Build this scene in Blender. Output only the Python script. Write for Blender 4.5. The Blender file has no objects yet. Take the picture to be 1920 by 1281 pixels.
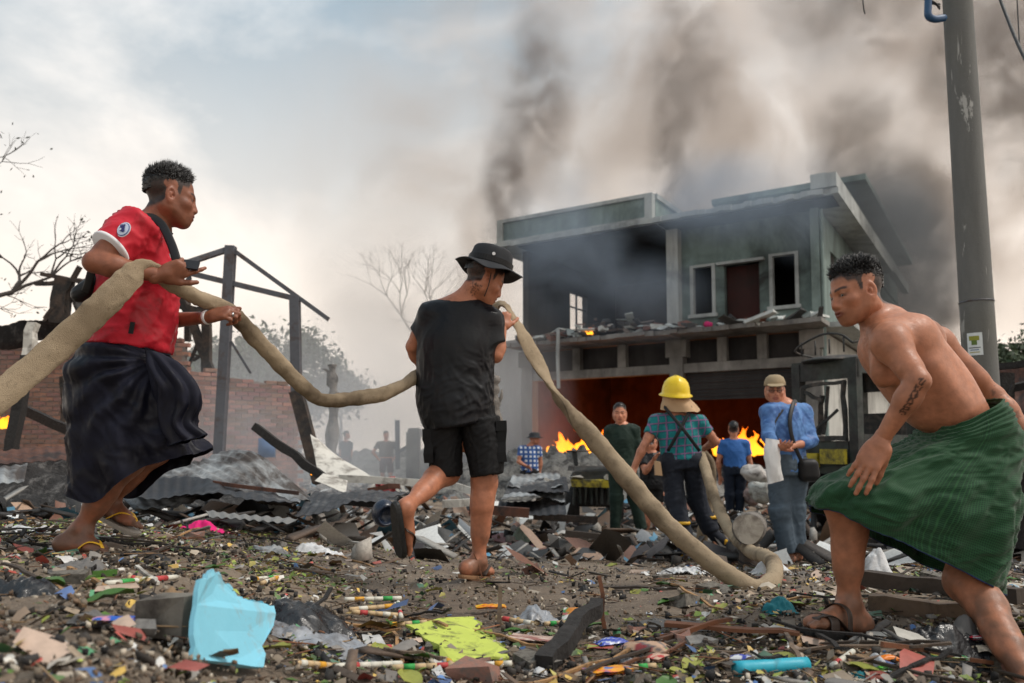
import bpy, bmesh, math, random
import numpy as np
from mathutils import Vector, Matrix, noise as mnoise

S = bpy.context.scene
COL = S.collection
random.seed(7)
RNG = np.random.default_rng(11)

# ---------------------------------------------------------------- camera
PITCH = math.radians(4.1)
FPX = 1500.0                       # focal length in pixels of the 1920 px frame
CX, CY = 960.0, 741.0
CAMZ = 1.0
cam_data = bpy.data.cameras.new("camera")
cam_data.sensor_width = 36.0
cam_data.lens = 36.0 * FPX / 1920.0
cam_data.shift_y = (CY - 640.5) / 1920.0
cam_data.clip_start = 0.05
cam_data.clip_end = 3000.0
cam_data.dof.use_dof = True
cam_data.dof.focus_distance = 3.5
cam_data.dof.aperture_fstop = 3.2
camera = bpy.data.objects.new("camera", cam_data)
camera.location = (0, 0, CAMZ)
camera.rotation_euler = (math.pi / 2 + PITCH, 0, 0)
COL.objects.link(camera)
S.camera = camera

# ---------------------------------------------------------------- world: smoky overcast sky
SUN_EL, SUN_AZ = math.radians(56), math.radians(98)     # azimuth measured from +Y towards +X
world = bpy.data.worlds.new("World")
S.world = world
world.use_nodes = True
wn, wl = world.node_tree.nodes, world.node_tree.links
wn.clear()
w_out = wn.new("ShaderNodeOutputWorld")
w_bg = wn.new("ShaderNodeBackground")
w_bg.inputs["Strength"].default_value = 0.105
w_sky = wn.new("ShaderNodeTexSky")
w_sky.sky_type = 'NISHITA'
w_sky.sun_disc = False
w_sky.sun_elevation = SUN_EL
w_sky.sun_rotation = SUN_AZ
w_sky.air_density = 1.6
w_sky.dust_density = 4.0
w_tc = wn.new("ShaderNodeTexCoord")


def w_noise(scale, detail, rough, dist, stretch=(1, 1, 1), off=(0, 0, 0)):
    mp = wn.new("ShaderNodeMapping")
    mp.inputs["Scale"].default_value = stretch
    mp.inputs["Location"].default_value = off
    wl.new(w_tc.outputs["Generated"], mp.inputs["Vector"])
    n = wn.new("ShaderNodeTexNoise")
    n.inputs["Scale"].default_value = scale
    n.inputs["Detail"].default_value = detail
    n.inputs["Roughness"].default_value = rough
    n.inputs["Distortion"].default_value = dist
    wl.new(mp.outputs["Vector"], n.inputs["Vector"])
    return n.outputs["Fac"]


def w_ramp(fac, stops):
    r = wn.new("ShaderNodeValToRGB")
    el = r.color_ramp.elements
    while len(el) < len(stops):
        el.new(0.5)
    for e, (p, c) in zip(el, stops):
        e.position = p
        e.color = (*c, 1) if len(c) == 3 else c
    wl.new(fac, r.inputs["Fac"])
    return r.outputs["Color"]


def w_mix(fac, a, b, mode='MIX'):
    m = wn.new("ShaderNodeMix")
    m.data_type = 'RGBA'
    m.blend_type = mode
    for sock, v in ((m.inputs["Factor"], fac), (m.inputs["A"], a), (m.inputs["B"], b)):
        if isinstance(v, (int, float)):
            sock.default_value = v
        elif isinstance(v, tuple):
            sock.default_value = (*v, 1)
        else:
            wl.new(v, sock)
    return m.outputs["Result"]


# thin high cloud and drifting smoke: bright veil over a blue-grey sky, thinner towards the west
sep = wn.new("ShaderNodeSeparateXYZ")
wl.new(w_tc.outputs["Generated"], sep.inputs["Vector"])


def w_math(op, a, b):
    m = wn.new("ShaderNodeMath")
    m.operation = op
    for i, v in enumerate((a, b)):
        if isinstance(v, (int, float)):
            m.inputs[i].default_value = v
        else:
            wl.new(v, m.inputs[i])
    return m.outputs[0]


cloud = w_noise(2.1, 7, 0.55, 0.35, (1, 1, 1.5), (3.1, 0.4, 1.2))
west = w_math('MULTIPLY', sep.outputs["X"], .42)
high = w_math('MULTIPLY', sep.outputs["Z"], -.26)
veil = w_ramp(w_math('ADD', w_math('ADD', cloud, west), high), [(0.27, (0.10, 0.10, 0.10)), (0.50, (0.97, 0.97, 0.97))])
w_blue = w_mix(.72, w_sky.outputs["Color"], (2.3, 3.15, 3.65))
billow = w_ramp(w_noise(3.4, 8, 0.6, 0.6, (1, 1, 1.3), (1.7, 5.2, 0.3)), [(0.36, (5.9, 5.75, 5.6)), (0.62, (8.7, 8.35, 7.95))])
w_c1 = w_mix(veil, w_blue, billow)
# warm light through dust low over the horizon
low = w_ramp(sep.outputs["Z"], [(0.04, (0.9, 0.9, 0.9)), (0.50, (0, 0, 0))])
w_c2 = w_mix(low, w_c1, (9.0, 7.7, 6.5))
wl.new(w_c2, w_bg.inputs["Color"])
wl.new(w_bg.outputs["Background"], w_out.inputs["Surface"])

# ---------------------------------------------------------------- sun (veiled by smoke)
sun_d = bpy.data.lights.new("sun", 'SUN')
sun_d.energy = 1.5
sun_d.angle = math.radians(11)
sun_d.color = (1.0, 0.94, 0.86)
sun = bpy.data.objects.new("sun", sun_d)
sd = Vector((math.sin(SUN_AZ) * math.cos(SUN_EL), math.cos(SUN_AZ) * math.cos(SUN_EL), math.sin(SUN_EL)))
sun.rotation_euler = sd.to_track_quat('Z', 'Y').to_euler()
COL.objects.link(sun)

S.view_settings.view_transform = 'Standard'
S.view_settings.look = 'None'
S.view_settings.exposure = 0.55
S.view_settings.gamma = 1.0
S.render.engine = 'CYCLES'
S.cycles.use_denoising = True
S.cycles.volume_step_rate = 1.0
S.cycles.volume_max_steps = 128
S.cycles.max_bounces = 6
S.cycles.volume_bounces = 1
S.cycles.transparent_max_bounces = 16

# ---------------------------------------------------------------- pixel <-> place helpers
_sp, _cp = math.sin(PITCH), math.cos(PITCH)


def ray(px, py):
    u = (px - CX) / FPX
    v = -(py - CY) / FPX
    return np.array([u, _cp - v * _sp, _sp + v * _cp])


def P(px, py, Y):
    """the point at depth Y (metres north of the camera) that shows at a pixel of the photograph"""
    d = ray(px, py)
    return np.array([0, 0, CAMZ]) + d * (Y / d[1])


def sstep(a, b, x):
    t = np.clip((np.asarray(x, float) - a) / (b - a), 0, 1)
    return t * t * (3 - 2 * t)


def ground_base(x, y):
    x = np.asarray(x, float)
    y = np.asarray(y, float)
    near = 0.62 + (0.385 - 0.62) * sstep(-1.7, -0.35, x / np.maximum(y, 1.0) * 3.2)
    near = near + 0.02 * sstep(0.8, 1.6, x)
    left = 1 - sstep(-2.5, 0.2, x)
    yend = 7.6 + 4.0 * left
    t = np.clip((y - 3.4) / (yend - 3.4), 0, 1)
    t = t * 0.75 + 0.25 * t * t * (3 - 2 * t)
    far = 0.0 + 0.12 * left
    return near * (1 - t) + far * t


# footholds: places where the litter is trodden to the height of a foot
_FEET = [(P(150, 1038, 3.14), .020, .16), (P(895, 1078, 3.93), .020, .16), (P(1575, 1184, 2.77), .034, .17), (P(1915, 1345, 2.32), .02, .2),
         (P(1458, 1052, 6.85), .02, .25), (P(1485, 1050, 6.85), .02, .25)]


def ground_z(x, y):
    z = ground_base(x, y)
    for q, dn, r in _FEET:
        w = np.exp(-(((np.asarray(x, float) - q[0]) ** 2 + (np.asarray(y, float) - q[1]) ** 2) / r ** 2) ** 2)
        z = z * (1 - w) + (q[2] - dn) * w
    return z


def G(px, py):
    """where the ray through a pixel meets the ground"""
    d = ray(px, py)
    y = 1.2
    o = np.array([0, 0, CAMZ])
    prev = None
    while y < 60:
        p = o + d * (y / d[1])
        g = float(ground_z(p[0], p[1]))
        if p[2] <= g:
            return np.array([p[0], p[1], g])
        y *= 1.01
    return np.array([p[0], p[1], float(ground_z(p[0], p[1]))])
# ---------------------------------------------------------------- numpy noise
_perm = np.random.default_rng(5).permutation(256)
_perm = np.concatenate([_perm, _perm])
_grad = np.random.default_rng(6).normal(size=(256, 3))
_grad /= np.linalg.norm(_grad, axis=1)[:, None]


def perlin(p):
    p = np.asarray(p, float)
    i = np.floor(p).astype(int)
    f = p - i
    i &= 255
    w = f * f * f * (f * (f * 6 - 15) + 10)
    out = 0
    for dx in (0, 1):
        for dy in (0, 1):
            for dz in (0, 1):
                h = _perm[(_perm[(_perm[(i[:, 0] + dx) & 255] + i[:, 1] + dy) & 255] + i[:, 2] + dz) & 255]
                g = _grad[h]
                dot = g[:, 0] * (f[:, 0] - dx) + g[:, 1] * (f[:, 1] - dy) + g[:, 2] * (f[:, 2] - dz)
                wx = w[:, 0] if dx else 1 - w[:, 0]
                wy = w[:, 1] if dy else 1 - w[:, 1]
                wz = w[:, 2] if dz else 1 - w[:, 2]
                out = out + dot * wx * wy * wz
    return out


def fbm(p, oct=3):
    p = np.asarray(p, float)
    s, a, t = 0, 1.0, 0
    for k in range(oct):
        s = s + a * perlin(p * 2 ** k + 17.3 * k)
        t += a
        a *= 0.5
    return s / t * 1.6


def unit(v):
    v = np.asarray(v, float)
    return v / (np.linalg.norm(v) + 1e-12)


# ---------------------------------------------------------------- signed-distance shapes
class Cone:                                   # tapered round limb
    def __init__(s, a, b, ra, rb, k=0.02):
        s.a, s.b, s.ra, s.rb, s.k = np.asarray(a, np.float32), np.asarray(b, np.float32), ra, rb, k
        r = max(ra, rb)
        s.lo, s.hi = np.minimum(s.a, s.b) - r, np.maximum(s.a, s.b) + r

    def d(s, p):
        ab = s.b - s.a
        q = p - s.a
        t = np.clip(q @ ab / (ab @ ab + 1e-12), 0, 1)
        q = q - t[..., None] * ab
        return np.sqrt((q * q).sum(-1)) - (s.ra + (s.rb - s.ra) * t)


class Ell:                                    # ellipsoid with axes
    def __init__(s, c, r, axes=None, k=0.02):
        s.c, s.r, s.k = np.asarray(c, np.float32), np.asarray(r, np.float32), k
        s.ax = np.eye(3, dtype=np.float32) if axes is None else np.asarray(axes, np.float32)     # rows: local axes
        m = max(r)
        s.lo, s.hi = s.c - m, s.c + m

    def d(s, p):
        q = (p - s.c) @ s.ax.T
        k0 = np.sqrt(((q / s.r) ** 2).sum(-1))
        k1 = np.sqrt(((q / s.r ** 2) ** 2).sum(-1)) + 1e-9
        return k0 * (k0 - 1) / k1


class Ring:                                   # elliptical section tube, flat ends
    def __init__(s, c0, U0, V0, c1, U1, V1, k=0.02, ext=0.0, ext1=None):
        s.c0, s.c1 = np.asarray(c0, np.float32), np.asarray(c1, np.float32)
        s.U0, s.V0, s.U1, s.V1 = [np.asarray(v, np.float32) for v in (U0, V0, U1, V1)]
        s.k, s.ext, s.ext1 = k, ext, ext if ext1 is None else ext1
        r = max(np.linalg.norm(v) for v in (U0, V0, U1, V1))
        s.lo, s.hi = np.minimum(s.c0, s.c1) - r, np.maximum(s.c0, s.c1) + r

    def d(s, p):
        ab = s.c1 - s.c0
        L = np.linalg.norm(ab)
        q = p - s.c0
        tt = q @ ab / (L * L)
        t = np.clip(tt, 0, 1)
        c = q - t[..., None] * ab
        ru = np.linalg.norm(s.U0) * (1 - t) + np.linalg.norm(s.U1) * t
        rv = np.linalg.norm(s.V0) * (1 - t) + np.linalg.norm(s.V1) * t
        u = c @ unit(s.U0 + s.U1).astype(np.float32)
        v = c @ unit(s.V0 + s.V1).astype(np.float32)
        k0 = np.sqrt((u / ru) ** 2 + (v / rv) ** 2)
        k1 = np.sqrt((u / ru ** 2) ** 2 + (v / rv ** 2) ** 2) + 1e-9
        d = k0 * (k0 - 1) / k1
        ax = np.maximum((-tt) * L - s.ext, (tt - 1) * L - s.ext1)
        return np.maximum(d, ax)


class Sub:                                    # smooth subtraction
    def __init__(s, prim, k=0.01):
        s.p, s.k = prim, k
        s.lo, s.hi = prim.lo, prim.hi

    def d(s, p):
        return s.p.d(p)


class Cut:                                    # keep the side where (p-c).n < 0
    def __init__(s, c, n):
        s.c, s.n = np.asarray(c, float), unit(n)


def tube_prims(rings, k=0.02, inflate=0.0, n=8):
    """rings: list of (c, U, V); one smooth elliptical tube through them"""
    cs, Us, Vs = (spline([r[i] for r in rings], n) for i in range(3))
    f = lambda v: v * (1 + inflate / np.linalg.norm(v))
    return [Ring(cs[i], f(Us[i]), f(Vs[i]), cs[i + 1], f(Us[i + 1]), f(Vs[i + 1]), 0.0006, 0.003) for i in range(len(cs) - 1)]


def ring_px(l, r, Y, th, dl=0.0, dr=0.0):
    """an elliptical section from its left and right outline pixel, depth and half thickness"""
    a, b = P(l[0], l[1], Y + dl), P(r[0], r[1], Y + dr)
    U = (b - a) / 2
    n = unit(np.cross(U, (0, 0, 1.0))) if abs(U[2]) < np.linalg.norm(U) * 0.9 else np.array([0, 1.0, 0])
    V = np.array([0, 1.0, 0])
    V = unit(V - unit(U) * (V @ unit(U)))
    return ((a + b) / 2, U, V * th)


def field_mesh(prims, h, cuts=(), disp=None, pad=0.03):
    pos = [q for q in prims if not isinstance(q, Sub)]
    lo = np.min([q.lo for q in pos], 0) - pad
    hi = np.max([q.hi for q in pos], 0) + pad
    n = np.ceil((hi - lo) / h).astype(int) + 1
    D = np.full(n, 0.2, np.float32)
    ax = [(lo[i] + h * np.arange(n[i])) for i in range(3)]
    for q in prims:
        m = max(q.k, 2.5 * h) + 0.5 * h
        i0 = np.clip(np.floor((q.lo - m - lo) / h).astype(int), 0, n - 1)
        i1 = np.clip(np.ceil((q.hi + m - lo) / h).astype(int) + 1, 1, n)
        if (i1 <= i0).any():
            continue
        sl = tuple(slice(a, b) for a, b in zip(i0, i1))
        g = np.stack(np.meshgrid(*[ax[i][sl[i]].astype(np.float32) for i in range(3)], indexing='ij'), -1)
        d = q.d(g).astype(np.float32)
        a = D[sl]
        k = max(q.k, 1e-4)
        if isinstance(q, Sub):
            d = -d
            hh = np.maximum(k - np.abs(a - d), 0) / k
            D[sl] = np.maximum(a, d) + hh * hh * k * 0.25
        else:
            hh = np.maximum(k - np.abs(a - d), 0) / k
            D[sl] = np.minimum(a, d) - hh * hh * k * 0.25
    for c in cuts:
        g = (ax[0][:, None, None] - c.c[0]) * c.n[0] + (ax[1][None, :, None] - c.c[1]) * c.n[1] + (ax[2][None, None, :] - c.c[2]) * c.n[2]
        D = np.maximum(D, g.astype(np.float32))
    ins = D < 0
    # surface nets
    cs = sum(ins[i:n[0] - 1 + i, j:n[1] - 1 + j, k:n[2] - 1 + k].astype(np.int8) for i in (0, 1) for j in (0, 1) for k in (0, 1))
    act = (cs > 0) & (cs < 8)
    idx = np.argwhere(act)
    vid = np.full(act.shape, -1, np.int64)
    vid[act] = np.arange(len(idx))
    corner = {}
    for i in (0, 1):
        for j in (0, 1):
            for k in (0, 1):
                corner[i, j, k] = D[idx[:, 0] + i, idx[:, 1] + j, idx[:, 2] + k]
    acc = np.zeros((len(idx), 3))
    cnt = np.zeros(len(idx))
    for axis in range(3):
        for a in (0, 1):
            for b in (0, 1):
                c0 = [0, 0, 0]
                o = [x for x in range(3) if x != axis]
                c0[o[0]], c0[o[1]] = a, b
                c1 = list(c0)
                c1[axis] = 1
                v0, v1 = corner[tuple(c0)], corner[tuple(c1)]
                m = (v0 < 0) != (v1 < 0)
                t = np.where(m, v0 / np.where(m, v0 - v1, 1), 0)
                pt = np.tile(np.array(c0, float), (len(idx), 1))
                pt[:, axis] = t
                acc += np.where(m[:, None], pt, 0)
                cnt += m
    V = (idx + acc / np.maximum(cnt, 1)[:, None]) * h + lo
    F = []
    for axis in range(3):
        o = [x for x in range(3) if x != axis]
        sl0 = [slice(None)] * 3
        sl1 = [slice(None)] * 3
        sl0[axis] = slice(0, -1)
        sl1[axis] = slice(1, None)
        a, b = ins[tuple(sl0)], ins[tuple(sl1)]
        e = np.argwhere(a != b)
        e = e[(e[:, o[0]] > 0) & (e[:, o[1]] > 0) & (e[:, o[0]] < n[o[0]] - 1) & (e[:, o[1]] < n[o[1]] - 1)]
        if not len(e):
            continue
        flip = a[tuple(e.T)]
        q = []
        for da, db in ((-1, -1), (0, -1), (0, 0), (-1, 0)):
            ee = e.copy()
            ee[:, o[0]] += da
            ee[:, o[1]] += db
            q.append(vid[tuple(ee.T)])
        q = np.stack(q, 1)
        if axis == 1:
            flip = ~flip
        q = np.where(flip[:, None], q, q[:, ::-1])
        F.append(q)
    F = np.concatenate(F)
    F = F[(F >= 0).all(1)]
    if disp is not None:
        N = vnormals(V, F)
        V = V + N * disp(V, N)[:, None]
    return V, F


def vnormals(V, F):
    a = V[F[:, 2]] - V[F[:, 0]]
    b = V[F[:, 3]] - V[F[:, 1]] if F.shape[1] == 4 else V[F[:, 1]] - V[F[:, 0]]
    fn = np.cross(a, b) if F.shape[1] == 4 else np.cross(b, a)
    N = np.zeros_like(V)
    for c in range(F.shape[1]):
        for i in range(3):
            N[:, i] += np.bincount(F[:, c], fn[:, i], len(V))
    return N / (np.linalg.norm(N, axis=1)[:, None] + 1e-12)


# ---------------------------------------------------------------- objects
def arr_mesh(name, V, F, col=None, uv=None, smooth=True):
    me = bpy.data.meshes.new(name)
    V = np.asarray(V, np.float32)
    if isinstance(F, np.ndarray):
        k = F.shape[1]
        me.vertices.add(len(V))
        me.vertices.foreach_set("co", V.ravel())
        me.loops.add(F.size)
        me.loops.foreach_set("vertex_index", F.astype(np.int32).ravel())
        me.polygons.add(len(F))
        me.polygons.foreach_set("loop_start", np.arange(0, F.size, k, dtype=np.int32))
        me.polygons.foreach_set("loop_total", np.full(len(F), k, np.int32))
        me.update(calc_edges=True)
        me.validate()
    else:
        me.from_pydata([tuple(map(float, v)) for v in V], [], F)
        me.update()
    if smooth:
        me.polygons.foreach_set("use_smooth", np.ones(len(me.polygons), bool))
    if col is not None:
        a = me.color_attributes.new("Col", 'FLOAT_COLOR', 'POINT')
        c = np.ones((len(V), 4), np.float32)
        c[:, :3] = col
        a.data.foreach_set("color", c.ravel())
    if uv is not None:
        a = me.attributes.new("uvw", 'FLOAT_VECTOR', 'POINT')
        c = np.zeros((len(V), 3), np.float32)
        c[:, :uv.shape[1]] = uv
        a.data.foreach_set("vector", c.ravel())
    return me


def link(name, me, mat=None, parent=None, loc=None, rot=None):
    o = bpy.data.objects.new(name, me)
    COL.objects.link(o)
    if mat is not None and me is not None and not me.materials:
        me.materials.append(mat)
    if parent is not None:
        o.parent = parent
        pl = parent.get("_o", None)
    if loc is not None:
        o.location = [float(v) for v in loc]
    if rot is not None:
        o.rotation_euler = rot
    return o


def tag(o, label=None, cat=None, group=None, kind=None):
    if label:
        o["label"] = label
    if cat:
        o["category"] = cat
    if group:
        o["group"] = group
    if kind:
        o["kind"] = kind
    return o


def thing(name, label, cat, loc=(0, 0, 0), group=None, rz=0.0):
    o = bpy.data.objects.new(name, None)
    o.empty_display_size = 0.2
    COL.objects.link(o)
    o.location = [float(v) for v in loc]
    o.rotation_euler = (0, 0, rz)
    return tag(o, label, cat, group)


def wpart(name, me, mat, root):
    """a part whose mesh is written in world coordinates; root is an Empty without rotation, or a part"""
    o = bpy.data.objects.new(name, me)
    COL.objects.link(o)
    if mat is not None:
        me.materials.append(mat)
    o.parent = root
    off = Vector((0, 0, 0))
    r = root
    while r is not None:
        off += r.location
        r = r.parent
    o.location = -off
    return o


class MB:
    """collects simple solids into one mesh"""

    def __init__(s):
        s.v, s.f, s.c = [], [], []

    def add(s, V, F, col=None):
        b = len(s.v)
        V = [tuple(map(float, v)) for v in V]
        s.v += V
        s.f += [tuple(b + i for i in f) for f in F]
        s.c += [col if col is not None else (1, 1, 1)] * len(V)
        return s

    def box(s, c, size, axes=None, col=None, jit=0.0):
        c = np.asarray(c, float)
        A = np.eye(3) if axes is None else np.asarray(axes, float)
        V = []
        for z in (-.5, .5):
            for y in (-.5, .5):
                for x in (-.5, .5):
                    v = c + A[0] * x * size[0] + A[1] * y * size[1] + A[2] * z * size[2]
                    if jit:
                        v = v + RNG.normal(size=3) * jit
                    V.append(v)
        return s.add(V, [(0, 2, 3, 1), (4, 5, 7, 6), (0, 1, 5, 4), (2, 6, 7, 3), (0, 4, 6, 2), (1, 3, 7, 5)], col)

    def bar(s, a, b, w, t, up=(0, 0, 1), col=None, seg=1, wob=0.0, taper=1.0):
        """rectangular bar from a to b, optionally crooked"""
        a, b = np.asarray(a, float), np.asarray(b, float)
        d = unit(b - a)
        up = np.asarray(up, float)
        if abs(d @ unit(up)) > .95:
            up = np.array([1.0, 0, 0])
        x = unit(np.cross(d, up))
        y = np.cross(x, d)
        V, F = [], []
        for i in range(seg + 1):
            t_ = i / seg
            c = a + (b - a) * t_ + (RNG.normal(size=3) * wob if 0 < i < seg else 0)
            k = 1 + (taper - 1) * t_
            jw = 1 + (RNG.normal() * wob * 4 if wob else 0)
            for sx, sy in ((-1, -1), (1, -1), (1, 1), (-1, 1)):
                V.append(c + x * sx * w * .5 * k * jw + y * sy * t * .5 * k * jw)
        for i in range(seg):
            for j in range(4):
                F.append((i * 4 + j, i * 4 + (j + 1) % 4, i * 4 + 4 + (j + 1) % 4, i * 4 + 4 + j))
        F.append((3, 2, 1, 0))
        F.append(tuple(seg * 4 + j for j in range(4)))
        return s.add(V, F, col)

    def tube(s, pts, r, n=8, col=None, cap=True):
        pts = [np.asarray(p, float) for p in pts]
        rr = r if hasattr(r, '__len__') else [r] * len(pts)
        V, F = [], []
        up = None
        for i, p in enumerate(pts):
            d = unit(pts[min(i + 1, len(pts) - 1)] - pts[max(i - 1, 0)])
            if up is None:
                up = np.array([0, 0, 1.0]) if abs(d[2]) < .9 else np.array([1.0, 0, 0])
            x = unit(np.cross(d, up))
            up = np.cross(x, d)
            for j in range(n):
                a = 2 * math.pi * j / n
                V.append(p + (x * math.cos(a) + up * math.sin(a)) * rr[i])
        for i in range(len(pts) - 1):
            for j in range(n):
                F.append((i * n + j, i * n + (j + 1) % n, i * n + n + (j + 1) % n, i * n + n + j))
        if cap:
            F.append(tuple(range(n))[::-1])
            F.append(tuple((len(pts) - 1) * n + j for j in range(n)))
        return s.add(V, F, col)

    def mesh(s, name, smooth=False, origin=None):
        V = np.array(s.v)
        if origin is not None:
            V = V - np.asarray(origin)
        me = bpy.data.meshes.new(name)
        me.from_pydata([tuple(v) for v in V], [], s.f)
        a = me.color_attributes.new("Col", 'FLOAT_COLOR', 'POINT')
        c = np.ones((len(V), 4), np.float32)
        c[:, :3] = s.c
        a.data.foreach_set("color", c.ravel())
        me.update()
        if smooth:
            me.polygons.foreach_set("use_smooth", np.ones(len(me.polygons), bool))
        return me


def spline(pts, n):
    """Catmull-Rom through pts (any dimension), n samples per span"""
    p = np.asarray(pts, float)
    p = np.vstack([2 * p[0] - p[1], p, 2 * p[-1] - p[-2]])
    out = []
    for i in range(1, len(p) - 2):
        for t in np.linspace(0, 1, n, endpoint=False):
            a, b, c, d = p[i - 1], p[i], p[i + 1], p[i + 2]
            out.append(.5 * (2 * b + (c - a) * t + (2 * a - 5 * b + 4 * c - d) * t * t + (-a + 3 * b - 3 * c + d) * t ** 3))
    out.append(p[-2])
    return np.array(out)


def srgb(r, g, b):
    f = lambda c: ((c / 255 + .055) / 1.055) ** 2.4 if c > 10.3 else c / 255 / 12.92
    return (f(r), f(g), f(b))


# ---------------------------------------------------------------- materials
def new_mat(name):
    m = bpy.data.materials.new(name)
    m.use_nodes = True
    nt = m.node_tree
    b = nt.nodes["Principled BSDF"]
    return m, nt, b


def nnode(nt, kind, **kw):
    n = nt.nodes.new(kind)
    for k, v in kw.items():
        if k in n.inputs:
            n.inputs[k].default_value = v
        else:
            setattr(n, k, v)
    return n


def nmix(nt, fac, a, b, mode='MIX'):
    m = nt.nodes.new("ShaderNodeMix")
    m.data_type = 'RGBA'
    m.blend_type = mode
    for sock, v in ((m.inputs["Factor"], fac), (m.inputs["A"], a), (m.inputs["B"], b)):
        if isinstance(v, (int, float)):
            sock.default_value = v
        elif isinstance(v, (tuple, list)):
            sock.default_value = (*v[:3], 1)
        else:
            nt.links.new(v, sock)
    return m.outputs["Result"]


def nramp(nt, fac, stops):
    r = nt.nodes.new("ShaderNodeValToRGB")
    el = r.color_ramp.elements
    while len(el) < len(stops):
        el.new(0.5)
    for e, (p, c) in zip(el, stops):
        e.position = p
        e.color = (*c, 1) if not isinstance(c, (int, float)) else (c, c, c, 1)
    nt.links.new(fac, r.inputs["Fac"])
    return r.outputs["Color"]


def nnoise(nt, scale, detail=5, rough=.6, dist=0., coord="Object", stretch=None):
    tc = nt.nodes.new("ShaderNodeTexCoord")
    src = tc.outputs[coord]
    if stretch:
        mp = nt.nodes.new("ShaderNodeMapping")
        mp.inputs["Scale"].default_value = stretch
        nt.links.new(src, mp.inputs["Vector"])
        src = mp.outputs["Vector"]
    n = nnode(nt, "ShaderNodeTexNoise", Scale=scale, Detail=detail, Roughness=rough, Distortion=dist)
    nt.links.new(src, n.inputs["Vector"])
    return n.outputs["Fac"]


def bump(nt, b, height, strength=.3, dist=.01):
    bp = nnode(nt, "ShaderNodeBump", Strength=strength, Distance=dist)
    nt.links.new(height, bp.inputs["Height"])
    nt.links.new(bp.outputs["Normal"], b.inputs["Normal"])


def mat_plain(name, c, rough=.7, var=.25, scale=12, dirt=None, dirt_amt=.5, dirt_scale=5, bmp=.2, bscale=60, metal=0., spec=.5, attr=False, bdist=.004, stretch=None):
    """base colour with uneven tone, stains and fine relief; attr multiplies by the mesh's own colours"""
    m, nt, b = new_mat(name)
    base = nmix(nt, nnoise(nt, scale, 6, .65, .3, stretch=stretch), tuple(x * (1 - var) for x in c), tuple(min(1, x * (1 + var)) for x in c))
    if attr:
        a = nnode(nt, "ShaderNodeAttribute", attribute_name="Col")
        base = nmix(nt, 1.0, base, a.outputs["Color"], 'MULTIPLY')
    if dirt:
        f = nramp(nt, nnoise(nt, dirt_scale, 8, .7, .5), [(.62 - dirt_amt * .35, 0), (.72 - dirt_amt * .2, 1)])
        base = nmix(nt, f, base, dirt)
    nt.links.new(base, b.inputs["Base Color"])
    rr = nramp(nt, nnoise(nt, scale * 2.3, 4), [(.3, max(0, rough - .15)), (.7, min(1, rough + .15))])
    nt.links.new(rr, b.inputs["Roughness"])
    b.inputs["Metallic"].default_value = metal
    b.inputs["Specular IOR Level"].default_value = spec
    if bmp:
        bump(nt, b, nnoise(nt, bscale, 5, .6, stretch=stretch), bmp, bdist)
    return m


def mat_attr(name, rough=.6, spec=.5, var=.2, scale=30, bmp=.2, bscale=120, metal=0, sss=0., bdist=.003):
    """colour comes from the mesh's colour attribute, with uneven tone"""
    m, nt, b = new_mat(name)
    a = nnode(nt, "ShaderNodeAttribute", attribute_name="Col")
    f = nramp(nt, nnoise(nt, scale, 6, .6), [(.25, 1 - var), (.75, 1 + var)])
    base = nmix(nt, 1.0, a.outputs["Color"], f, 'MULTIPLY')
    nt.links.new(base, b.inputs["Base Color"])
    rr = nramp(nt, nnoise(nt, scale * 1.7, 4), [(.3, max(0, rough - .12)), (.7, min(1, rough + .12))])
    nt.links.new(rr, b.inputs["Roughness"])
    b.inputs["Specular IOR Level"].default_value = spec
    b.inputs["Metallic"].default_value = metal
    if sss:
        b.inputs["Subsurface Weight"].default_value = sss
        b.inputs["Subsurface Radius"].default_value = (.012, .005, .003)
        b.inputs["Subsurface Scale"].default_value = 1.0
    if bmp:
        bump(nt, b, nnoise(nt, bscale, 4, .6), bmp, bdist)
    return m
# ================================================================ people: anatomy from signed-distance shapes
def lerp(a, b, t):
    return np.asarray(a, float) * (1 - t) + np.asarray(b, float) * t


class Head:
    """frame of a head: c between the ears, f out of the face, u up, l to the person's left"""

    def __init__(s, c, f, u=(0, 0, 1), scale=1.0):
        s.c, s.s = np.asarray(c, float), scale
        s.f = unit(f)
        u = np.asarray(u, float)
        s.u = unit(u - s.f * (u @ s.f))
        s.l = np.cross(s.u, s.f)
        s.ax = np.stack([s.f, s.l, s.u])

    def w(s, f, l, u):
        return s.c + (s.f * f + s.l * l + s.u * u) * s.s

    def loc(s, V):
        return (V - s.c) @ s.ax.T / s.s


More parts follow.
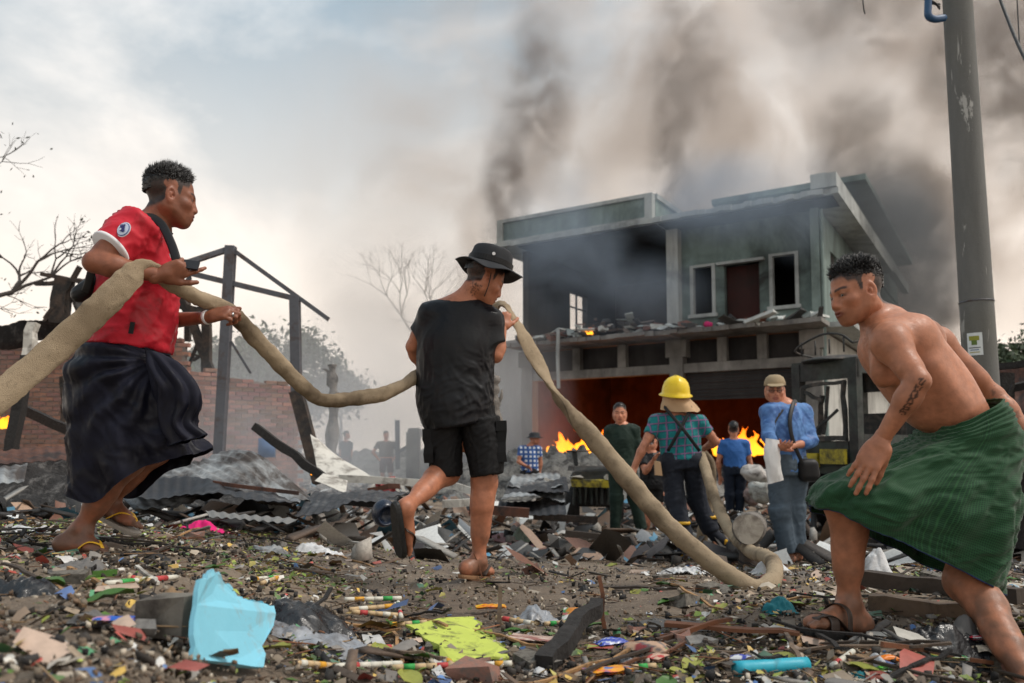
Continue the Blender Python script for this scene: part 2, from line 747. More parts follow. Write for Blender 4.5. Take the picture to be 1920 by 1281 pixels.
def head_prims(H, neck_to, nr=.056, jaw=1.0, nose=1.0):
    w, ax, k = H.w, H.ax, H.s
    E = lambda f, l, u, r, kk=.02: Ell(w(f, l, u), np.array(r) * k, ax, kk * k)
    C = lambda a, b, ra, rb, kk=.02: Cone(w(*a), w(*b), ra * k, rb * k, kk * k)
    pr = [E(-.012, 0, .045, (.097, .077, .083), .01), E(.022, 0, -.012, (.062, .063, .09), .03),
          E(.045, 0, -.045, (.045, .050, .058), .03)]
    for s in (-1, 1):
        pr += [C((-.002, s * .056, -.052), (.060, s * .018 * jaw, -.094), .017, .016, .03),
               C((.0, s * .060, -.01), (-.002, s * .056, -.052), .018, .017, .03),
               E(.055, s * .043, -.020, (.024, .020, .018), .025),
               C((.083, s * .010, .022), (.066, s * .046, .020), .0105, .010, .018)]
    pr += [E(.070, 0, -.092, (.018, .020, .016), .02),
           E(.072, 0, -.060, (.026, .030, .026), .02),
           C((.086, 0, .012), (.101, 0, -.030), .0080, .0125 * nose, .014),
           E(.093, .0145 * nose, -.036, (.012, .009, .009), .008), E(.093, -.0145 * nose, -.036, (.012, .009, .009), .008)]
    for s in (-1, 1):
        pr += [Sub(Ell(w(.098, s * .032, .004), np.array((.017, .017, .013)) * k, ax), .012 * k)]
    for s in (-1, 1):
        pr += [E(.0735, s * .032, .003, (.0145, .0155, .0135), .006),
               Sub(Ell(w(.090, s * .033, .002), np.array((.012, .0125, .0042)) * k, ax), .002 * k)]
    pr += [E(.0935, 0, -.0575, (.010, .021, .0062), .004), E(.0915, 0, -.0705, (.010, .019, .0068), .004),
           Sub(Ell(w(.104, 0, -.0637), np.array((.012, .022, .0016)) * k, ax), .003 * k)]
    for s in (-1, 1):                                       # ears
        ea = np.stack([unit(H.f * .95 - H.l * s * .35), unit(H.l * s * .95 + H.f * .35), H.u])
        pr += [Ell(w(-.010, s * .0775, -.002), np.array((.020, .0085, .033)) * k, ea, .008 * k),
               Ell(w(-.004, s * .0765, -.030), np.array((.011, .008, .014)) * k, ea, .010 * k),
               Sub(Ell(w(-.003, s * .0865, .001), np.array((.0130, .0105, .023)) * k, ea), .002 * k),
               Ell(w(-.006, s * .0800, -.004), np.array((.007, .006, .012)) * k, ea, .004 * k),
               Sub(Ell(w(.004, s * .083, -.006), np.array((.006, .010, .007)) * k, ea), .003 * k)]
    nt = np.asarray(neck_to, float)
    top = w(-.022, 0, -.045)
    pr += [Cone(top, nt, nr * .97, nr * 1.0, .03)]
    for s in (-1, 1):
        pr += [Cone(w(-.030, s * .052, -.045), lerp(top, nt, .98) + H.f * .02 + H.l * s * .012, .015, .016, .025)]
    return pr


def hairline(q, front=.078, temple=.022, nape=-.062):
    """height above which a head is haired, along its front-back axis"""
    f = q[:, 0]
    fr = np.interp(f, [-.11, -.07, -.03, -.008, .012, .030, .036, .060, .068, .078, .09], [nape, nape * .9, nape * .55, .028, .005, temple - .012, temple + .026, temple + .030, front, front, front])
    return fr


def head_colors(H, V, skin, hair=None, lips=None, front=.078, stub=0., brow=True, nape=-.062):
    q = H.loc(V)
    near = (np.abs(q) < [.14, .11, .16]).all(1)
    c = np.tile(np.asarray(skin, float), (len(V), 1))
    n1 = fbm(V * 9, 3)[:, None]
    n2 = fbm(V * 45 + 9, 2)[:, None]
    c *= 1 + .16 * n1 + .10 * n2
    red = np.zeros(len(V))
    red += np.exp(-(((q - [.105, 0, -.03]) / .016) ** 2).sum(1)) * .5
    for s in (-1, 1):
        red += np.exp(-(((q - [.06, s * .045, -.03]) / .03) ** 2).sum(1)) * .35
        red += np.exp(-(((q - [-.005, s * .08, 0]) / [.025, .015, .035]) ** 2).sum(1)) * .5
    c *= 1 + np.clip(red, 0, 1)[:, None] * np.array([.15, -.08, -.06])
    if brow:
        for s in (-1, 1):
            l = q[:, 1] * s
            arc = .0235 + .006 * np.sin(np.clip((l - .01) / .045, 0, 1) * math.pi * .75) - .12 * np.clip(l - .04, 0, 1)
            m = sstep(.0065, .0035, np.abs(q[:, 2] - arc)) * sstep(.008, .014, l) * sstep(.060, .050, l) * (q[:, 0] > .045) * near
            c = c * (1 - .88 * m[:, None]) + np.array([.008, .006, .005]) * .88 * m[:, None]
            ld = sstep(.0075, .005, np.abs(q[:, 2] - .003)) * sstep(.021, .016, np.abs(l - .033)) * (q[:, 0] > .06) * near   # lashes
            c = c * (1 - .45 * ld[:, None])
    lp = sstep(1.25, .85, np.sqrt(((q[:, 1]) / .026) ** 2 + ((q[:, 2] + .064) / .0125) ** 2)) * (q[:, 0] > .078) * near
    lips = np.asarray(lips if lips is not None else np.asarray(skin) * [.62, .45, .50])
    c = c * (1 - lp[:, None]) + lips * lp[:, None]
    if hair is not None:
        hl = hairline(q, front, nape=nape)
        m = sstep(-.012, .006, q[:, 2] - hl + .004 * fbm(V * 120, 2)) * near * (np.abs(q[:, 1]) < .074)
        m = m * sstep(.1, .09, q[:, 0])
        m = m[:, None] * (.93 + .10 * fbm(V * 160, 1)[:, None])
        m = np.clip(m, 0, 1)
        c = c * (1 - m) + np.asarray(hair) * m
    if stub:
        m = stub * sstep(-.03, -.07, q[:, 2]) * near * (q[:, 0] > 0.01)
        c = c * (1 - .35 * m[:, None])
    return np.clip(c, .002, 1)


def hair_object(H, root, mat, thick=.012, spike=.022, n=2600, top_only=True, front=.082, seed=1, comb=(0.3, 0, .4), h=.0055, side=.003, under=.03):
    """scalp volume plus many tapering locks, one mesh"""
    k = H.s
    E = Ell(H.w(-.012, 0, .045), np.array((.097 + thick * .7, .077 + side + thick * .25, .083 + thick)) * k, H.ax, .01)
    pr = [E, Cone(H.w(-.07, 0, 0), H.w(-.075, 0, -.03), (.045 + side) * k, (.035 + side) * k, .03 * k)]
    V, F = field_mesh(pr, h * k)
    q = H.loc(V)
    hl = hairline(q, front)
    low = np.interp(q[:, 0], [-.11, -.08, -.03, .03, .07, .08], [under - .03, under - .015, under, under + .01, front - .01, front])
    hl = np.maximum(hl, low)
    keep = (q[:, 2] > hl + .004 * fbm(V * 90 + seed, 2)) & (np.sqrt((q[:, 1] / .09) ** 2) < 1)
    N = vnormals(V, F)
    V2 = V + N * (.0035 * fbm(V * 70 + seed, 2) + .002 * fbm(V * 190, 1))[:, None] * k
    # sink hair edge into the scalp
    edge = sstep(.055, 0, q[:, 2] - hl)
    V2 = V2 - N * (edge * (thick * .55 + side + .0035))[:, None] * k
    fk = keep[F].all(1)
    F2 = F[fk]
    rng = np.random.default_rng(seed)
    cand = np.argwhere(keep & (q[:, 2] > hl + .004))[:, 0]
    qq = q[cand]
    wgt = sstep(.03, .09, qq[:, 2]) * .75 + .25
    cand = rng.choice(cand, n, p=wgt / wgt.sum())
    b = V2[cand]
    topness = sstep(.045, .105, q[cand, 2])
    L = spike * (.35 + .9 * rng.random(n)) * (.25 + .75 * topness) * k
    cd = H.f * comb[0] + H.l * comb[1] + H.u * comb[2]
    wav = np.stack([fbm(b * 22 + 3 * i + seed, 2) for i in range(3)], 1) * .9
    dirs = N[cand] * .7 + cd + wav + rng.normal(size=(n, 3)) * .22
    dirs /= np.linalg.norm(dirs, axis=1)[:, None]
    bend = dirs + cd * .5 + wav * .5
    bend /= np.linalg.norm(bend, axis=1)[:, None]
    clump = rng.random(n) < .30
    L = np.where(clump, L * 1.0, L * .6)
    base_r = (np.where(clump, .0022, .0011) * k)[:, None]
    sx = np.cross(dirs, rng.normal(size=(n, 3)))
    sx /= np.linalg.norm(sx, axis=1)[:, None]
    sy = np.cross(dirs, sx)
    b0 = b - N[cand] * .004
    rows = []
    m1 = b + dirs * L[:, None] * .5
    tip = m1 + bend * L[:, None] * .55
    nv = len(V2)
    P3 = []
    for a in range(3):
        an = 2 * math.pi * a / 3
        off = sx * math.cos(an) + sy * math.sin(an)
        P3.append((b0 + off * base_r, m1 + off * base_r * .7))
    allv = [V2]
    for a in range(3):
        allv.append(P3[a][0])
        allv.append(P3[a][1])
    allv.append(tip)
    VV = np.vstack(allv)
    id_ = lambda a, lv: nv + (a * 2 + lv) * n + np.arange(n)
    tp = nv + 6 * n + np.arange(n)
    tris = []
    quads = [F2]
    for a in range(3):
        c = (a + 1) % 3
        quads.append(np.stack([id_(a, 0), id_(c, 0), id_(c, 1), id_(a, 1)], 1))
        quads.append(np.stack([id_(a, 1), id_(c, 1), tp, tp], 1))
    Q = np.vstack(quads)
    # degenerate quads -> build as python list
    faces = [tuple(f) if f[2] != f[3] else tuple(f[:3]) for f in Q.tolist()]
    used = np.zeros(len(VV), bool)
    used[np.unique(Q)] = True
    remap = np.cumsum(used) - 1
    faces = [tuple(int(remap[i]) for i in f) for f in faces]
    me = arr_mesh("hair", VV[used], faces)
    return wpart("hair", me, mat, root)


def arm_prims(sh, el, wr, s=1.0, delt=True):
    pr = [Cone(sh, el, .050 * s, .037 * s, .03),
          Cone(lerp(sh, el, .35), lerp(sh, el, .7), .049 * s, .045 * s, .02),
          Cone(el, lerp(el, wr, .3), .037 * s, .042 * s, .02),
          Cone(lerp(el, wr, .25), wr, .042 * s, .0255 * s, .02)]
    if delt:
        pr.append(Ell(lerp(sh, el, .08), (.060 * s,) * 3, None, .04))
    return pr


def leg_prims(hip, kn, an, back, s=1.0):
    back = unit(back)
    return [Cone(hip, kn, .086 * s, .055 * s, .03),
            Ell(kn - back * .012, (.054 * s,) * 3, None, .03),
            Cone(kn, lerp(kn, an, .3) + back * .014, .050 * s, .052 * s, .05),
            Cone(lerp(kn, an, .22) + back * .014, lerp(kn, an, .65) + back * .005, .051 * s, .040 * s, .04),
            Cone(lerp(kn, an, .5), an, .042 * s, .033 * s, .04)]


def foot_prims(an, heel, ball, up, s=1.0, toes=True, side=1):
    """heel and ball are centres on the sole line (skin just above the sole); side=+1: big toe towards cross(dir,up)"""
    d = unit(np.asarray(ball) - np.asarray(heel))
    up = unit(np.asarray(up, float) - d * (np.asarray(up, float) @ d))
    x = np.cross(d, up) * side
    heel, ball = np.asarray(heel, float), np.asarray(ball, float)
    A = np.stack([d, x, up])
    pr = [Cone(an, heel + up * .034, .034 * s, .033 * s, .03),
          Ell(heel + up * .028 + d * .005, (.038 * s, .031 * s, .030 * s), A, .02),
          Cone(lerp(an, heel, .2) + d * .03 - up * .005, lerp(heel, ball, .75) + up * .040, .032 * s, .024 * s, .03),
          Cone(heel + up * .026, ball + up * .022, .028 * s, .024 * s, .03),
          Ell(ball + up * .022 - d * .02, (.055 * s, .044 * s, .020 * s), A, .02),
          Ell(an + x * .028 + up * .0, (.013,) * 3, None, .015), Ell(an - x * .028 - up * .008, (.013,) * 3, None, .015)]
    if toes:
        for i, (o, L, r) in enumerate([(.030, .050, .0125), (.010, .046, .0095), (-.006, .040, .009), (-.021, .034, .0085), (-.034, .026, .0085)]):
            b = ball + x * o * s + up * .016 - d * .005 * i
            m = b + d * L * .6 + up * .003
            t = b + d * L - up * .004
            pr += [Cone(b, m, r * s, r * .95 * s, .008), Cone(m, t, r * s, r * .9 * s, .004)]
    return pr


def hand_prims(wr, d, n, thumb_side=1, curl=(.4, .5, .4), spread=.06, s=1.0, thumb=(.55, .8, -.15), curls=None):
    """d: wrist to knuckles, n: out of the back of the hand; thumb lies towards thumb_side*cross(d,n)"""
    d = unit(d)
    n = np.asarray(n, float)
    n = unit(n - d * (n @ d))
    x = np.cross(d, n) * thumb_side
    wr = np.asarray(wr, float)
    A = np.stack([d, x, n])
    pr = [Cone(wr - d * .02, wr + d * .02, .0255 * s, .026 * s, .02),
          Ell(wr + d * .052 * s, (.050 * s, .038 * s, .0155 * s), A, .02),
          Ell(wr + d * .035 * s + x * .022 * s - n * .008, (.030 * s, .017 * s, .016 * s), A, .015)]
    for i, (o, b, L, r) in enumerate([(.028, .086, .082, .0088), (.0092, .091, .091, .0090), (-.0092, .086, .084, .0086), (-.026, .077, .066, .0078)]):
        cu = curls[i] if curls else curl
        p = wr + d * b * s + x * o * s
        fd = unit(d + x * spread * (1.5 - i) * .7)
        pr.append(Cone(wr + d * .03 * s + x * o * .7 * s, p, .012 * s, .0105 * s, .012))
        ang = 0
        for j, (fr, rr) in enumerate(((.46, 1.0), (.31, .93), (.23, .86))):
            ang += cu[j]
            dd = fd * math.cos(ang) - n * math.sin(ang)
            e = p + dd * L * fr * s
            pr.append(Cone(p, e, r * rr * s, r * (rr - .06) * s, .006))
            p = e
    t0 = wr + d * .022 * s + x * .026 * s
    td = unit(d * thumb[0] + x * thumb[1] + n * thumb[2])
    t1 = t0 + td * .042 * s
    td2 = unit(td + d * .5 - n * .15)
    t2 = t1 + td2 * .034 * s
    t3 = t2 + unit(td2 + d * .3 - n * .2) * .026 * s
    pr += [Cone(t0, t1, .015 * s, .012 * s, .015), Cone(t1, t2, .0115 * s, .0105 * s, .006), Cone(t2, t3, .0105 * s, .0085 * s, .004)]
    return pr


def merge(meshes):
    Vs, Fs, b = [], [], 0
    for V, F in meshes:
        Vs.append(V)
        Fs.append(F + b)
        b += len(V)
    return np.vstack(Vs), np.vstack(Fs)


def folds(amp, dirv, freq, stretch=5., seed=0., ridge=.5, warp=.3):
    dv = unit(dirv)

    def f(V, N=None):
        q = V - np.outer(V @ dv, dv) * (1 - 1 / stretch)
        wv = np.stack([fbm(V * 5 + seed + 7 * i, 2) for i in range(3)], 1) * warp * .12
        q = (q + wv) * freq + seed
        a = perlin(q) * 1.5
        b = np.maximum(1 - np.abs(perlin(q * 1.7 + 5)) * 4.2, -.25) ** 1.0
        return amp * ((1 - ridge) * a + ridge * b * .8)
    return f


def sumdisp(*fs):
    def f(V, N=None):
        return sum(g(V, N) for g in fs)
    return f


def loft(rings, n_u=180, n_per=16, disp=None, close_top=False, power=2.0, thick=0.0):
    """surface through elliptical sections; returns V,F,uv (metres round, metres along)"""
    cs = spline([r[0] for r in rings], n_per)
    Us = spline([r[1] for r in rings], n_per)
    Vs = spline([r[2] for r in rings], n_per)
    m = len(cs)
    th = np.linspace(0, 2 * np.pi, n_u, endpoint=False)
    ct, st = np.cos(th), np.sin(th)
    if power != 2.0:
        ct = np.sign(ct) * np.abs(ct) ** (2 / power)
        st = np.sign(st) * np.abs(st) ** (2 / power)
    V = cs[:, None, :] + Us[:, None, :] * ct[None, :, None] + Vs[:, None, :] * st[None, :, None]
    along = np.concatenate([[0], np.cumsum(np.linalg.norm(np.diff(V, axis=0), axis=2).mean(1))])
    rad = np.linalg.norm(np.roll(V, -1, 1) - V, axis=2).sum(1).max()
    uv = np.stack([np.tile(th / (2 * np.pi) * rad, (m, 1)), np.tile(along[:, None], (1, n_u))], -1).reshape(-1, 2)
    V = V.reshape(-1, 3)
    i = np.arange(m - 1)[:, None] * n_u
    j = np.arange(n_u)[None, :]
    F = np.stack([i + j, i + (j + 1) % n_u, i + n_u + (j + 1) % n_u, i + n_u + j], -1).reshape(-1, 4)
    N = vnormals(V, F)
    if ((V - np.repeat(cs, n_u, 0)) * N).sum() < 0:
        F = F[:, ::-1]
        N = -N
    if disp is not None:
        V = V + N * disp(V, N, uv)[:, None]
    if thick:
        Ni = vnormals(V, F)
        Vi = V - Ni * thick
        nv = len(V)
        rim = []
        for row in (0, m - 1):
            a = row * n_u + np.arange(n_u)
            b = row * n_u + (np.arange(n_u) + 1) % n_u
            rim.append(np.stack([a, b, b + nv, a + nv], 1) if row else np.stack([b, a, a + nv, b + nv], 1))
        F = np.vstack([F, F[:, ::-1] + nv] + rim)
        V = np.vstack([V, Vi])
        uv = np.vstack([uv, uv])
    return V, F, uv


def eyes(H, root, look=(0, 0), mat=None):
    for s in (-1, 1):
        c = H.w(.0735, s * .032, .0025)
        d = unit(H.f + H.l * (look[0] + s * .1) + H.u * look[1])
        n = 16
        V, F = [], []
        bm = bmesh.new()
        bmesh.ops.create_uvsphere(bm, u_segments=16, v_segments=12, radius=.0122 * H.s)
        V = np.array([v.co[:] for v in bm.verts]) + c
        F = [tuple(v.index for v in f.verts) for f in bm.faces]
        bm.free()
        a = ((V - c) @ d) / (.0122 * H.s)
        col = np.where((a > .90)[:, None], np.array([.008, .006, .005]), np.array([.45, .40, .36]))
        me = arr_mesh("eye", V, F, col)
        wpart("eye", me, MAT['eye'], root)


def sole_mesh(heel, toe, up, w=.095, t=.018, curl=0.0, n=12):
    """a footwear sole from the heel end to the toe end (points on the sole's top face)"""
    heel, toe = np.asarray(heel, float), np.asarray(toe, float)
    d = unit(toe - heel)
    up = unit(np.asarray(up, float) - d * (np.asarray(up, float) @ d))
    x = np.cross(d, up)
    L = np.linalg.norm(toe - heel)
    out = []
    for i in range(28):
        a = 2 * math.pi * i / 28
        cx, sy = math.cos(a), math.sin(a)
        k = (cx + 1) / 2
        wd = w / 2 * (.72 + .28 * k - .12 * math.sin(k * math.pi) ** 2)
        out.append((.5 * L * (1 + math.copysign(abs(cx) ** .8, cx)), wd * math.copysign(abs(sy) ** .75, sy)))
    V = []
    for lv in (0, -.5, -1):
        sc = 1.0 if lv > -1 else .96
        for f, s in out:
            bend = curl * (f / L) ** 2 * L
            V.append(heel + d * (f if sc == 1 else L / 2 + (f - L / 2) * sc) + x * s * sc + up * (lv * t + bend))
    n = 28
    F = [tuple(range(n))[::-1], tuple(range(2 * n, 3 * n))]
    for lv in (0, 1):
        F += [(lv * n + i, lv * n + (i + 1) % n, lv * n + n + (i + 1) % n, lv * n + n + i) for i in range(n)]
    return np.array(V), F


def strap_tube(pts, w, t, up_fn=None):
    """flat band along points: elliptical tube"""
    mb = MB()
    p = spline(pts, 6)
    V, F, n = [], [], 8
    for i, q in enumerate(p):
        d = unit(p[min(i + 1, len(p) - 1)] - p[max(i - 1, 0)])
        nn = np.asarray(up_fn if up_fn is not None else (0, 0, 1.0), float)
        nn = unit(nn - d * (nn @ d))
        x = np.cross(d, nn)
        for j in range(n):
            a = 2 * math.pi * j / n
            V.append(q + x * math.cos(a) * w / 2 + nn * math.sin(a) * t / 2)
    for i in range(len(p) - 1):
        F += [(i * n + j, i * n + (j + 1) % n, i * n + n + (j + 1) % n, i * n + n + j) for j in range(n)]
    F += [tuple(range(n))[::-1], tuple((len(p) - 1) * n + j for j in range(n))]
    mb.add(V, F)
    return mb


def flip_flop(root, heel, ball, up, sole_mat, strap_mat, side=1, w=.098, t=.018, wide=False, over=.055, gap=.0, toe_ext=.07):
    """flip-flop under a foot: sole, and a thong from the sides to between the first toes"""
    d = unit(np.asarray(ball) - np.asarray(heel))
    up = unit(np.asarray(up, float) - d * (np.asarray(up, float) @ d))
    x = np.cross(d, up) * side
    h0, t0 = np.asarray(heel) - d * .045 - up * (.002 + gap), np.asarray(ball) + d * toe_ext - up * .004
    V, F = sole_mesh(h0, t0, up, w, t)
    s = wpart("sandal", arr_mesh("sandal", V, F, smooth=False), sole_mat, root)
    tp = np.asarray(ball) + d * .030 + x * .018 + up * .012
    mid = lerp(heel, ball, .62)
    sw = .030 if wide else .013
    for sg in (1, -1):
        a = mid + x * sg * (.047) + up * .002 - d * .02
        b = lerp(mid, ball, .45) + x * sg * .030 + up * over * .85
        c = tp + up * .026 - d * .012
        mb = strap_tube([a, b, c, tp], sw, .006, up)
        wpart("strap", mb.mesh("strap", True), strap_mat, s)
    return s
# ================================================================ materials used by people
MAT = {}
MAT['skin'] = mat_attr("skin", rough=.48, spec=.42, var=.24, scale=30, bmp=.28, bscale=210, sss=.0, bdist=.003)
MAT['eye'] = mat_attr("eye", rough=.15, var=.02, bmp=0)
_m, _nt, _b = new_mat("black hair")
_b.inputs["Base Color"].default_value = (.010, .009, .009, 1)
_b.inputs["Roughness"].default_value = .38
MAT['hair'] = _m


def mat_cloth(name, c, rough=.75, var=.18, weave=700, fold_dark=None, sheen=.03, spec=.3, wet=None, wet_amt=.5):
    m, nt, b = new_mat(name)
    base = nmix(nt, nnoise(nt, 6, 5, .6, .4), tuple(x * (1 - var) for x in c), tuple(min(1, x * (1 + var)) for x in c))
    base = nmix(nt, nramp(nt, nnoise(nt, 90, 3, .7), [(.55, 0), (.8, .22)]), base, tuple(min(1, x * 1.35 + .01) for x in c))
    r = rough
    if wet:                                                    # rain-soaked patches: darker and glossier cloth
        f = nramp(nt, nnoise(nt, 7, 6, .6, .6), [(.55 - wet_amt * .2, 0), (.62 - wet_amt * .1, 1)])
        base = nmix(nt, f, base, wet)
        nt.links.new(nramp(nt, f, [(0, rough), (1, max(.3, rough - .3))]), b.inputs["Roughness"])
    else:
        b.inputs["Roughness"].default_value = rough
    nt.links.new(base, b.inputs["Base Color"])
    b.inputs["Specular IOR Level"].default_value = spec
    b.inputs["Sheen Weight"].default_value = sheen
    b.inputs["Sheen Roughness"].default_value = .5
    bump(nt, b, nnoise(nt, weave, 2, .5), .15, .0015)
    return m


def mat_check(name, base, line, line2=None, period=.012, lw=.18, use='uvw', rough=.8, wobble=.0, big=None):
    """woven check from the cloth's own round/along coordinates (uvw) or its object coordinates"""
    m, nt, b = new_mat(name)
    a = nnode(nt, "ShaderNodeAttribute", attribute_name="uvw")
    sp = nt.nodes.new("ShaderNodeSeparateXYZ")
    nt.links.new(a.outputs["Vector"], sp.inputs["Vector"])

    def stripes(sock, per, w):
        d = nnode(nt, "ShaderNodeMath", operation='DIVIDE')
        d.inputs[1].default_value = per
        nt.links.new(sock, d.inputs[0])
        fr = nnode(nt, "ShaderNodeMath", operation='FRACT')
        nt.links.new(d.outputs[0], fr.inputs[0])
        return nramp(nt, fr.outputs[0], [(0, 1), (w, 1), (w + .08, 0), (.92, 0), (1, 1)])
    tone = nmix(nt, nnoise(nt, 5, 5, .6, .4), tuple(x * .75 for x in base), tuple(min(1, x * 1.3) for x in base))
    c = nmix(nt, stripes(sp.outputs["X"], period, lw), tone, line)
    c = nmix(nt, stripes(sp.outputs["Y"], period, lw), c, line2 or line)
    if big:
        c = nmix(nt, stripes(sp.outputs["X"], big[0], big[1]), c, big[2])
        c = nmix(nt, stripes(sp.outputs["Y"], big[0], big[1]), c, big[2])
    nt.links.new(c, b.inputs["Base Color"])
    b.inputs["Roughness"].default_value = rough
    b.inputs["Specular IOR Level"].default_value = .25
    b.inputs["Sheen Weight"].default_value = .15
    bump(nt, b, nnoise(nt, 600, 2, .5), .15, .0015)
    return m


MAT['red_shirt'] = mat_cloth("red jersey", (.50, .012, .028), rough=.62, var=.12, wet=(.34, .006, .016), wet_amt=.25)
MAT['white_cloth'] = mat_cloth("white knit", (.72, .72, .74), rough=.8, var=.05)
MAT['navy_longyi'] = mat_cloth("wet navy cotton", (.010, .011, .022), rough=.75, var=.35, wet=(.005, .0055, .012), wet_amt=.5, sheen=.0, spec=.22)
MAT['black_shirt'] = mat_cloth("faded black jersey", (.011, .012, .014), rough=.6, var=.25, wet=(.006, .006, .008), wet_amt=.5, sheen=.0, spec=.22)
MAT['black_shorts'] = mat_cloth("black cotton twill", (.010, .010, .011), rough=.7, var=.25, sheen=.0, spec=.22)
MAT['black_hat'] = mat_cloth("black canvas", (.016, .018, .022), rough=.75, var=.3)
MAT['green_longyi'] = mat_check("green checked longyi", (.006, .033, .015), (.022, .088, .032), None, period=.0065, lw=.18)
MAT['blue_hem'] = mat_cloth("blue hem", (.02, .035, .12))
MAT['yellow_rubber'] = mat_plain("yellow rubber", (.75, .42, .02), .5, .1)
MAT['pale_sole'] = mat_plain("pale foam sole", (.35, .32, .28), .8, .2)
MAT['black_rubber'] = mat_plain("black rubber", (.010, .010, .010), .6, .3, bmp=.4, bscale=150)
MAT['brown_strap'] = mat_plain("brown leather strap", (.035, .020, .013), .55, .3)
MAT['tan_sole'] = mat_plain("tan leather sole", (.28, .15, .075), .7, .2)
MAT['black_bag'] = mat_cloth("black nylon", (.008, .008, .009), rough=.5)
MAT['steel'] = mat_plain("worn steel", (.55, .55, .55), .35, .15, metal=1.0)
MAT['phone'] = mat_plain("black plastic", (.01, .01, .012), .3, .2)
# ================================================================ ground
def m_ground():
    m, nt, b = new_mat("wet trodden soil")
    n1 = nnoise(nt, .9, 8, .62, .4)
    n2 = nnoise(nt, 9, 8, .7, .2)
    n3 = nnoise(nt, 70, 5, .7)
    c = nmix(nt, nramp(nt, n2, [(.35, 0), (.65, 1)]), (.055, .038, .026), (.165, .118, .080))
    c = nmix(nt, nramp(nt, n1, [(.40, 0), (.62, 1)]), c, nmix(nt, n2, (.15, .112, .080), (.33, .26, .19)))
    c = nmix(nt, nramp(nt, n3, [(.56, 0), (.70, .75)]), c, (.34, .29, .23))
    c = nmix(nt, nramp(nt, n3, [(.30, .85), (.40, 0)]), c, (.016, .013, .011))
    v = nnode(nt, "ShaderNodeTexVoronoi", Scale=150.0)
    tc = nnode(nt, "ShaderNodeTexCoord")
    nt.links.new(tc.outputs["Object"], v.inputs["Vector"])
    c = nmix(nt, nramp(nt, v.outputs["Distance"], [(.10, .55), (.25, 0)]), c, (.30, .27, .22))
    nt.links.new(c, b.inputs["Base Color"])
    nt.links.new(nramp(nt, n1, [(.35, .5), (.6, .9)]), b.inputs["Roughness"])
    mx = nnode(nt, "ShaderNodeMath", operation='ADD')
    nt.links.new(n3, mx.inputs[0])
    nt.links.new(n2, mx.inputs[1])
    bump(nt, b, mx.outputs[0], .8, .02)
    return m


def build_ground():
    xs = np.concatenate([-np.geomspace(400, 3.6, 70)[:-1], np.linspace(-3.6, 3.6, 260), np.geomspace(3.6, 400, 70)[1:]])
    ys = np.concatenate([np.linspace(-60, 1.0, 14)[:-1], np.linspace(1.0, 8.5, 270), np.geomspace(8.5, 900, 110)[1:]])
    X, Yg = np.meshgrid(xs, ys)
    x, y = X.ravel(), Yg.ravel()
    z = ground_z(x, y)
    q = np.stack([x, y, 0 * x], 1)
    w = np.ones(len(x))
    for f, dn, r in _FEET:
        w *= 1 - .9 * np.exp(-(((x - f[0]) ** 2 + (y - f[1]) ** 2) / r ** 2) ** 2)
    amp = np.where(y < 60, 1, 60 / np.maximum(y, 1))
    z = z + w * amp * (.030 * fbm(q * .9, 2) + .022 * fbm(q * 3.1 + 5, 2) + .011 * fbm(q * 11, 2) + .006 * fbm(q * 34, 2))
    nx, ny = len(xs), len(ys)
    i = np.arange(ny - 1)[:, None] * nx
    j = np.arange(nx - 1)[None, :]
    F = np.stack([i + j, i + j + 1, i + nx + j + 1, i + nx + j], -1).reshape(-1, 4)
    o = link("ground", arr_mesh("ground", np.stack([x, y, z], 1), F), m_ground())
    tag(o, kind="structure")


build_ground()
# ================================================================ the burning two-storey building
BC = np.array([7.35, 19.0, 0.0])
BA = np.array([-.847, .532, 0.0])          # along the front, leftwards
BB = np.array([.532, .847, 0.0])           # into the depth
BAX = np.stack([BA, BB, [0, 0, 1.0]])


def Bp(L, b, z):
    return BC + BA * L + BB * b + np.array([0, 0, z])


def bbox_(mb, L0, L1, b0, b1, z0, z1, col=None, jit=0.0):
    return mb.box(Bp((L0 + L1) / 2, (b0 + b1) / 2, (z0 + z1) / 2), (abs(L1 - L0), abs(b1 - b0), abs(z1 - z0)), BAX, col, jit)


def mat_wall(name, c, soot=.5, sscale=.45, stain=(.02, .019, .018), streak=True, hi=.30):
    m, nt, b = new_mat(name)
    base = nmix(nt, nnoise(nt, 3.2, 8, .65, .4), tuple(x * .78 for x in c), tuple(min(1, x * 1.15) for x in c))
    f = nnoise(nt, 1.1, 8, .7, .5, stretch=(2.2, 2.2, .5) if streak else None)
    base = nmix(nt, nramp(nt, f, [(.44, 0), (.66, .6)]), base, tuple(x * .42 for x in c))
    s = nnoise(nt, sscale, 9, .62, .9)
    base = nmix(nt, nramp(nt, s, [(.62 - soot * .32, 0), (.62 - soot * .32 + hi, .93)]), base, stain)
    nt.links.new(base, b.inputs["Base Color"])
    b.inputs["Roughness"].default_value = .88
    b.inputs["Specular IOR Level"].default_value = .25
    bump(nt, b, nnoise(nt, 26, 6, .7), .35, .02)
    return m


M_GREEN = mat_wall("pale green render, sooted", (.20, .265, .25), soot=.78)
M_GREEN2 = mat_wall("pale green render", (.21, .27, .255), soot=.48)
M_TRIM = mat_wall("whitish painted concrete", (.40, .42, .41), soot=.40)
M_CONC = mat_wall("scorched concrete", (.26, .25, .235), soot=.62)
M_BURNT_SHADE = mat_wall("burnt plaster and painted shade", (.045, .042, .042), soot=.6, stain=(.010, .010, .011))  # burnt walls; also the painted shade of roof undersides and transom openings
M_GLOW_RED = mat_wall("scorched red oxide wall", (.15, .052, .038), soot=.62, sscale=1.1, stain=(.030, .012, .010))  # red-brown of the fire's glow is painted into the wall colour
M_DARKIN = mat_plain("charred inside", (.016, .014, .013), .9, .4)


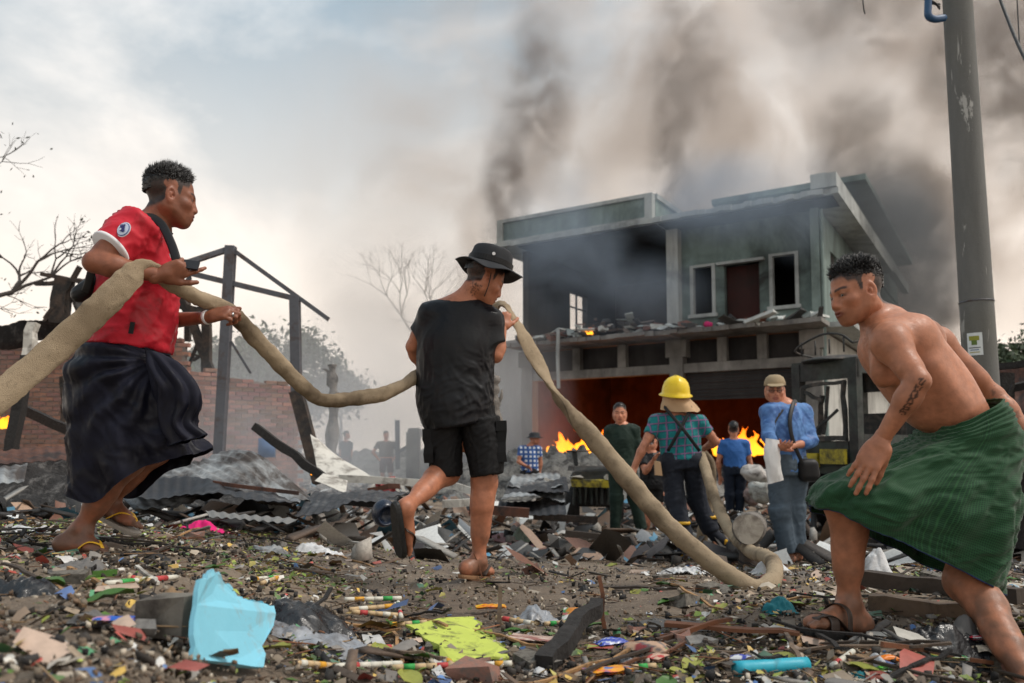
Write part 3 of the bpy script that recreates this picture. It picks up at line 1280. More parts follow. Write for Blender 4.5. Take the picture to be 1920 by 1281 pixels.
def jag_slab(mb, L0, L1, b0, b1, z0, z1, n=26, jag=.05, col=None):
    """slab whose front edge has broken away unevenly"""
    for i in range(n):
        a, c = L0 + (L1 - L0) * i / n, L0 + (L1 - L0) * (i + 1) / n
        j = RNG.random() * jag * 3
        bbox_(mb, a, c + .002, b0 + j, b1, z0 + RNG.random() * jag * .6, z1 - RNG.random() * jag * .3, col)


def building():
    r = thing("burning_house", "burning two-storey pale green concrete house with sooty veranda and rooftop parapets", "building", Bp(4, 4, 0))
    add = lambda nm, mb, mt, par=None: wpart(nm, mb.mesh(nm), mt, par or r)
    # ---- upper floor, right bay: wall with door and two narrow windows
    ops = [(.56, 1.14, 4.66, 5.94), (1.46, 2.36, 4.2, 5.84), (2.66, 3.20, 4.64, 5.90)]
    mb = MB()
    edges = [0.02] + [v for o in ops for v in o[:2]] + [3.5]
    for k in range(0, len(edges), 2):
        bbox_(mb, edges[k], edges[k + 1], .30, .50, 4.2, 6.98)
    for a, c, z0, z1 in ops:
        bbox_(mb, a, c, .302, .498, z1, 6.98)
        if z0 > 4.3:
            bbox_(mb, a, c, .302, .498, 4.2, z0)
    add("front_wall", mb, M_GREEN)
    for i, (a, c, z0, z1) in enumerate(ops):
        mb = MB()
        if i != 1:
            w = .07
            for q in ((a - w, a + .02), (c - .02, c + w)):
                bbox_(mb, *q, .26, .44, z0 - w, z1 + w * .6)
            bbox_(mb, a + .02, c - .02, .262, .44, z1 - .02, z1 + w * .6)
            f = add("window", mb, M_TRIM)
            mb = MB()
            bbox_(mb, a - .12, c + .12, .20, .45, z0 - .11, z0 - .02)
            add("window_sill", mb, M_TRIM, f)
        else:
            bbox_(mb, a - .15, c + .15, .12, .46, z1, z1 + .07)
            d = add("door_lintel", mb, M_TRIM)
            mb = MB()
            bbox_(mb, a, c, .55, .60, 4.2, z1)
            add("door_leaf", mb, mat_wall("scorched door", (.055, .020, .018), soot=.4))
    # ---- columns of the upper floor and end wall
    mb = MB()
    bbox_(mb, 3.50, 3.82, .0, .34, 4.2, 6.95)
    add("column", mb, M_TRIM)
    mb = MB()
    bbox_(mb, -.05, .15, .05, .31, 4.2, 6.95)
    add("column", mb, M_GREEN2)
    mb = MB()                                         # left end wall with a window hole that shows the sky
    bbox_(mb, 8.1, 8.3, 0, 2.6, 4.2, 6.95)
    bbox_(mb, 8.1, 8.3, 3.84, 9.0, 4.2, 6.95)
    bbox_(mb, 8.102, 8.298, 2.6, 3.84, 4.2, 4.95)
    bbox_(mb, 8.102, 8.298, 2.6, 3.84, 6.2, 6.95)
    add("end_wall", mb, M_BURNT_SHADE)
    mb = MB()
    bbox_(mb, 8.15, 8.2, 3.15, 3.2, 4.95, 6.2)
    bbox_(mb, 8.15, 8.2, 2.6, 3.84, 5.7, 5.74)
    add("window_bar", mb, M_DARKIN)
    mb = MB()
    bbox_(mb, 3.45, 8.09, 6.0, 6.2, 4.2, 6.95)
    add("back_wall", mb, M_BURNT_SHADE)
    mb = MB()
    bbox_(mb, 3.45, 3.62, .36, 6.0, 4.2, 6.95)
    bbox_(mb, .02, 3.44, 3.6, 3.8, 4.2, 6.95)
    add("inner_wall", mb, M_BURNT_SHADE)
    # ---- long right side wall with windows
    mb = MB()
    sw = [(1.6, 2.5), (5.2, 6.3), (8.8, 10.0), (12.5, 13.8)]
    e = [.32] + [v for o in sw for v in o] + [24.0]
    for k in range(0, len(e), 2):
        bbox_(mb, -.02, .18, e[k], e[k + 1], 4.2, 6.95)
    for a, c in sw:
        bbox_(mb, -.018, .178, a, c, 4.2, 5.0)
        bbox_(mb, -.018, .178, a, c, 6.2, 6.95)
    add("side_wall", mb, M_GREEN2)
    mb = MB()
    bbox_(mb, -.02, .18, .2, 24.0, 0, 3.95)
    add("side_wall", mb, mat_wall("pale side wall", (.50, .50, .47), soot=.36))
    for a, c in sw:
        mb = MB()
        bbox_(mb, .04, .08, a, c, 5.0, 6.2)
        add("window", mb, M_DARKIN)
    mb = MB()                                         # drainpipe at the corner
    mb.tube([Bp(-.10, .12, z) for z in np.linspace(0, 6.9, 9)], .045, 10)
    add("drainpipe", mb, M_GREEN2)
    # ---- floor slab and broken canopy
    mb = MB()
    bbox_(mb, -.05, 8.3, .0, 9, 3.98, 4.18)
    add("floor_slab", mb, M_CONC)
    mb = MB()
    jag_slab(mb, -.25, 8.35, -1.0, -.002, 3.97, 4.10, 40, .05)
    add("canopy", mb, M_CONC)
    mb = MB()
    bbox_(mb, -.75, -.06, .1, 14, 3.99, 4.11)
    add("side_canopy", mb, M_TRIM)
    # ---- roof
    mb = MB()
    jag_slab(mb, 3.66, 9.0, -.78, 9, 6.96, 7.10, 30, .02)
    jag_slab(mb, -.65, 3.66, -.80, 9, 6.97, 7.12, 26, .05)
    add("roof_slab", mb, M_TRIM)
    mb = MB()
    for (a, c, z0, z1, b0) in ((4.0, 8.9, 7.12, 7.22, -.50), (4.0, 8.9, 7.76, 7.86, -.50), (4.0, 4.22, 7.22, 7.76, -.50), (8.7, 8.9, 7.22, 7.76, -.50)):
        bbox_(mb, a, c, b0, b0 + .22, z0, z1)
    bbox_(mb, 3.94, 4.10, -.27, 2.2, 7.74, 7.88)
    bbox_(mb, 3.94, 4.10, 2.0, 2.2, 7.12, 7.74)
    pf = add("parapet", mb, M_TRIM)
    mb = MB()
    bbox_(mb, 4.22, 8.7, -.42, -.32, 7.22, 7.76)
    bbox_(mb, 3.99, 4.06, -.27, 2.0, 7.12, 7.74)
    add("parapet_panel", mb, M_GREEN2, pf)
    mb = MB()
    bbox_(mb, -.62, -.40, -.78, 14, 7.13, 7.46)
    bbox_(mb, -.40, -.05, -.78, -.50, 7.13, 7.48)
    add("side_parapet", mb, M_TRIM)
    # ---- rooftop storey at the back
    mb = MB()
    bbox_(mb, 0.0, 3.4, 4.9, 16, 7.1, 8.78)
    tw = add("roof_storey", mb, M_GREEN2)
    mb = MB()
    bbox_(mb, -.55, 3.95, 4.3, 16.6, 8.79, 8.96)
    add("roof_storey_slab", mb, M_GREEN2, tw)
    # ---- ground floor: columns, beams, transoms, rear wall
    for L in (.0, 3.42, 8.0):
        mb = MB()
        bbox_(mb, L, L + .36, .02, .38, 0, 3.97)
        bbox_(mb, L - .10, L + .46, .0, .40, 3.5, 3.96)
        add("column", mb, M_CONC)
    for a, c in ((.37, 3.41), (3.79, 7.99)):
        mb = MB()
        bbox_(mb, a, c, .06, .34, 3.08, 3.32)
        add("beam", mb, M_CONC)
        k = 3
        for i in range(1, k):
            L = a + (c - a) * i / k
            mb = MB()
            bbox_(mb, L - .12, L + .12, .10, .30, 3.33, 3.96)
            add("transom_post", mb, M_CONC)
        mb = MB()
        bbox_(mb, a, c, .34, .38, 3.33, 3.96)
        add("transom_shade", mb, M_BURNT_SHADE)  # added dark panel, stands in for the shade in the open transoms
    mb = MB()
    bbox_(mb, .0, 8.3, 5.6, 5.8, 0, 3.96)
    add("rear_wall", mb, M_GLOW_RED)
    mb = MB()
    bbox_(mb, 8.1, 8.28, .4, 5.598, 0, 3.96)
    add("party_wall", mb, M_GLOW_RED)
    mb = MB()
    bbox_(mb, 3.86, 8.09, -.6, 5.9, 6.93, 6.955)
    add("soffit_shade", mb, M_BURNT_SHADE)  # dark sheet added to paint shade under the veranda roof
    mb = MB()
    bbox_(mb, -.5, 3.80, -.6, .29, 6.935, 6.96)
    add("soffit_shade", mb, M_BURNT_SHADE)  # same added dark sheet, painting shade under the right bay's overhang
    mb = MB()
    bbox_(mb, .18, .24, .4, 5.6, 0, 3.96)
    add("party_wall", mb, M_GLOW_RED)
    add("shutter", _part_shutter(), M_BURNT_SHADE)            # rolled-down head of a shop shutter
    mb = MB()                                         # white gutter pipe hanging from the canopy
    mb.tube(spline([Bp(6.55, -1.05, 4.35), Bp(6.5, -1.12, 4.15), Bp(6.5, -1.15, 3.6), Bp(6.47, -1.15, 2.72)], 4), .05, 10)
    add("hanging_gutter", mb, M_TRIM)


def _part_shutter():
    mb = MB()
    for i in range(8):
        bbox_(mb, .40, 3.40, .20 + .02 * (i % 2), .23 + .02 * (i % 2), 2.99 - i * .09, 3.075 - i * .09)
    return mb


building()


# ---------------------------------------------------------------- rubble lying on the canopy
def canopy_rubble():
    rng = np.random.default_rng(3)
    mb = MB()
    for i in range(150):
        L = rng.uniform(3.6, 8.0) if i < 105 else rng.uniform(-.3, 3.6)
        hgt = .38 * math.exp(-((L - 5.3) / 1.3) ** 2) + .10
        b = rng.uniform(-1.0, -.05)
        s = rng.uniform(.08, .5)
        ax = np.array(Matrix.Rotation(rng.uniform(0, 6.3), 3, 'Z') @ Matrix.Rotation(rng.normal() * .35, 3, 'X'))
        col = [(.05, .05, .05), (.35, .38, .36), (.14, .11, .09), (.5, .52, .5), (.16, .07, .05), (.03, .03, .03)][rng.integers(6)]
        z = 4.12 + rng.uniform(.02, hgt)
        if rng.random() < .5:
            mb.box(Bp(L, b, z), (s * 1.6, s * .5, .03), ax, col, .015)
        else:
            mb.box(Bp(L, b, z), (s * .7, s * .5, s * .3), ax, col, .02)
    o = link("canopy_rubble", mb.mesh("canopy_rubble"), mat_attr("rubble", rough=.85, var=.35, scale=6))
    tag(o, "burnt rubble and twisted sheets heaped on the canopy of the house", "rubble", kind="stuff")
    mb = MB()
    V, F = field_mesh([Ell(Bp(2.55, -.55, 4.20), (.09, .09, .09), None, .03), Ell(Bp(2.45, -.6, 4.18), (.06, .07, .07), None, .03)], .03)
    o = link("pink_bundle", arr_mesh("pink_bundle", V, F), mat_cloth("pink cloth", (.6, .03, .16)))
    tag(o, "small bright pink bundle on the canopy below the upper door", "bundle")


canopy_rubble()


# ---------------------------------------------------------------- flames
def m_fire():
    m, nt, b = new_mat("flame")
    nt.nodes.remove(b)
    a = nnode(nt, "ShaderNodeAttribute", attribute_name="Col")
    e = nnode(nt, "ShaderNodeEmission", Strength=2.4)
    nt.links.new(a.outputs["Color"], e.inputs["Color"])
    t = nnode(nt, "ShaderNodeBsdfTransparent")
    mx = nt.nodes.new("ShaderNodeMixShader")
    lw = nnode(nt, "ShaderNodeLayerWeight", Blend=.35)
    f = nramp(nt, lw.outputs["Facing"], [(.05, .85), (.62, .0)])
    nt.links.new(f, mx.inputs["Fac"])
    nt.links.new(t.outputs[0], mx.inputs[1])
    nt.links.new(e.outputs[0], mx.inputs[2])
    nt.links.new(mx.outputs[0], nt.nodes["Material Output"].inputs["Surface"])
    return m


M_FIRE = m_fire()


def fire(name, label, base, width, depth, height, n, seed, power, par=None):
    rng = np.random.default_rng(seed)
    base = np.asarray(base, float)
    pr = []
    for i in range(n):
        o = np.array([rng.uniform(-width, width), rng.uniform(-depth, depth), 0])
        hh = height * rng.uniform(.4, 1.0) * (1 - .5 * abs(o[0]) / width)
        p0 = base + o
        w = height * rng.uniform(.07, .15)
        lean = np.array([rng.normal() * .25, 0, 0])
        pts = [p0, p0 + np.array([rng.normal() * .05 * height, 0, hh * .35]) + lean * hh * .2, p0 + np.array([rng.normal() * .08 * height, 0, hh * .7]) + lean * hh * .6, p0 + lean * hh + np.array([0, 0, hh])]
        rr = [w, w * .85, w * .4, .01]
        for a, c, ra, rb in zip(pts[:-1], pts[1:], rr[:-1], rr[1:]):
            pr.append(Cone(a, c, ra, rb, .10 * height))
    pr.append(Cone(base - np.array([width * .9, 0, 0]), base + np.array([width * .9, 0, 0]), height * .10, height * .10, .08 * height))
    for i in range(0, len(pr) - 1, 3):
        pr.append(Cone(pr[i].a, [pr[i].a[0], base[1], base[2]], height * .06, height * .09, .05 * height))
    V, F = field_mesh(pr, height / 22, disp=lambda V, N: height * .07 * fbm(V * 4.0 / height, 3))
    t = np.clip((V[:, 2] - base[2]) / height, 0, 1)[:, None] + .25 * fbm(V * 3 / height, 2)[:, None]
    t = np.clip(t, 0, 1)
    col = np.array([1.0, .34, .018]) * (1 - t) + np.array([1.0, .075, .003]) * t
    o = link(name, arr_mesh(name, V, F, col), M_FIRE)
    tag(o, label, "fire", "flames in the burning place")
    if power:
        ld = bpy.data.lights.new(name + "_light", 'POINT')
        ld.energy = power
        ld.color = (1.0, .27, .07)
        ld.shadow_soft_size = height * .5
        lo = bpy.data.objects.new(name + "_light", ld)
        lo.location = [float(v) for v in base + np.array([0, -.1, height * .7])]
        COL.objects.link(lo)
        lo.parent = o
    return o


fire("fire", "tall yellow flames at the left of the ground floor, behind the boy in dark green", Bp(6.75, 1.4, .9), 1.5, .5, 1.0, 34, 1, 26)
fire("fire", "yellow flames at the right of the ground floor, behind the man in plain blue", Bp(2.2, 1.5, 1.0), .8, .4, .85, 18, 2, 14)
fire("fire", "small orange flame burning on the rubble of the canopy", Bp(5.75, -.8, 4.2), .10, .1, .28, 4, 4, 0)
# ================================================================ left: brick wall, burnt frames, trees
M_CHAR = mat_plain("charred timber", (.014, .012, .011), .8, .5, 18, bmp=.8, bscale=45, bdist=.01)
M_CHARB = mat_plain("scorched timber", (.055, .036, .026), .8, .4, 14, dirt=(.012, .011, .010), dirt_amt=.6, bmp=.6, bscale=40, bdist=.01)
M_STEEL_G = mat_plain("smoke-greyed steel", (.085, .090, .105), .6, .25, 10, dirt=(.06, .035, .025), dirt_amt=.3, bmp=.2)
M_TIN = mat_plain("grey roofing tin", (.30, .32, .33), .6, .25, 6, dirt=(.045, .035, .03), dirt_amt=.65, dirt_scale=2.5, metal=.15, bmp=.25, bscale=25)
M_TIN_DK = mat_plain("burnt roofing tin", (.035, .036, .040), .55, .4, 6, dirt=(.16, .16, .16), dirt_amt=.2, dirt_scale=3, metal=.4, bmp=.3, bscale=25)
M_RUST = mat_plain("rusty tin", (.11, .045, .028), .75, .4, 7, dirt=(.03, .022, .02), dirt_amt=.5, metal=.2, bmp=.4, bscale=40)
M_WOOD = mat_plain("weathered wood", (.15, .105, .072), .8, .35, 9, dirt=(.04, .03, .024), dirt_amt=.4, bmp=.5, bscale=50)
M_PALE = mat_plain("pale board", (.55, .53, .48), .7, .2, 9, dirt=(.15, .13, .11), dirt_amt=.35)
M_BRICK = mat_plain("brick", (.27, .135, .100), .9, .35, 11, dirt=(.16, .125, .11), dirt_amt=.45, dirt_scale=3, attr=True, bmp=.5, bscale=60)
M_MORTAR = mat_plain("mortar", (.20, .17, .155), .95, .2, 14, bmp=.4)


def brick_wall():
    BLK, BH, CH = .215, .062, .076
    rng = np.random.default_rng(4)
    segs = [("brick_wall", "tall red brick wall standing behind the man in red, left edge of the site", P(-70, 640, 13.0), P(350, 640, 13.2), 2.86, 2.82, .06),
            ("brick_wall", "lower hazy brick wall right of the man in red, beside the steel frame", P(345, 690, 13.3), P(557, 720, 14.6), 2.42, 2.22, .03)]
    budget = [190, 110]
    for (nm, lb, a, b, h0, h1, jag), bud in zip(segs, budget):
        a, b = np.array([a[0], a[1], 0]), np.array([b[0], b[1], 0])
        L = np.linalg.norm(b - a)
        d = (b - a) / L
        n = np.array([d[1], -d[0], 0])                     # towards the camera
        root = thing(nm, lb, "wall", a + d * L / 2)
        mb = MB()
        k = 24
        for i in range(k):                                 # mortar core, stepped broken top
            t0, t1 = L * i / k, L * (i + 1) / k
            hh = h0 + (h1 - h0) * (i + .5) / k - .05
            mb.box(a + d * (t0 + t1) / 2 + np.array([0, 0, hh / 2]), (t1 - t0, .10, hh), np.stack([d, n, [0, 0, 1.0]]))
        wpart("mortar", mb.mesh("mortar"), M_MORTAR, root)
        items = []
        for r in range(int(h0 / CH) + 1):
            z = r * CH + .04
            off = (r % 2) * BLK / 2
            for c in range(int(L / BLK) + 2):
                t = c * BLK + off - BLK / 2
                hh = h0 + (h1 - h0) * t / L + rng.normal() * jag
                if z > hh or t < -.05 or t > L + .05:
                    continue
                items.append((t, z))
        vis = []
        for t, z in items:
            q = a + d * t + np.array([0, 0, z])
            pxx = CX + FPX * q[0] / q[1]
            pyy = 848 - FPX * (z - 1) / q[1]
            hid = (150 < pxx < 385 and pyy > 560) or pyy > 845 or pxx < 0 or (pxx < 330 and abs(pyy - (742 - pxx * .9)) < 45)
            vis.append(hid)
        order = sorted(range(len(items)), key=lambda i: (vis[i], rng.random()))
        base = MB()
        base.box((0, 0, 0), (BLK - .012, .104, BH), None, None)
        meshes = []
        for q in range(6):
            m = MB()
            cc = np.array([1, 1, 1]) * rng.uniform(.65, 1.35) * np.array([1, rng.uniform(.85, 1.15), rng.uniform(.85, 1.15)])
            RNGs = rng.normal(size=(8, 3)) * .002
            m.box((0, 0, 0), (BLK - .013, .104, BH), None, tuple(cc))
            m.v = [tuple(np.array(v) + RNGs[i]) for i, v in enumerate(m.v)]
            me = m.mesh("brick")
            me.materials.append(M_BRICK)
            meshes.append(me)
        ang = math.atan2(d[1], d[0])
        rest = MB()
        for kk, i in enumerate(order):
            t, z = items[i]
            pos = a + d * t + n * (.008 + rng.normal() * .003) + np.array([0, 0, z])
            if kk < bud:
                o = bpy.data.objects.new("brick", meshes[rng.integers(6)])
                COL.objects.link(o)
                o.parent = root
                o.location = Vector(pos) - root.location
                o.rotation_euler = (0, 0, ang)
            else:
                cc = np.array([1, 1, 1]) * rng.uniform(.65, 1.35)
                rest.box(pos, (BLK - .013, .104, BH), np.stack([d, n, [0, 0, 1.0]]), tuple(cc))
        o = wpart("brick_courses", rest.mesh("brick_courses"), M_BRICK, root)
        tag(o, kind="stuff")


brick_wall()


def frame_thing(name, label, cat, bars, mat, w=.11, default_Y=11.0, group=None, wob=.0, mats=None, seg=1):
    """bars: (name, px0,py0, px1,py1, [Y0,Y1,width])"""
    b0 = bars[0]
    root = thing(name, label, cat, P(b0[3], b0[4], default_Y), group)
    for b in bars:
        nm, x0, y0, x1, y1 = b[:5]
        Y0, Y1, ww = (b[5] if len(b) > 5 else (default_Y, default_Y, w))
        mb = MB()
        mb.bar(P(x0, y0, Y0), P(x1, y1, Y1), ww, ww, (0, 1, 0), seg=seg, wob=wob)
        wpart(nm, mb.mesh(nm), (mats or {}).get(nm, mat), root)
    return root


frame_thing("roof_frame", "bare steel gable frame with slanting rafters left standing in the smoke", "frame", [
    ("post", 433, 462, 408, 900, (11, 11, .13)), ("post", 553, 558, 556, 735, (11, 11, .13)), ("post_foot", 556, 735, 600, 905, (11, 10.8, .17)),
    ("rafter", 433, 466, 300, 510, (11, 10.8, .07)), ("rafter", 433, 466, 616, 599, (11, 11, .06)), ("tie_beam", 330, 506, 553, 560, (11, 11, .07)),
    ("rail", 357, 545, 357, 520, (11, 11, .03)), ("brace", 433, 640, 470, 700, (11, 11, .03)), ("wire", 425, 560, 428, 640, (11, 11, .025)), ("brace", 366, 492, 340, 552, (11, 11, .04))], M_STEEL_G, mats={"post_foot": M_CHARB})
frame_thing("timber_wreck", "charred timber stump with splayed boards rising above the brick wall", "wreckage", [
    ("stump", 122, 525, 105, 640, (12.6, 12.6, .22)), ("board", 66, 532, 152, 526, (12.5, 12.5, .06)), ("board", 77, 514, 176, 536, (12.5, 12.5, .06)),
    ("brace", 150, 500, 82, 606, (12.5, 12.5, .06)), ("brace", 84, 598, 108, 570, (12.5, 12.5, .05)), ("rail", 145, 530, 200, 515, (12.6, 12.8, .05)), ("board", 160, 560, 196, 506, (12.7, 12.7, .07)),
    ("rail", 130, 545, 190, 552, (12.6, 12.8, .06))], M_CHARB, wob=.012, seg=3)
frame_thing("timber_wreck", "leaning burnt posts with wire behind the waist of the man in red", "wreckage", [
    ("post", 386, 575, 388, 740, (14, 14, .14)), ("brace", 338, 556, 402, 712, (14, 14, .13)), ("rail", 320, 566, 402, 592, (14, 14, .12)), ("rail", 300, 655, 376, 668, (14, 14, .03)),
    ("post", 352, 560, 352, 640, (14.2, 14.2, .10)), ("splinter", 352, 690, 372, 640, (14, 14, .05)), ("splinter", 362, 676, 386, 660, (14, 14, .05)), ("rail", 328, 596, 396, 570, (14, 14, .05))], M_CHARB, wob=.012, seg=3)
frame_thing("leaning_post", "leaning post, white at the top and charred below, in front of the brick wall", "post", [
    ("charred_post", 52, 668, 18, 880, (9, 8.8, .11)), ("white_post", 64, 606, 52, 670, (9.05, 9, .10))], M_CHAR, mats={"white_post": M_PALE}, seg=4, wob=.008)
frame_thing("burnt_pole", "thin flaking burnt pole upright against the brick wall", "post", [("pole", 117, 706, 122, 800, (12.4, 12.4, .06))], M_CHARB, seg=8, wob=.012)
frame_thing("burnt_beam", "blackened beam slanting down to the ground right of the steel frame", "beam", [("beam", 478, 800, 612, 900, (8.5, 8.2, .085))], M_CHAR, seg=7, wob=.008)
frame_thing("burnt_beam", "black beam lying across the smouldering heap at the left edge", "beam", [("beam", 48, 770, 172, 826, (9.5, 9.6, .11))], M_CHAR, seg=5, wob=.008)
frame_thing("white_pipe", "long whitish pipe lying across the rubble behind the man in black", "pipe", [("pipe", 636, 897, 842, 909, (8.4, 8.4, .075))], M_PALE, seg=4, wob=.004)
frame_thing("white_pipe", "short white pipe slanting down between the legs of the man in black", "pipe", [("pipe", 842, 908, 925, 934, (8.2, 7.8, .07))], M_PALE)
frame_thing("steel_post", "thin dark post standing in the haze beside the concrete pillar", "post", [("post", 745, 788, 746, 880, (22, 22, .12)), ("brace", 747, 848, 780, 828, (22, 22, .10))], M_STEEL_G)


def tin_sheet(name, label, c0, c1, c2, c3, mat, nu=36, nv=60, corr=.006, per=.085, crumple=.05, seed=0, group=None, cat="roofing sheet", thick=.004, smooth=True):
    """corrugated or crumpled sheet spanned by four corners (c0-c1 edge, c3-c2 opposite)"""
    c = [np.asarray(v, float) for v in (c0, c1, c2, c3)]
    u = np.linspace(0, 1, nu)[:, None, None]
    v = np.linspace(0, 1, nv)[None, :, None]
    Q = c[0] * (1 - u) * (1 - v) + c[1] * (1 - u) * v + c[2] * u * v + c[3] * u * (1 - v)
    n = unit(np.cross(c[1] - c[0], c[3] - c[0]))
    W = np.linalg.norm(c[1] - c[0])
    f = Q.reshape(-1, 3)
    dd = crumple * 1.3 * fbm(f * 1.0 + seed, 1) + crumple * .55 * (1 - 2.4 * np.abs(fbm(f * 1.5 + seed + 9, 1))) + crumple * .10 * fbm(f * 6 + seed, 2)
    vv = np.tile(np.linspace(0, 1, nv)[None, :], (nu, 1)).ravel()
    dd = dd + corr * np.sin(vv * W / per * 2 * np.pi)
    V = f + n * dd[:, None]
    i = np.arange(nu - 1)[:, None] * nv
    j = np.arange(nv - 1)[None, :]
    F = np.stack([i + j, i + j + 1, i + nv + j + 1, i + nv + j], -1).reshape(-1, 4)
    V2 = np.vstack([V, V - n * thick])
    F2 = np.vstack([F, F[:, ::-1] + nu * nv])
    o = link(name, arr_mesh(name, V2, F2, smooth=smooth), mat)
    o.data.update()
    return tag(o, label, cat, group)


tin_sheet("tin_sheet", "rusty strip of tin roofing lying along the foot of the brick wall", P(-40, 846, 6.6), P(165, 838, 7.0), P(170, 862, 6.7), P(-40, 872, 6.3), M_RUST, crumple=.03, seed=3)
tin_sheet("tin_sheet", "grey buckled tin sheet behind the longyi of the man in red", P(225, 905, 6.6), P(445, 852, 7.4), P(600, 935, 7.0), P(260, 930, 6.2), M_TIN, crumple=.13, seed=1, corr=.012)
tin_sheet("tin_sheet", "brownish crumpled tin sheet sloping right behind the man in red", P(300, 868, 7.2), P(455, 856, 7.8), P(572, 950, 7.2), P(470, 905, 6.8), mat_plain("tan tin", (.24, .20, .16), .6, .3, 6, dirt=(.06, .045, .04), dirt_amt=.5, metal=.2), crumple=.12, seed=5, corr=.02)
tin_sheet("tin_sheet", "black burnt roofing sheet folded low in the middle of the rubble", P(545, 968, 6.4), P(760, 930, 7.0), P(770, 915, 7.6), P(590, 925, 7.4), M_TIN_DK, crumple=.08, seed=8)
tin_sheet("tin_sheet", "black burnt sheet under the grey buckled one", P(240, 925, 6.2), P(560, 958, 6.2), P(560, 940, 7.0), P(240, 890, 6.9), M_TIN_DK, crumple=.10, seed=13)
tin_sheet("cement_board", "pale grey cement board leaning beside the charred post foot", P(582, 815, 9.5), P(600, 905, 8.8), P(712, 905, 8.9), P(640, 858, 9.4), M_PALE, corr=0, crumple=.03, seed=2, cat="board")
tin_sheet("cement_board", "pale bent board with a punched hole on the rubble left of the white pipe", P(590, 905, 7.8), P(606, 888, 8.0), P(652, 900, 8.0), P(648, 928, 7.7), M_PALE, corr=0, crumple=.03, seed=7, cat="board")
tin_sheet("cement_board", "grey slab lying flat on litter beyond the pink cloth", P(385, 955, 5.6), P(560, 972, 5.4), P(545, 982, 5.0), P(395, 968, 5.2), mat_plain("asbestos board", (.17, .17, .165), .9, .25), corr=.006, crumple=.02, seed=17, cat="board")
tin_sheet("tin_sheet", "grey scrap of tin at the left edge under the rusty strip", P(-30, 880, 5.6), P(52, 868, 5.9), P(45, 905, 5.6), P(-30, 912, 5.3), M_TIN, crumple=.05, seed=23, nu=20, nv=24)
tin_sheet("fallen_roof", "dark sagging roof remains on top of the tall brick wall", P(-60, 612, 12.0), P(150, 602, 12.2), P(156, 640, 12.6), P(-60, 654, 12.4), M_TIN_DK, crumple=.12, seed=31, cat="roof")
tin_sheet("tin_sheet", "blue-grey curled sheet behind the shoulder bag of the man in red", P(140, 560, 12.8), P(196, 520, 12.8), P(206, 585, 12.8), P(150, 606, 12.8), M_TIN, crumple=.15, seed=37, nu=20, nv=24)


# ---------------------------------------------------------------- smouldering heap at far left, embers
def heap(name, label, c, r, h, mat, n=46, seed=0, cat="rubble heap", rough=.25):
    c = np.asarray(c, float)
    th = np.linspace(0, 2 * np.pi, n * 2, endpoint=False)
    rr = np.linspace(0, 1, n)
    R, T = np.meshgrid(rr, th, indexing='ij')
    x, y = c[0] + R * r[0] * np.cos(T), c[1] + R * r[1] * np.sin(T)
    g = ground_z(x.ravel(), y.ravel()).reshape(x.shape)
    q = np.stack([x.ravel(), y.ravel(), 0 * x.ravel()], 1)
    f = (fbm(q * 1.6 + seed, 3) * .5 + fbm(q * 6 + seed, 3) * rough).reshape(x.shape)
    z = g + h * (1 - R ** 2) ** 1.2 * (1 + f) + (1 - R) * .1 * f - .05 * (R > .97)
    V = np.stack([x.ravel(), y.ravel(), z.ravel()], 1)
    m = 2 * n
    i = np.arange(n - 1)[:, None] * m
    j = np.arange(m)[None, :]
    F = np.stack([i + j, i + m + j, i + m + (j + 1) % m, i + (j + 1) % m], -1).reshape(-1, 4)
    o = link(name, arr_mesh(name, V, F), mat)
    return tag(o, label, cat, kind="stuff")


M_ASH = mat_plain("ash and char", (.026, .025, .025), .95, .6, 10, dirt=(.16, .155, .15), dirt_amt=.30, dirt_scale=6, bmp=1.0, bscale=22, bdist=.06)
M_ASH2 = mat_plain("pale ash and broken plaster", (.20, .195, .18), .95, .5, 5, dirt=(.035, .033, .032), dirt_amt=.5, dirt_scale=4, bmp=1.0, bscale=14, bdist=.08)
heap("charred_heap", "smouldering heap of charred rubbish below the brick wall", (-5.2, 9.6, 0), (2.6, 1.2), .75, M_ASH, seed=2)
heap("ash_heap", "pale grey ash and plaster heap before the burning house", (1.3, 18.2, 0), (4.2, 2.2), .95, M_ASH2, seed=5)
heap("ash_heap", "low grey rubble heap in the haze behind the man in the brown shirt", (-3.2, 29, 0), (7.5, 3.0), .9, M_ASH2, seed=8)
heap("ash_heap", "rubble filling the doorway of the burning house", (4.6, 20.2, 0), (4.5, 1.5), .75, M_ASH, seed=11)
for i, (x, y, Y, hh, lab) in enumerate([(12, 800, 9.0, .24, "orange flames on the heap at the left edge"), (152, 790, 9.3, .10, "small flame beside the longyi of the man in red"),
                                        
                                        (588, 890, 8.6, .06, "ember glowing at the foot of the charred post"), (552, 745, 11.4, .05, "ember burning on the kinked steel post")]):
    fire("fire", lab, P(x, y, Y), hh * .5, hh * .4, hh, 7, 20 + i, 0)


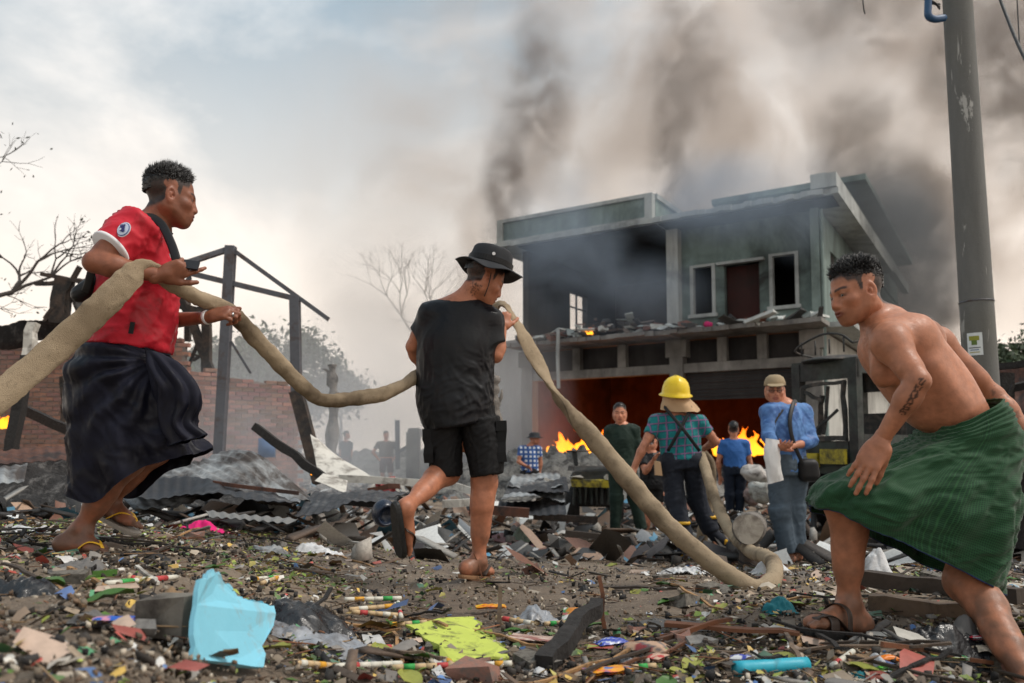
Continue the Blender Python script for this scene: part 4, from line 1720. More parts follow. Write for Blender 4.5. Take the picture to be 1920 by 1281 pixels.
# ---------------------------------------------------------------- trees
def branch_tree(name, label, base, height, seed, depth=6, trunk_r=.16, spread=.55, mat=None, n_leaf=0, leaf_col=None, up=.35, first=.35, groups=None, leaf=.1):
    rng = np.random.default_rng(seed)
    root = thing(name, label, "tree", base)
    mb, tips = MB(), []

    def grow(p, d, L, r, lv):
        k = 3
        pts = [p]
        for i in range(k):
            d = unit(d + rng.normal(size=3) * .13 + np.array([0, 0, .03]))
            p = p + d * L / k
            pts.append(p)
        mb.tube(pts, list(np.linspace(r, r * .62, k + 1)), 6 if lv > 1 else 4, cap=False)
        if lv == 0:
            tips.append(p)
            return
        m = 3 if rng.random() < .45 else 2
        for i in range(m):
            ax = unit(np.cross(d, rng.normal(size=3)))
            a = spread * rng.uniform(.6, 1.4)
            nd = unit(d * math.cos(a) + ax * math.sin(a) + np.array([0, 0, up * .3]))
            grow(p, nd, L * rng.uniform(.62, .86), r * .58, lv - 1)
    base = np.asarray(base, float)
    grow(base, np.array([0, 0, 1.0]), height * first, trunk_r, depth)
    wpart("trunk", mb.mesh("trunk", True), mat, root)
    tips = np.array(tips)
    if n_leaf:
        c = tips[rng.integers(len(tips), size=n_leaf)] + rng.normal(size=(n_leaf, 3)) * leaf * 2.2
        a = rng.normal(size=(n_leaf, 3))
        a /= np.linalg.norm(a, axis=1)[:, None]
        b = np.cross(a, rng.normal(size=(n_leaf, 3)))
        b /= np.linalg.norm(b, axis=1)[:, None]
        s = leaf * rng.uniform(.5, 1.2, (n_leaf, 1))
        V = np.stack([c - a * s, c + b * s * .45, c + a * s, c - b * s * .45], 1).reshape(-1, 3)
        F = np.arange(4 * n_leaf).reshape(-1, 4)
        col = np.repeat(np.asarray(leaf_col) * rng.uniform(.5, 1.4, (n_leaf, 1)), 4, 0)
        wpart("crown", arr_mesh("crown", V, F, col, smooth=False), MAT_LEAF, root)
    return root


MAT_LEAF = mat_attr("foliage", rough=.7, var=.2, bmp=0)
M_BARK = mat_plain("dark bark", (.035, .028, .024), .9, .4, 20, bmp=.6)
M_BARKP = mat_plain("scorched pale trunk", (.20, .18, .16), .9, .35, 8, dirt=(.04, .035, .03), dirt_amt=.45, dirt_scale=4, bmp=.8, bscale=25, bdist=.03)
branch_tree("bare_tree", "nearly bare dark tree reaching in from the left edge", P(-230, 870, 13), 7.4, 12, depth=7, trunk_r=.2, spread=.5, mat=M_BARK, n_leaf=260, leaf_col=(.02, .025, .015), leaf=.05, up=.1, first=.28)
branch_tree("bare_tree", "faint leafless tree in the smoke behind the man in black", P(805, 860, 48), 11.0, 23, depth=7, trunk_r=.22, spread=.5, mat=M_BARK, up=.3)
for i, (x, Y, h, sd, lab) in enumerate([(450, 32, 5.4, 41, "broad hazy bush directly right of the tall steel post"), (560, 33, 5.2, 42, "hazy bush between the two steel posts, right half"), (505, 34, 6.3, 46, "taller hazy tree between the two steel posts"),
                                         (640, 36, 4.6, 43, "low hazy bush right of the kinked steel post"), (345, 33, 4.6, 45, "hazy bush behind the leaning burnt posts"),
                                         (1895, 33.5, 5.6, 47, "smoky tree right of the utility pole"), (1940, 36, 7.0, 48, "farther smoky tree at the right edge")]):
    branch_tree("leafy_tree", lab, P(x, 866, Y), h, sd, depth=6, trunk_r=.16, spread=.62, mat=M_BARK, n_leaf=5200, leaf_col=(.045, .070, .035), leaf=.16, up=.25, first=.24)


def dead_trunk():
    root = thing("dead_tree", "scorched bare tree trunk with a broken top standing in the haze", "tree", P(622, 880, 18))
    pts = spline([P(618, 892, 18), P(622, 830, 18), P(626, 760, 18), P(624, 715, 18), P(623, 684, 18)], 5)
    mb = MB()
    rr = [.15 + .03 * math.sin(i * 1.3) - .003 * i for i in range(len(pts))]
    mb.tube(pts, rr, 10)
    mb.tube(spline([P(622, 705, 18), P(612, 694, 18), P(604, 692, 18)], 3), [.05, .045, .04, .035, .03, .02, .012][:7], 6)
    mb.tube([P(621, 725, 18), P(615, 722, 18), P(614, 700, 18)], [.05, .04, .02], 6)
    wpart("trunk", mb.mesh("trunk", True), M_BARKP, root)
    root = thing("dead_tree", "thin scorched trunk standing right behind the man in black", "tree", P(935, 880, 12))
    mb = MB()
    mb.tube(spline([P(922, 900, 12), P(930, 800, 12), P(926, 740, 12), P(930, 704, 12)], 6), [.10 - .002 * i + .02 * math.sin(i * 2) for i in range(19)], 8)
    mb.tube([P(930, 760, 12), P(940, 745, 12), P(941, 730, 12)], [.04, .03, .01], 5)
    wpart("trunk", mb.mesh("trunk", True), M_BARKP, root)


dead_trunk()
root = thing("concrete_pillar", "squat broken concrete pillar in the haze", "pillar", P(776, 880, 22))
mb = MB()
mb.box(P(776, 850, 22) + np.array([0, 0, -.1]), (.34, .4, 1.3), None, None, .02)
wpart("shaft", mb.mesh("shaft"), M_CONC, root)
mb = MB()
mb.box(P(776, 812, 22), (.38, .44, .22), None, None, .03)
wpart("broken_top", mb.mesh("broken_top"), M_CONC, root)
# pale outbuilding left of the burning house, lost in smoke
root = thing("pale_hut", "pale wall of a small building in the smoke left of the burning house", "building", P(962, 860, 30))
mb = MB()
mb.box(P(945, 760, 32) + np.array([0, 0, -.3]), (1.9, 2.0, 5.4), None, None)
wpart("wall", mb.mesh("wall"), M_TRIM, root)
mb = MB()
mb.box(P(948, 655, 31.5), (2.6, 2.8, .25), np.array(Matrix.Rotation(.12, 3, 'Y')), None, .05)
wpart("roof", mb.mesh("roof"), M_TIN_DK, root)
# ================================================================ right: utility pole, burnt truck, wrecks
def m_pole():
    m, nt, b = new_mat("weathered concrete pole")
    base = nmix(nt, nnoise(nt, 3, 8, .65, .3, stretch=(3, 3, .6)), (.085, .087, .083), (.165, .166, .158))
    f = nnoise(nt, 3.4, 9, .75, .6, stretch=(2.0, 2.0, .32))
    base = nmix(nt, nramp(nt, f, [(.600, 0), (.625, .85)]), base, (.42, .42, .40))
    base = nmix(nt, nramp(nt, nnoise(nt, 1.2, 6, .6), [(.5, 0), (.75, .5)]), base, (.11, .105, .075))
    nt.links.new(base, b.inputs["Base Color"])
    b.inputs["Roughness"].default_value = .8
    bump(nt, b, nnoise(nt, 40, 6, .7), .4, .01)
    return m


def utility_pole():
    Y = 6.2
    root = thing("utility_pole", "tall weathered concrete utility pole behind the shirtless man", "pole", P(1862, 1090, Y))
    bot, top = P(1864, 1100, Y), P(1785, -160, Y + .05)
    pts = [lerp(bot, top, t) for t in np.linspace(0, 1, 26)]
    n = 20
    mb = MB()
    mb.tube(pts, [.134 - .030 * t for t in np.linspace(0, 1, 26)], n)
    sh = wpart("shaft", mb.mesh("shaft", True), m_pole(), root)
    d = unit(top - bot)

    def at(py):
        t = (1100 - py) / 1260
        return lerp(bot, top, t), .134 - .030 * t
    for py in (588,):                                   # thin steel band
        c, r = at(py)
        mb = MB()
        mb.tube([c - d * .006, c + d * .006], r + .004, 24)
        wpart("band", mb.mesh("band", True), M_STEEL_G, root)
    # pasted notice: white paper with a yellow-green emblem and lines
    c, r = at(665)
    mb = MB()
    st_mat = mat_attr("printed paper", rough=.7, var=.06, bmp=0)

    def patch(a0, a1, z0, z1, col, off):
        k = 6
        V = []
        for zz in (z0, z1):
            for i in range(k + 1):
                a = a0 + (a1 - a0) * i / k
                V.append(c + np.array([math.cos(a), math.sin(a), 0]) * (r + off) + d * zz)
        mb.add(V, [(i, i + 1, k + 2 + i, k + 1 + i) for i in range(k)], col)
    A = lambda f: -math.pi / 2 - 1.18 + f * .85
    patch(A(0), A(1), -.10, .075, (.62, .66, .66), .004)
    patch(A(.15), A(.8), .015, .050, (.25, .26, .03), .006)
    patch(A(.3), A(.65), -.02, .016, (.10, .16, .03), .006)
    patch(A(.1), A(.85), -.045, -.038, (.08, .09, .10), .006)
    patch(A(.2), A(.75), -.062, -.056, (.05, .12, .25), .006)
    patch(A(.15), A(.8), -.08, -.074, (.30, .26, .03), .006)
    wpart("notice", mb.mesh("notice"), st_mat, root)
    # blue bracket pipe at the top, cables
    mb = MB()
    mb.tube(spline([P(1770, 34, Y - .05), P(1752, 36, Y - .1), P(1741, 30, Y - .12), P(1740, 14, Y - .12), P(1742, -30, Y - .12)], 5), .028, 10)
    wpart("bracket", mb.mesh("bracket", True), mat_plain("blue plastic", (.015, .07, .17), .45), root)
    mb = MB()
    for dx in (0, 5, 9):
        mb.tube(spline([P(1722 + dx, -40, Y - .15), P(1732 + dx, -4, Y - .12), P(1745 + dx, 6, Y - .1), P(1762, 8 + dx, Y - .05)], 4), .008, 5)
    wpart("cable_loop", mb.mesh("cable_loop", True), MAT['black_rubber'], root)
    for i, (a, b_, lab) in enumerate([((1868, -20, 6.0), (1960, 180, 4.6), "black cable hanging across the top right corner"), ((1906, -20, 6.3), (1912, 90, 6.2), "short thin cable beside it in the top right corner"), ((1616, -20, 6.3), (1622, 26, 6.3), "thin wire end hanging at the top edge left of the pole")]):
        p0, p1 = P(*a), P(*b_)
        mb = MB()
        mb.tube(spline([p0, lerp(p0, p1, .5) + np.array([0, 0, -.06]), p1], 8), .012 if i == 0 else .005, 6)
        tag(link("cable", mb.mesh("cable", True), MAT['black_rubber']), lab, "cable")


utility_pole()


# ---------------------------------------------------------------- burnt-out truck cab
M_TRUCK = mat_plain("scorched dark green paint", (.030, .042, .036), .6, .4, 6, dirt=(.012, .012, .012), dirt_amt=.6, dirt_scale=2.5, bmp=.3, bscale=30)
M_TRUCK2 = mat_plain("blackened cab steel", (.020, .022, .022), .7, .5, 7, dirt=(.075, .060, .05), dirt_amt=.35, bmp=.4)
M_YEL = mat_plain("sooty yellow paint", (.42, .34, .02), .6, .3, 9, dirt=(.03, .028, .015), dirt_amt=.5, dirt_scale=5)


def truck():
    Y = 9.6
    c = P(1612, 1010, Y)                      # ground under the near corner post
    c = np.array([c[0], c[1], .02])
    fx = unit(np.array([-.55, .835, 0]))       # along the front, to the left
    fy = np.array([-fx[1], fx[0], 0])
    fy = fy if fy[1] > 0 else -fy             # along the side, away to the right
    A = np.stack([fx, fy, [0, 0, 1.0]])
    q = lambda a, b, z: c + fx * a + fy * b + np.array([0, 0, z])
    root = thing("burnt_truck", "burnt-out dark green truck cab with empty window frames behind the shirtless man", "truck", c)

    def part(nm, bars, mat, par=None):
        mb = MB()
        for b in bars:
            if len(b) == 6:
                mb.box(q((b[0] + b[1]) / 2, (b[2] + b[3]) / 2, (b[4] + b[5]) / 2), (abs(b[1] - b[0]), abs(b[3] - b[2]), abs(b[5] - b[4])), A)
            else:
                mb.bar(q(*b[0]), q(*b[1]), b[2], b[2], (0, 0, 1), seg=4, wob=.012)
        return wpart(nm, mb.mesh(nm), mat, par or root)
    W, Lg = .80, 2.6
    for a, b in ((0, 0), (W, 0), (0, 1.35), (W, 1.35), (0, Lg), (W, Lg)):
        part("pillar", [(a - .06, a + .06, b - .06, b + .06, .75, 2.10)], M_TRUCK)
    V, F = field_mesh([Ell(q(W / 2, Lg / 2, 2.08), (W * .80, Lg * .62, .17), A, .02)], .03, [Cut(q(0, 0, 2.10), (0, 0, -1))], disp=lambda V, N: .02 * fbm(V * 3, 3))
    wpart("roof", arr_mesh("roof", V, F), M_TRUCK2, root)
    part("header", [(-.06, W + .06, -.05, -.0, 1.88, 2.125)], M_TRUCK)
    part("header", [(-.05, -.005, .06, Lg, 1.94, 2.125)], M_TRUCK)
    for a in (.14, W - .14):
        mb = MB()
        mb.tube([q(a, -.04, .66), q(a, -.12, .66), q(a, -.15, .66)], [.10, .105, .08], 18)
        wpart("headlamp", mb.mesh("headlamp", True), M_TRUCK2, root)
    for a in (-.06, W - .12):
        pts = [q(a + .09, .5 + .46 * math.cos(t), .36 + .46 * math.sin(t)) for t in np.linspace(0, math.pi, 12)]
        mb = MB()
        for u, v in zip(pts[:-1], pts[1:]):
            mb.bar(u, v, .24, .03, fx)
        wpart("wing", mb.mesh("wing", True), M_TRUCK, root)
    rk = MB()
    for z, off in ((2.42, 0),):
        ring = [q(-.02, -.05, z - .12), q(.15, -.05, z), q(W * .55, -.05, z + .02), q(W, -.05, z - .14), q(W + .05, .5, z - .2)]
        rk.tube(spline(ring, 5), .014, 6)
        rk.tube(spline([q(-.02, -.05, z - .12), q(-.02, .8, z + .04), q(-.02, Lg, z)], 5), .014, 6)
    for a in (.1, .3, .5, .7):
        rk.tube([q(a, -.05, 2.2), q(a, -.05, 2.38)], .011, 5)
    for b in (.5, 1.1, 1.7, 2.3):
        rk.tube([q(-.02, b, 2.2), q(-.02, b, 2.42)], .011, 5)
    wpart("roof_rack", rk.mesh("roof_rack", True), M_TRUCK2, root)
    part("front_panel", [(.08, W - .08, -.05, .03, .72, 1.12), (-.05, W + .05, -.10, .02, .30, .55)], M_TRUCK)
    part("window_frame", [((.12, -.04, 1.15), (.12, -.04, 1.84), .05), ((.10, -.04, 1.84), (.73, -.04, 1.80), .04), ((.72, -.04, 1.80), (.70, -.03, 1.15), .05), ((.1, -.04, 1.15), (.73, -.04, 1.13), .06),
                          ((.35, -.03, 1.8), (.42, -.05, 1.2), .035), ((.42, -.05, 1.62), (.68, -.04, 1.74), .04), ((.60, .1, 1.2), (.52, .1, 1.7), .05)], M_TRUCK2)
    part("yellow_bumper", [(.06, .40, -.16, -.11, .84, 1.02), (.44, .76, -.16, -.11, .80, .97)], M_YEL)
    part("side_door", [(-.05, .02, .08, 1.27, .55, 1.20)], M_TRUCK)
    part("side_panel", [(-.05, .02, 1.43, Lg, .45, 1.10)], M_TRUCK)
    part("seat", [(.15, .7, .9, 1.3, .75, 1.05), (.15, .7, 1.2, 1.33, 1.05, 1.5)], M_TRUCK2)
    part("floor_pan", [(-.02, W, .05, Lg, .45, .55)], M_TRUCK2)
    part("rear_panel", [(.07, W - .07, Lg - .03, Lg + .02, .6, 1.35)], M_TRUCK2)
    part("cab_header", [(.07, W - .07, 1.33, 1.37, 1.80, 2.12)], M_TRUCK2)
    for a, b in ((-.02, .5), (W - .1, .5), (-.02, 2.2)):
        mb = MB()
        cc = q(a, b, .36)
        mb.tube([cc - fx * .11, cc - fx * .05, cc + fx * .05, cc + fx * .11], [.28, .36, .36, .28], 22)
        w = wpart("wheel", mb.mesh("wheel", True), MAT['black_rubber'], root)
        mb = MB()
        mb.tube([cc - fx * .14, cc - fx * .10], [.17, .2], 16)
        wpart("rim", mb.mesh("rim", True), M_RUST, w)
    part("hanging_cable", [((.2, -.06, 1.5), (.5, -.1, 1.25), .03), ((.5, -.1, 1.25), (.75, -.08, 1.3), .03), ((.75, -.08, 1.3), (.6, -.12, .95), .03)], M_TRUCK2)


truck()


def car_wreck():
    Y = 11.0
    c = P(1110, 985, Y)
    root = thing("burnt_car", "burnt-out small vehicle with a sooty yellow bumper left of the boy in green", "car", c)
    x0, x1 = P(1066, 900, Y)[0], P(1165, 900, Y)[0]
    zt = lambda py: P(1100, py, Y)[2]

    def part(nm, boxes, mat):
        mb = MB()
        for a, b, y0, y1, za, zb in boxes:
            mb.box(((a + b) / 2, (y0 + y1) / 2, (za + zb) / 2), (b - a, y1 - y0, zb - za), None, None, .012)
        return wpart(nm, mb.mesh(nm), mat, root)
    part("bumper", [(x0 + .02, x1, Y - .30, Y - .18, zt(911), zt(899))], M_YEL)
    part("hood", [(x0 + .06, x1 - .02, Y - .12, Y + .9, zt(884), zt(876)), (x0 + .04, x1, Y - .16, Y - .05, zt(897), zt(884))], M_TRUCK2)
    part("cabin", [(x0 + .1, x0 + .16, Y + .5, Y + .56, zt(876), zt(846)), (x1 - .16, x1 - .1, Y + .5, Y + .56, zt(876), zt(846)), (x0 + .06, x1 - .06, Y + .45, Y + 1.6, zt(848), zt(844))], M_TRUCK2)
    part("grille", [(x0 + .05 + i * .075, x0 + .085 + i * .075, Y - .16, Y - .1, zt(945), zt(913)) for i in range(9)], M_TRUCK)
    part("radiator", [(x0 + .08, x1 - .06, Y, Y + .1, zt(950), zt(905))], M_CHAR)
    for s in (0, 1):
        mb = MB()
        cc = np.array([x0 + .06 if s == 0 else x1 - .06, Y + .25, zt(950)])
        mb.tube([cc - np.array([.09, 0, 0]), cc + np.array([.09, 0, 0])], .27, 18)
        wpart("wheel", mb.mesh("wheel", True), M_CHAR, root)
    mb = MB()
    for i in range(2):
        mb.box((x0 + .1 + i * .45, Y - .25, zt(895)), (.16, .12, .05), None, (1, 1, 1), .02)
    wpart("foam_scrap", mb.mesh("foam_scrap"), M_PALE, root)


car_wreck()

# ---------------------------------------------------------------- collapsed stall roofs at the right edge
tin_sheet("fallen_roof", "brown collapsed tin roof right of the utility pole", P(1850, 690, 8.6), P(1990, 672, 8.0), P(2010, 790, 7.4), P(1856, 768, 8.2), M_RUST, crumple=.10, seed=41, cat="roof")
tin_sheet("tin_sheet", "whitish crumpled sheet below the brown roof at the right edge", P(1868, 776, 7.6), P(1990, 770, 7.2), P(1990, 822, 7.0), P(1872, 815, 7.3), M_TIN, crumple=.12, seed=43, nu=24, nv=30)
tin_sheet("awning", "dark red cloth awning hanging behind the far arm of the shirtless man", P(1868, 822, 7.0), P(2000, 836, 6.6), P(2000, 872, 6.4), P(1872, 858, 6.8), mat_cloth("dark red cloth", (.16, .012, .022)), crumple=.05, corr=0, seed=44, nu=24, nv=30, cat="awning")
frame_thing("burnt_stall", "charred black market stall frame at the right edge behind the pole", "stall", [
    ("post", 1884, 700, 1886, 1100, (7.6, 7.6, .12)), ("post", 1990, 700, 1990, 1110, (7.2, 7.2, .12)), ("counter", 1876, 905, 2000, 912, (7.3, 7.0, .30)), ("counter", 1876, 985, 2000, 1000, (7.3, 7.0, .34)), ("rail", 1870, 862, 2000, 876, (7.4, 7.1, .10)),
    ("back_board", 1880, 1040, 2000, 1050, (7.6, 7.3, .5)), ("beam", 1850, 742, 1990, 700, (7.8, 7.2, .07)), ("beam", 1862, 688, 1990, 682, (7.6, 7.2, .06)), ("hoop", 1900, 720, 1872, 800, (7.2, 7.2, .025))], M_CHAR, wob=.01, seg=3)
tin_sheet("burnt_awning", "black scorched canvas sagging behind the longyi of the shirtless man", P(1690, 860, 8.8), P(1860, 872, 8.4), P(1900, 1010, 8.0), P(1680, 1000, 8.3), M_CHAR, crumple=.12, seed=71, corr=0, cat="awning")
tin_sheet("burnt_awning", "black scorched canvas hanging at the right edge beyond the pole", P(1866, 850, 7.9), P(2010, 860, 7.4), P(2010, 1080, 7.2), P(1870, 1070, 7.7), M_CHAR, crumple=.12, seed=73, corr=0, cat="awning")
frame_thing("burnt_counter", "black charred counter between the utility pole and the truck", "stall", [
    ("board", 1660, 960, 1900, 985, (8.4, 8.0, .30)), ("board", 1650, 1030, 1900, 1050, (8.2, 7.9, .45)), ("board", 1700, 905, 1850, 915, (8.8, 8.6, .16)), ("post", 1700, 900, 1700, 1060, (8.5, 8.5, .12)), ("post", 1800, 900, 1805, 1060, (8.5, 8.5, .12))], M_CHAR, wob=.015, seg=4)
# ================================================================ the three men carrying the hose
SKIN_A = np.array(srgb(132, 82, 60))
SKIN_B = np.array(srgb(172, 112, 84))
SKIN_C = np.array(srgb(164, 108, 80))
HAIRC = np.array([.012, .010, .009])


def finish_body(root, parts, heads=None, skin=SKIN_A, paint=None, **kw):
    V, F = merge(parts)
    H = heads
    col = head_colors(H, V, skin, **kw)
    if paint is not None:
        col = paint(V, col)
    dz = V[:, 2] - ground_z(V[:, 0], V[:, 1])              # mud splashed up from the wet ground
    mud = sstep(.42, .02, dz) * sstep(-.15, .35, fbm(V * 16, 3) + .35 * sstep(.2, 0, dz))
    col = col * (1 - .62 * mud[:, None]) + np.array([.085, .062, .045]) * .62 * mud[:, None]
    grime = sstep(.12, .5, fbm(V * 7 + 30, 3))[:, None] * .22
    col = col * (1 - grime)
    return wpart("body", arr_mesh("body", V, F, col), MAT['skin'], root)


def simple_uv(V, axis_c, axis_u, axis_v):
    q = V - axis_c
    return np.stack([q @ axis_u, q @ axis_v], 1)


# ---------------------------------------------------------------- man in red shirt and navy longyi
def man_red():
    Y = 3.2
    p = lambda x, y, dy=0.0: P(x, y, Y + dy)
    root = thing("person", "man in red football shirt and dark navy longyi carrying the hose, yellow flip-flops", "person",
                 (*p(170, 1040)[:2], p(170, 1040)[2]), "men carrying the hose")
    H = Head(p(320, 373), (.86, .47, -.10), (.03, .0, 1), .96)
    nb = p(284, 432)
    sh, el, wr = p(247, 436, -.15), p(176, 492, -.26), p(300, 517, -.20)
    sh2, el2, wr2 = p(275, 445, .17), p(268, 606, .20), p(390, 595, .04)
    hipn, knn, ann = p(228, 700, -.06), p(238, 862, -.03), p(153, 990, -.05)
    hipf, knf, anf = p(240, 700, .10), p(290, 842, .14), p(206, 935, .16)
    torso = [ring_px((265, 412), (312, 430), Y, .07), ring_px((222, 436), (318, 462), Y, .15), ring_px((197, 490), (318, 505), Y, .145),
             ring_px((190, 570), (312, 580), Y, .13), ring_px((185, 650), (305, 660), Y, .14), ring_px((180, 710), (300, 710), Y, .15)]
    body = tube_prims(torso, .04) + [Cone(H.w(-.03, 0, -.06), nb, .055, .058, .03), Cone(nb, sh, .05, .05, .05), Cone(nb, sh2, .05, .05, .05)]
    body += arm_prims(sh, el, wr, .98) + arm_prims(sh2, el2, wr2, .92)
    body += leg_prims(hipn, knn, ann, (-.9, 0, .4), 1.0) + leg_prims(hipf, knf, anf, (-.9, 0, .4), 1.0)
    h1, b1 = p(116, 1034, -.07), p(186, 1040, -.09)
    h2, b2 = p(190, 962, .16), p(236, 985, .15)
    body += foot_prims(ann, h1, b1, (0, 0, 1), .9, side=1) + foot_prims(anf, h2, b2, (.25, 0, 1), .9, side=-1)
    parts = [field_mesh(body, .0062)]
    parts.append(field_mesh(head_prims(H, lerp(H.w(-.02, 0, -.05), nb, .8), .056), .0036))
    # near hand: thumb up, fingers loosely closed round a phone; far hand closed on the hose
    parts.append(field_mesh(hand_prims(wr, p(344, 502, -.18) - wr, (-.1, -.85, -.5), 1, spread=.05,
                                       curls=[(.15, .3, .2), (.75, .9, .5), (.85, 1.0, .5), (.9, 1.0, .6)], thumb=(.7, .45, .1)), .004))
    parts.append(field_mesh(hand_prims(wr2, p(432, 584, .02) - wr2, (-.15, -.75, .65), -1, spread=.02,
                                       curls=[(.7, 1.25, .9), (.75, 1.3, .9), (.8, 1.3, .9), (.85, 1.3, .9)], thumb=(.75, .5, -.4)), .004))
    finish_body(root, parts, H, SKIN_A, hair=np.array([.012, .010, .009]), front=.075, stub=.3)
    hair_object(H, root, MAT['hair'], thick=.006, spike=.030, n=6000, front=.082, seed=3, comb=(.25, 0, .55))
    eyes(H, root)
    # shirt
    shr = [ring_px((262, 414), (318, 436), Y, .075), ring_px((216, 428), (326, 462), Y, .175), ring_px((186, 488), (330, 500), Y, .172),
           ring_px((180, 575), (326, 582), Y, .158), ring_px((174, 640), (314, 664), Y, .165)]
    se = lerp(sh, el, .56)
    sax = unit(el - sh)
    sx = unit(np.cross(sax, (0, 1, 0)))
    sy = np.cross(sax, sx)
    pr = tube_prims(shr, .05) + [Ring(sh - sax * .05, sx * .078, sy * .078, se, sx * .074, sy * .074, .05),
                                 Ell(lerp(nb, sh, .55) - np.array([0, 0, .02]), (.075, .10, .055), None, .05),
                                 Ell(lerp(nb, sh2, .55) - np.array([0, 0, .02]), (.075, .10, .055), None, .05),
                                 Cone(sh2, lerp(sh2, el2, .5), .065, .062, .05)]
    dsp = sumdisp(folds(.012, (.75, 0, -.66), 7, 6, 2., .5), folds(.007, (.9, 0, .25), 12, 6, 8., .6), folds(.003, (.6, .2, -.7), 22, 5, 4., .5))
    cl = [Cut(p(246, 652), (p(176, 640) - p(246, 652)) @ np.array([[0, 0, 0], [0, 0, 0], [0, 0, 0]]) + np.array([-.17, 0, -.98]))]
    V, F = field_mesh(pr, .0062, disp=dsp)
    shirt = wpart("shirt", arr_mesh("shirt", V, F), MAT['red_shirt'], root)
    # white cuff round the sleeve end
    c0, c1 = lerp(sh, el, .53), lerp(sh, el, .60)
    mb = MB()
    for r0, r1 in ((.071, .071),):
        pts = [c0, lerp(c0, c1, .5), c1]
        mb.tube(pts, [.0775, .079, .076], 40)
    wpart("cuff", mb.mesh("cuff", True), MAT['white_cloth'], shirt)
    # collar with white edge, green-black band
    cc, cU, cV = ring_px((262, 408), (316, 434), Y, .068)
    m2 = MB()
    th = np.linspace(0, 2 * np.pi, 40, endpoint=False)
    nrm = unit(np.cross(cU, cV))
    nrm = nrm if nrm[2] > 0 else -nrm
    pts = [cc + cU * 1.06 * math.cos(a) + cV * 1.06 * math.sin(a) for a in th]
    for a, b in zip(pts, pts[1:] + pts[:1]):
        m2.bar(a - nrm * .012, b - nrm * .012, .016, .03, nrm)
    wpart("collar", m2.mesh("collar", True), MAT['black_bag'], shirt)
    # round sleeve badge: white disc, blue ring, blue head-like mark
    bc = p(231, 430, -.262)
    bn = unit(np.array([-.25, -1, .25]))
    bx = unit(np.cross(bn, (0, 0, 1)))
    by = np.cross(bx, bn)
    badge_mat = mat_attr("badge print", rough=.6, var=.03, bmp=0)
    mb = MB()

    def disc(c, r, col, off, sq=1.0, n=24):
        V = [c + bn * off] + [c + bn * (off - .006 * (r / .035) ** 2) + bx * r * math.cos(2 * math.pi * i / n) + by * r * sq * math.sin(2 * math.pi * i / n) for i in range(n)]
        mb.add(V, [(0, 1 + i, 1 + (i + 1) % n) for i in range(n)], col)
    disc(bc, .031, (.75, .78, .82), .002)
    disc(bc, .0275, (.10, .16, .42), .0035)
    disc(bc, .0250, (.62, .70, .85), .005)
    disc(bc + by * .001 + bx * .001, .012, (.03, .03, .16), .0065, 1.1)
    disc(bc - bx * .006 - by * .009, .007, (.03, .03, .16), .0065)
    disc(bc + bx * .006 - by * .003, .005, (.62, .70, .85), .008)
    for sx_ in (-.008, 0, .008):
        disc(bc + bx * sx_ + by * .013, .0035, (.03, .03, .16), .0065, 1.6)
    wpart("badge", mb.mesh("badge"), badge_mat, shirt)
    mb = MB()
    for i in range(3):                                   # white three-bar chest mark
        a = p(318 + i * 2.6, 476 - i * 2.6, -.13)
        mb.bar(a, a + np.array([.006, 0, -.016 - .003 * i]), .004, .003, (0, -1, 0))
    wpart("chest_mark", mb.mesh("chest_mark"), MAT['white_cloth'], shirt)
    mb = MB()
    mb.bar(p(249, 604, -.165), p(245, 626, -.165), .018, .004, (0, -1, 0))
    wpart("hem_tag", mb.mesh("hem_tag"), MAT['black_bag'], shirt)
    # longyi
    rg = [ring_px((186, 632), (306, 655), Y, .150), ring_px((152, 668), (318, 682), Y, .19), ring_px((134, 705), (346, 712), Y + .01, .21),
          ring_px((132, 750), (366, 750), Y + .02, .215), ring_px((140, 800), (362, 800), Y + .02, .21),
          ring_px((146, 862), (372, 830), Y + .02, .19), ring_px((132, 926), (384, 848), Y + .02, .17)]
    knot = p(288, 668, -.16)

    def disp(V, N, uv):
        d = V - knot
        r = np.linalg.norm(d, axis=1)
        fan = np.arctan2(d[:, 2], d[:, 0])
        fr = sstep(0, .25, r) * .7 + .3
        w = fbm(V * 4, 2) * .7
        a = .010 * np.sin(fan * 17 + w * 6 + 6 * r) * sstep(.03, .15, r) * sstep(.62, .25, r)
        b = folds(.020, (.45, 0, -.9), 9, 5, 3., .55, .5)(V) + folds(.010, (.60, 0, -.8), 22, 5, 9., .6)(V)
        low = sstep(.0, .45, -(V[:, 2] - p(0, 650)[2]))
        flap = .03 * np.sin(uv[:, 0] * 30 + 3 * w) * sstep(.30, .55, uv[:, 1])
        return (a + b * (.35 + .8 * low) + flap * .6)
    V, F, uv = loft(rg, 200, 18, disp, thick=.003)
    x0 = p(212, 900)[0]
    V[:, 2] -= .085 * np.exp(-((V[:, 0] - x0) / .11) ** 2) * sstep(.33, .60, uv[:, 1])
    wpart("longyi", arr_mesh("longyi", V, F, uv=uv), MAT['navy_longyi'], root)
    # gathered cloth falling in pleats from the waist knot
    rk = [ring_px((272, 652), (304, 664), Y - .15, .035), ring_px((280, 684), (334, 686), Y - .15, .05), ring_px((288, 722), (364, 722), Y - .15, .06),
          ring_px((296, 760), (372, 756), Y - .14, .055), ring_px((310, 800), (358, 792), Y - .14, .05), ring_px((318, 836), (386, 818), Y - .14, .035)]

    def pleat(V, N, uv):
        w = fbm(V * 6 + 3, 2)
        return .011 * np.sin(uv[:, 0] * 90 + 3 * w + uv[:, 1] * 4) * sstep(0, .08, uv[:, 1]) + .008 * w
    V, F, uv = loft(rk, 120, 10, pleat, thick=.003)
    wpart("longyi_pleats", arr_mesh("longyi_pleats", V, F, uv=uv), MAT['navy_longyi'], root)
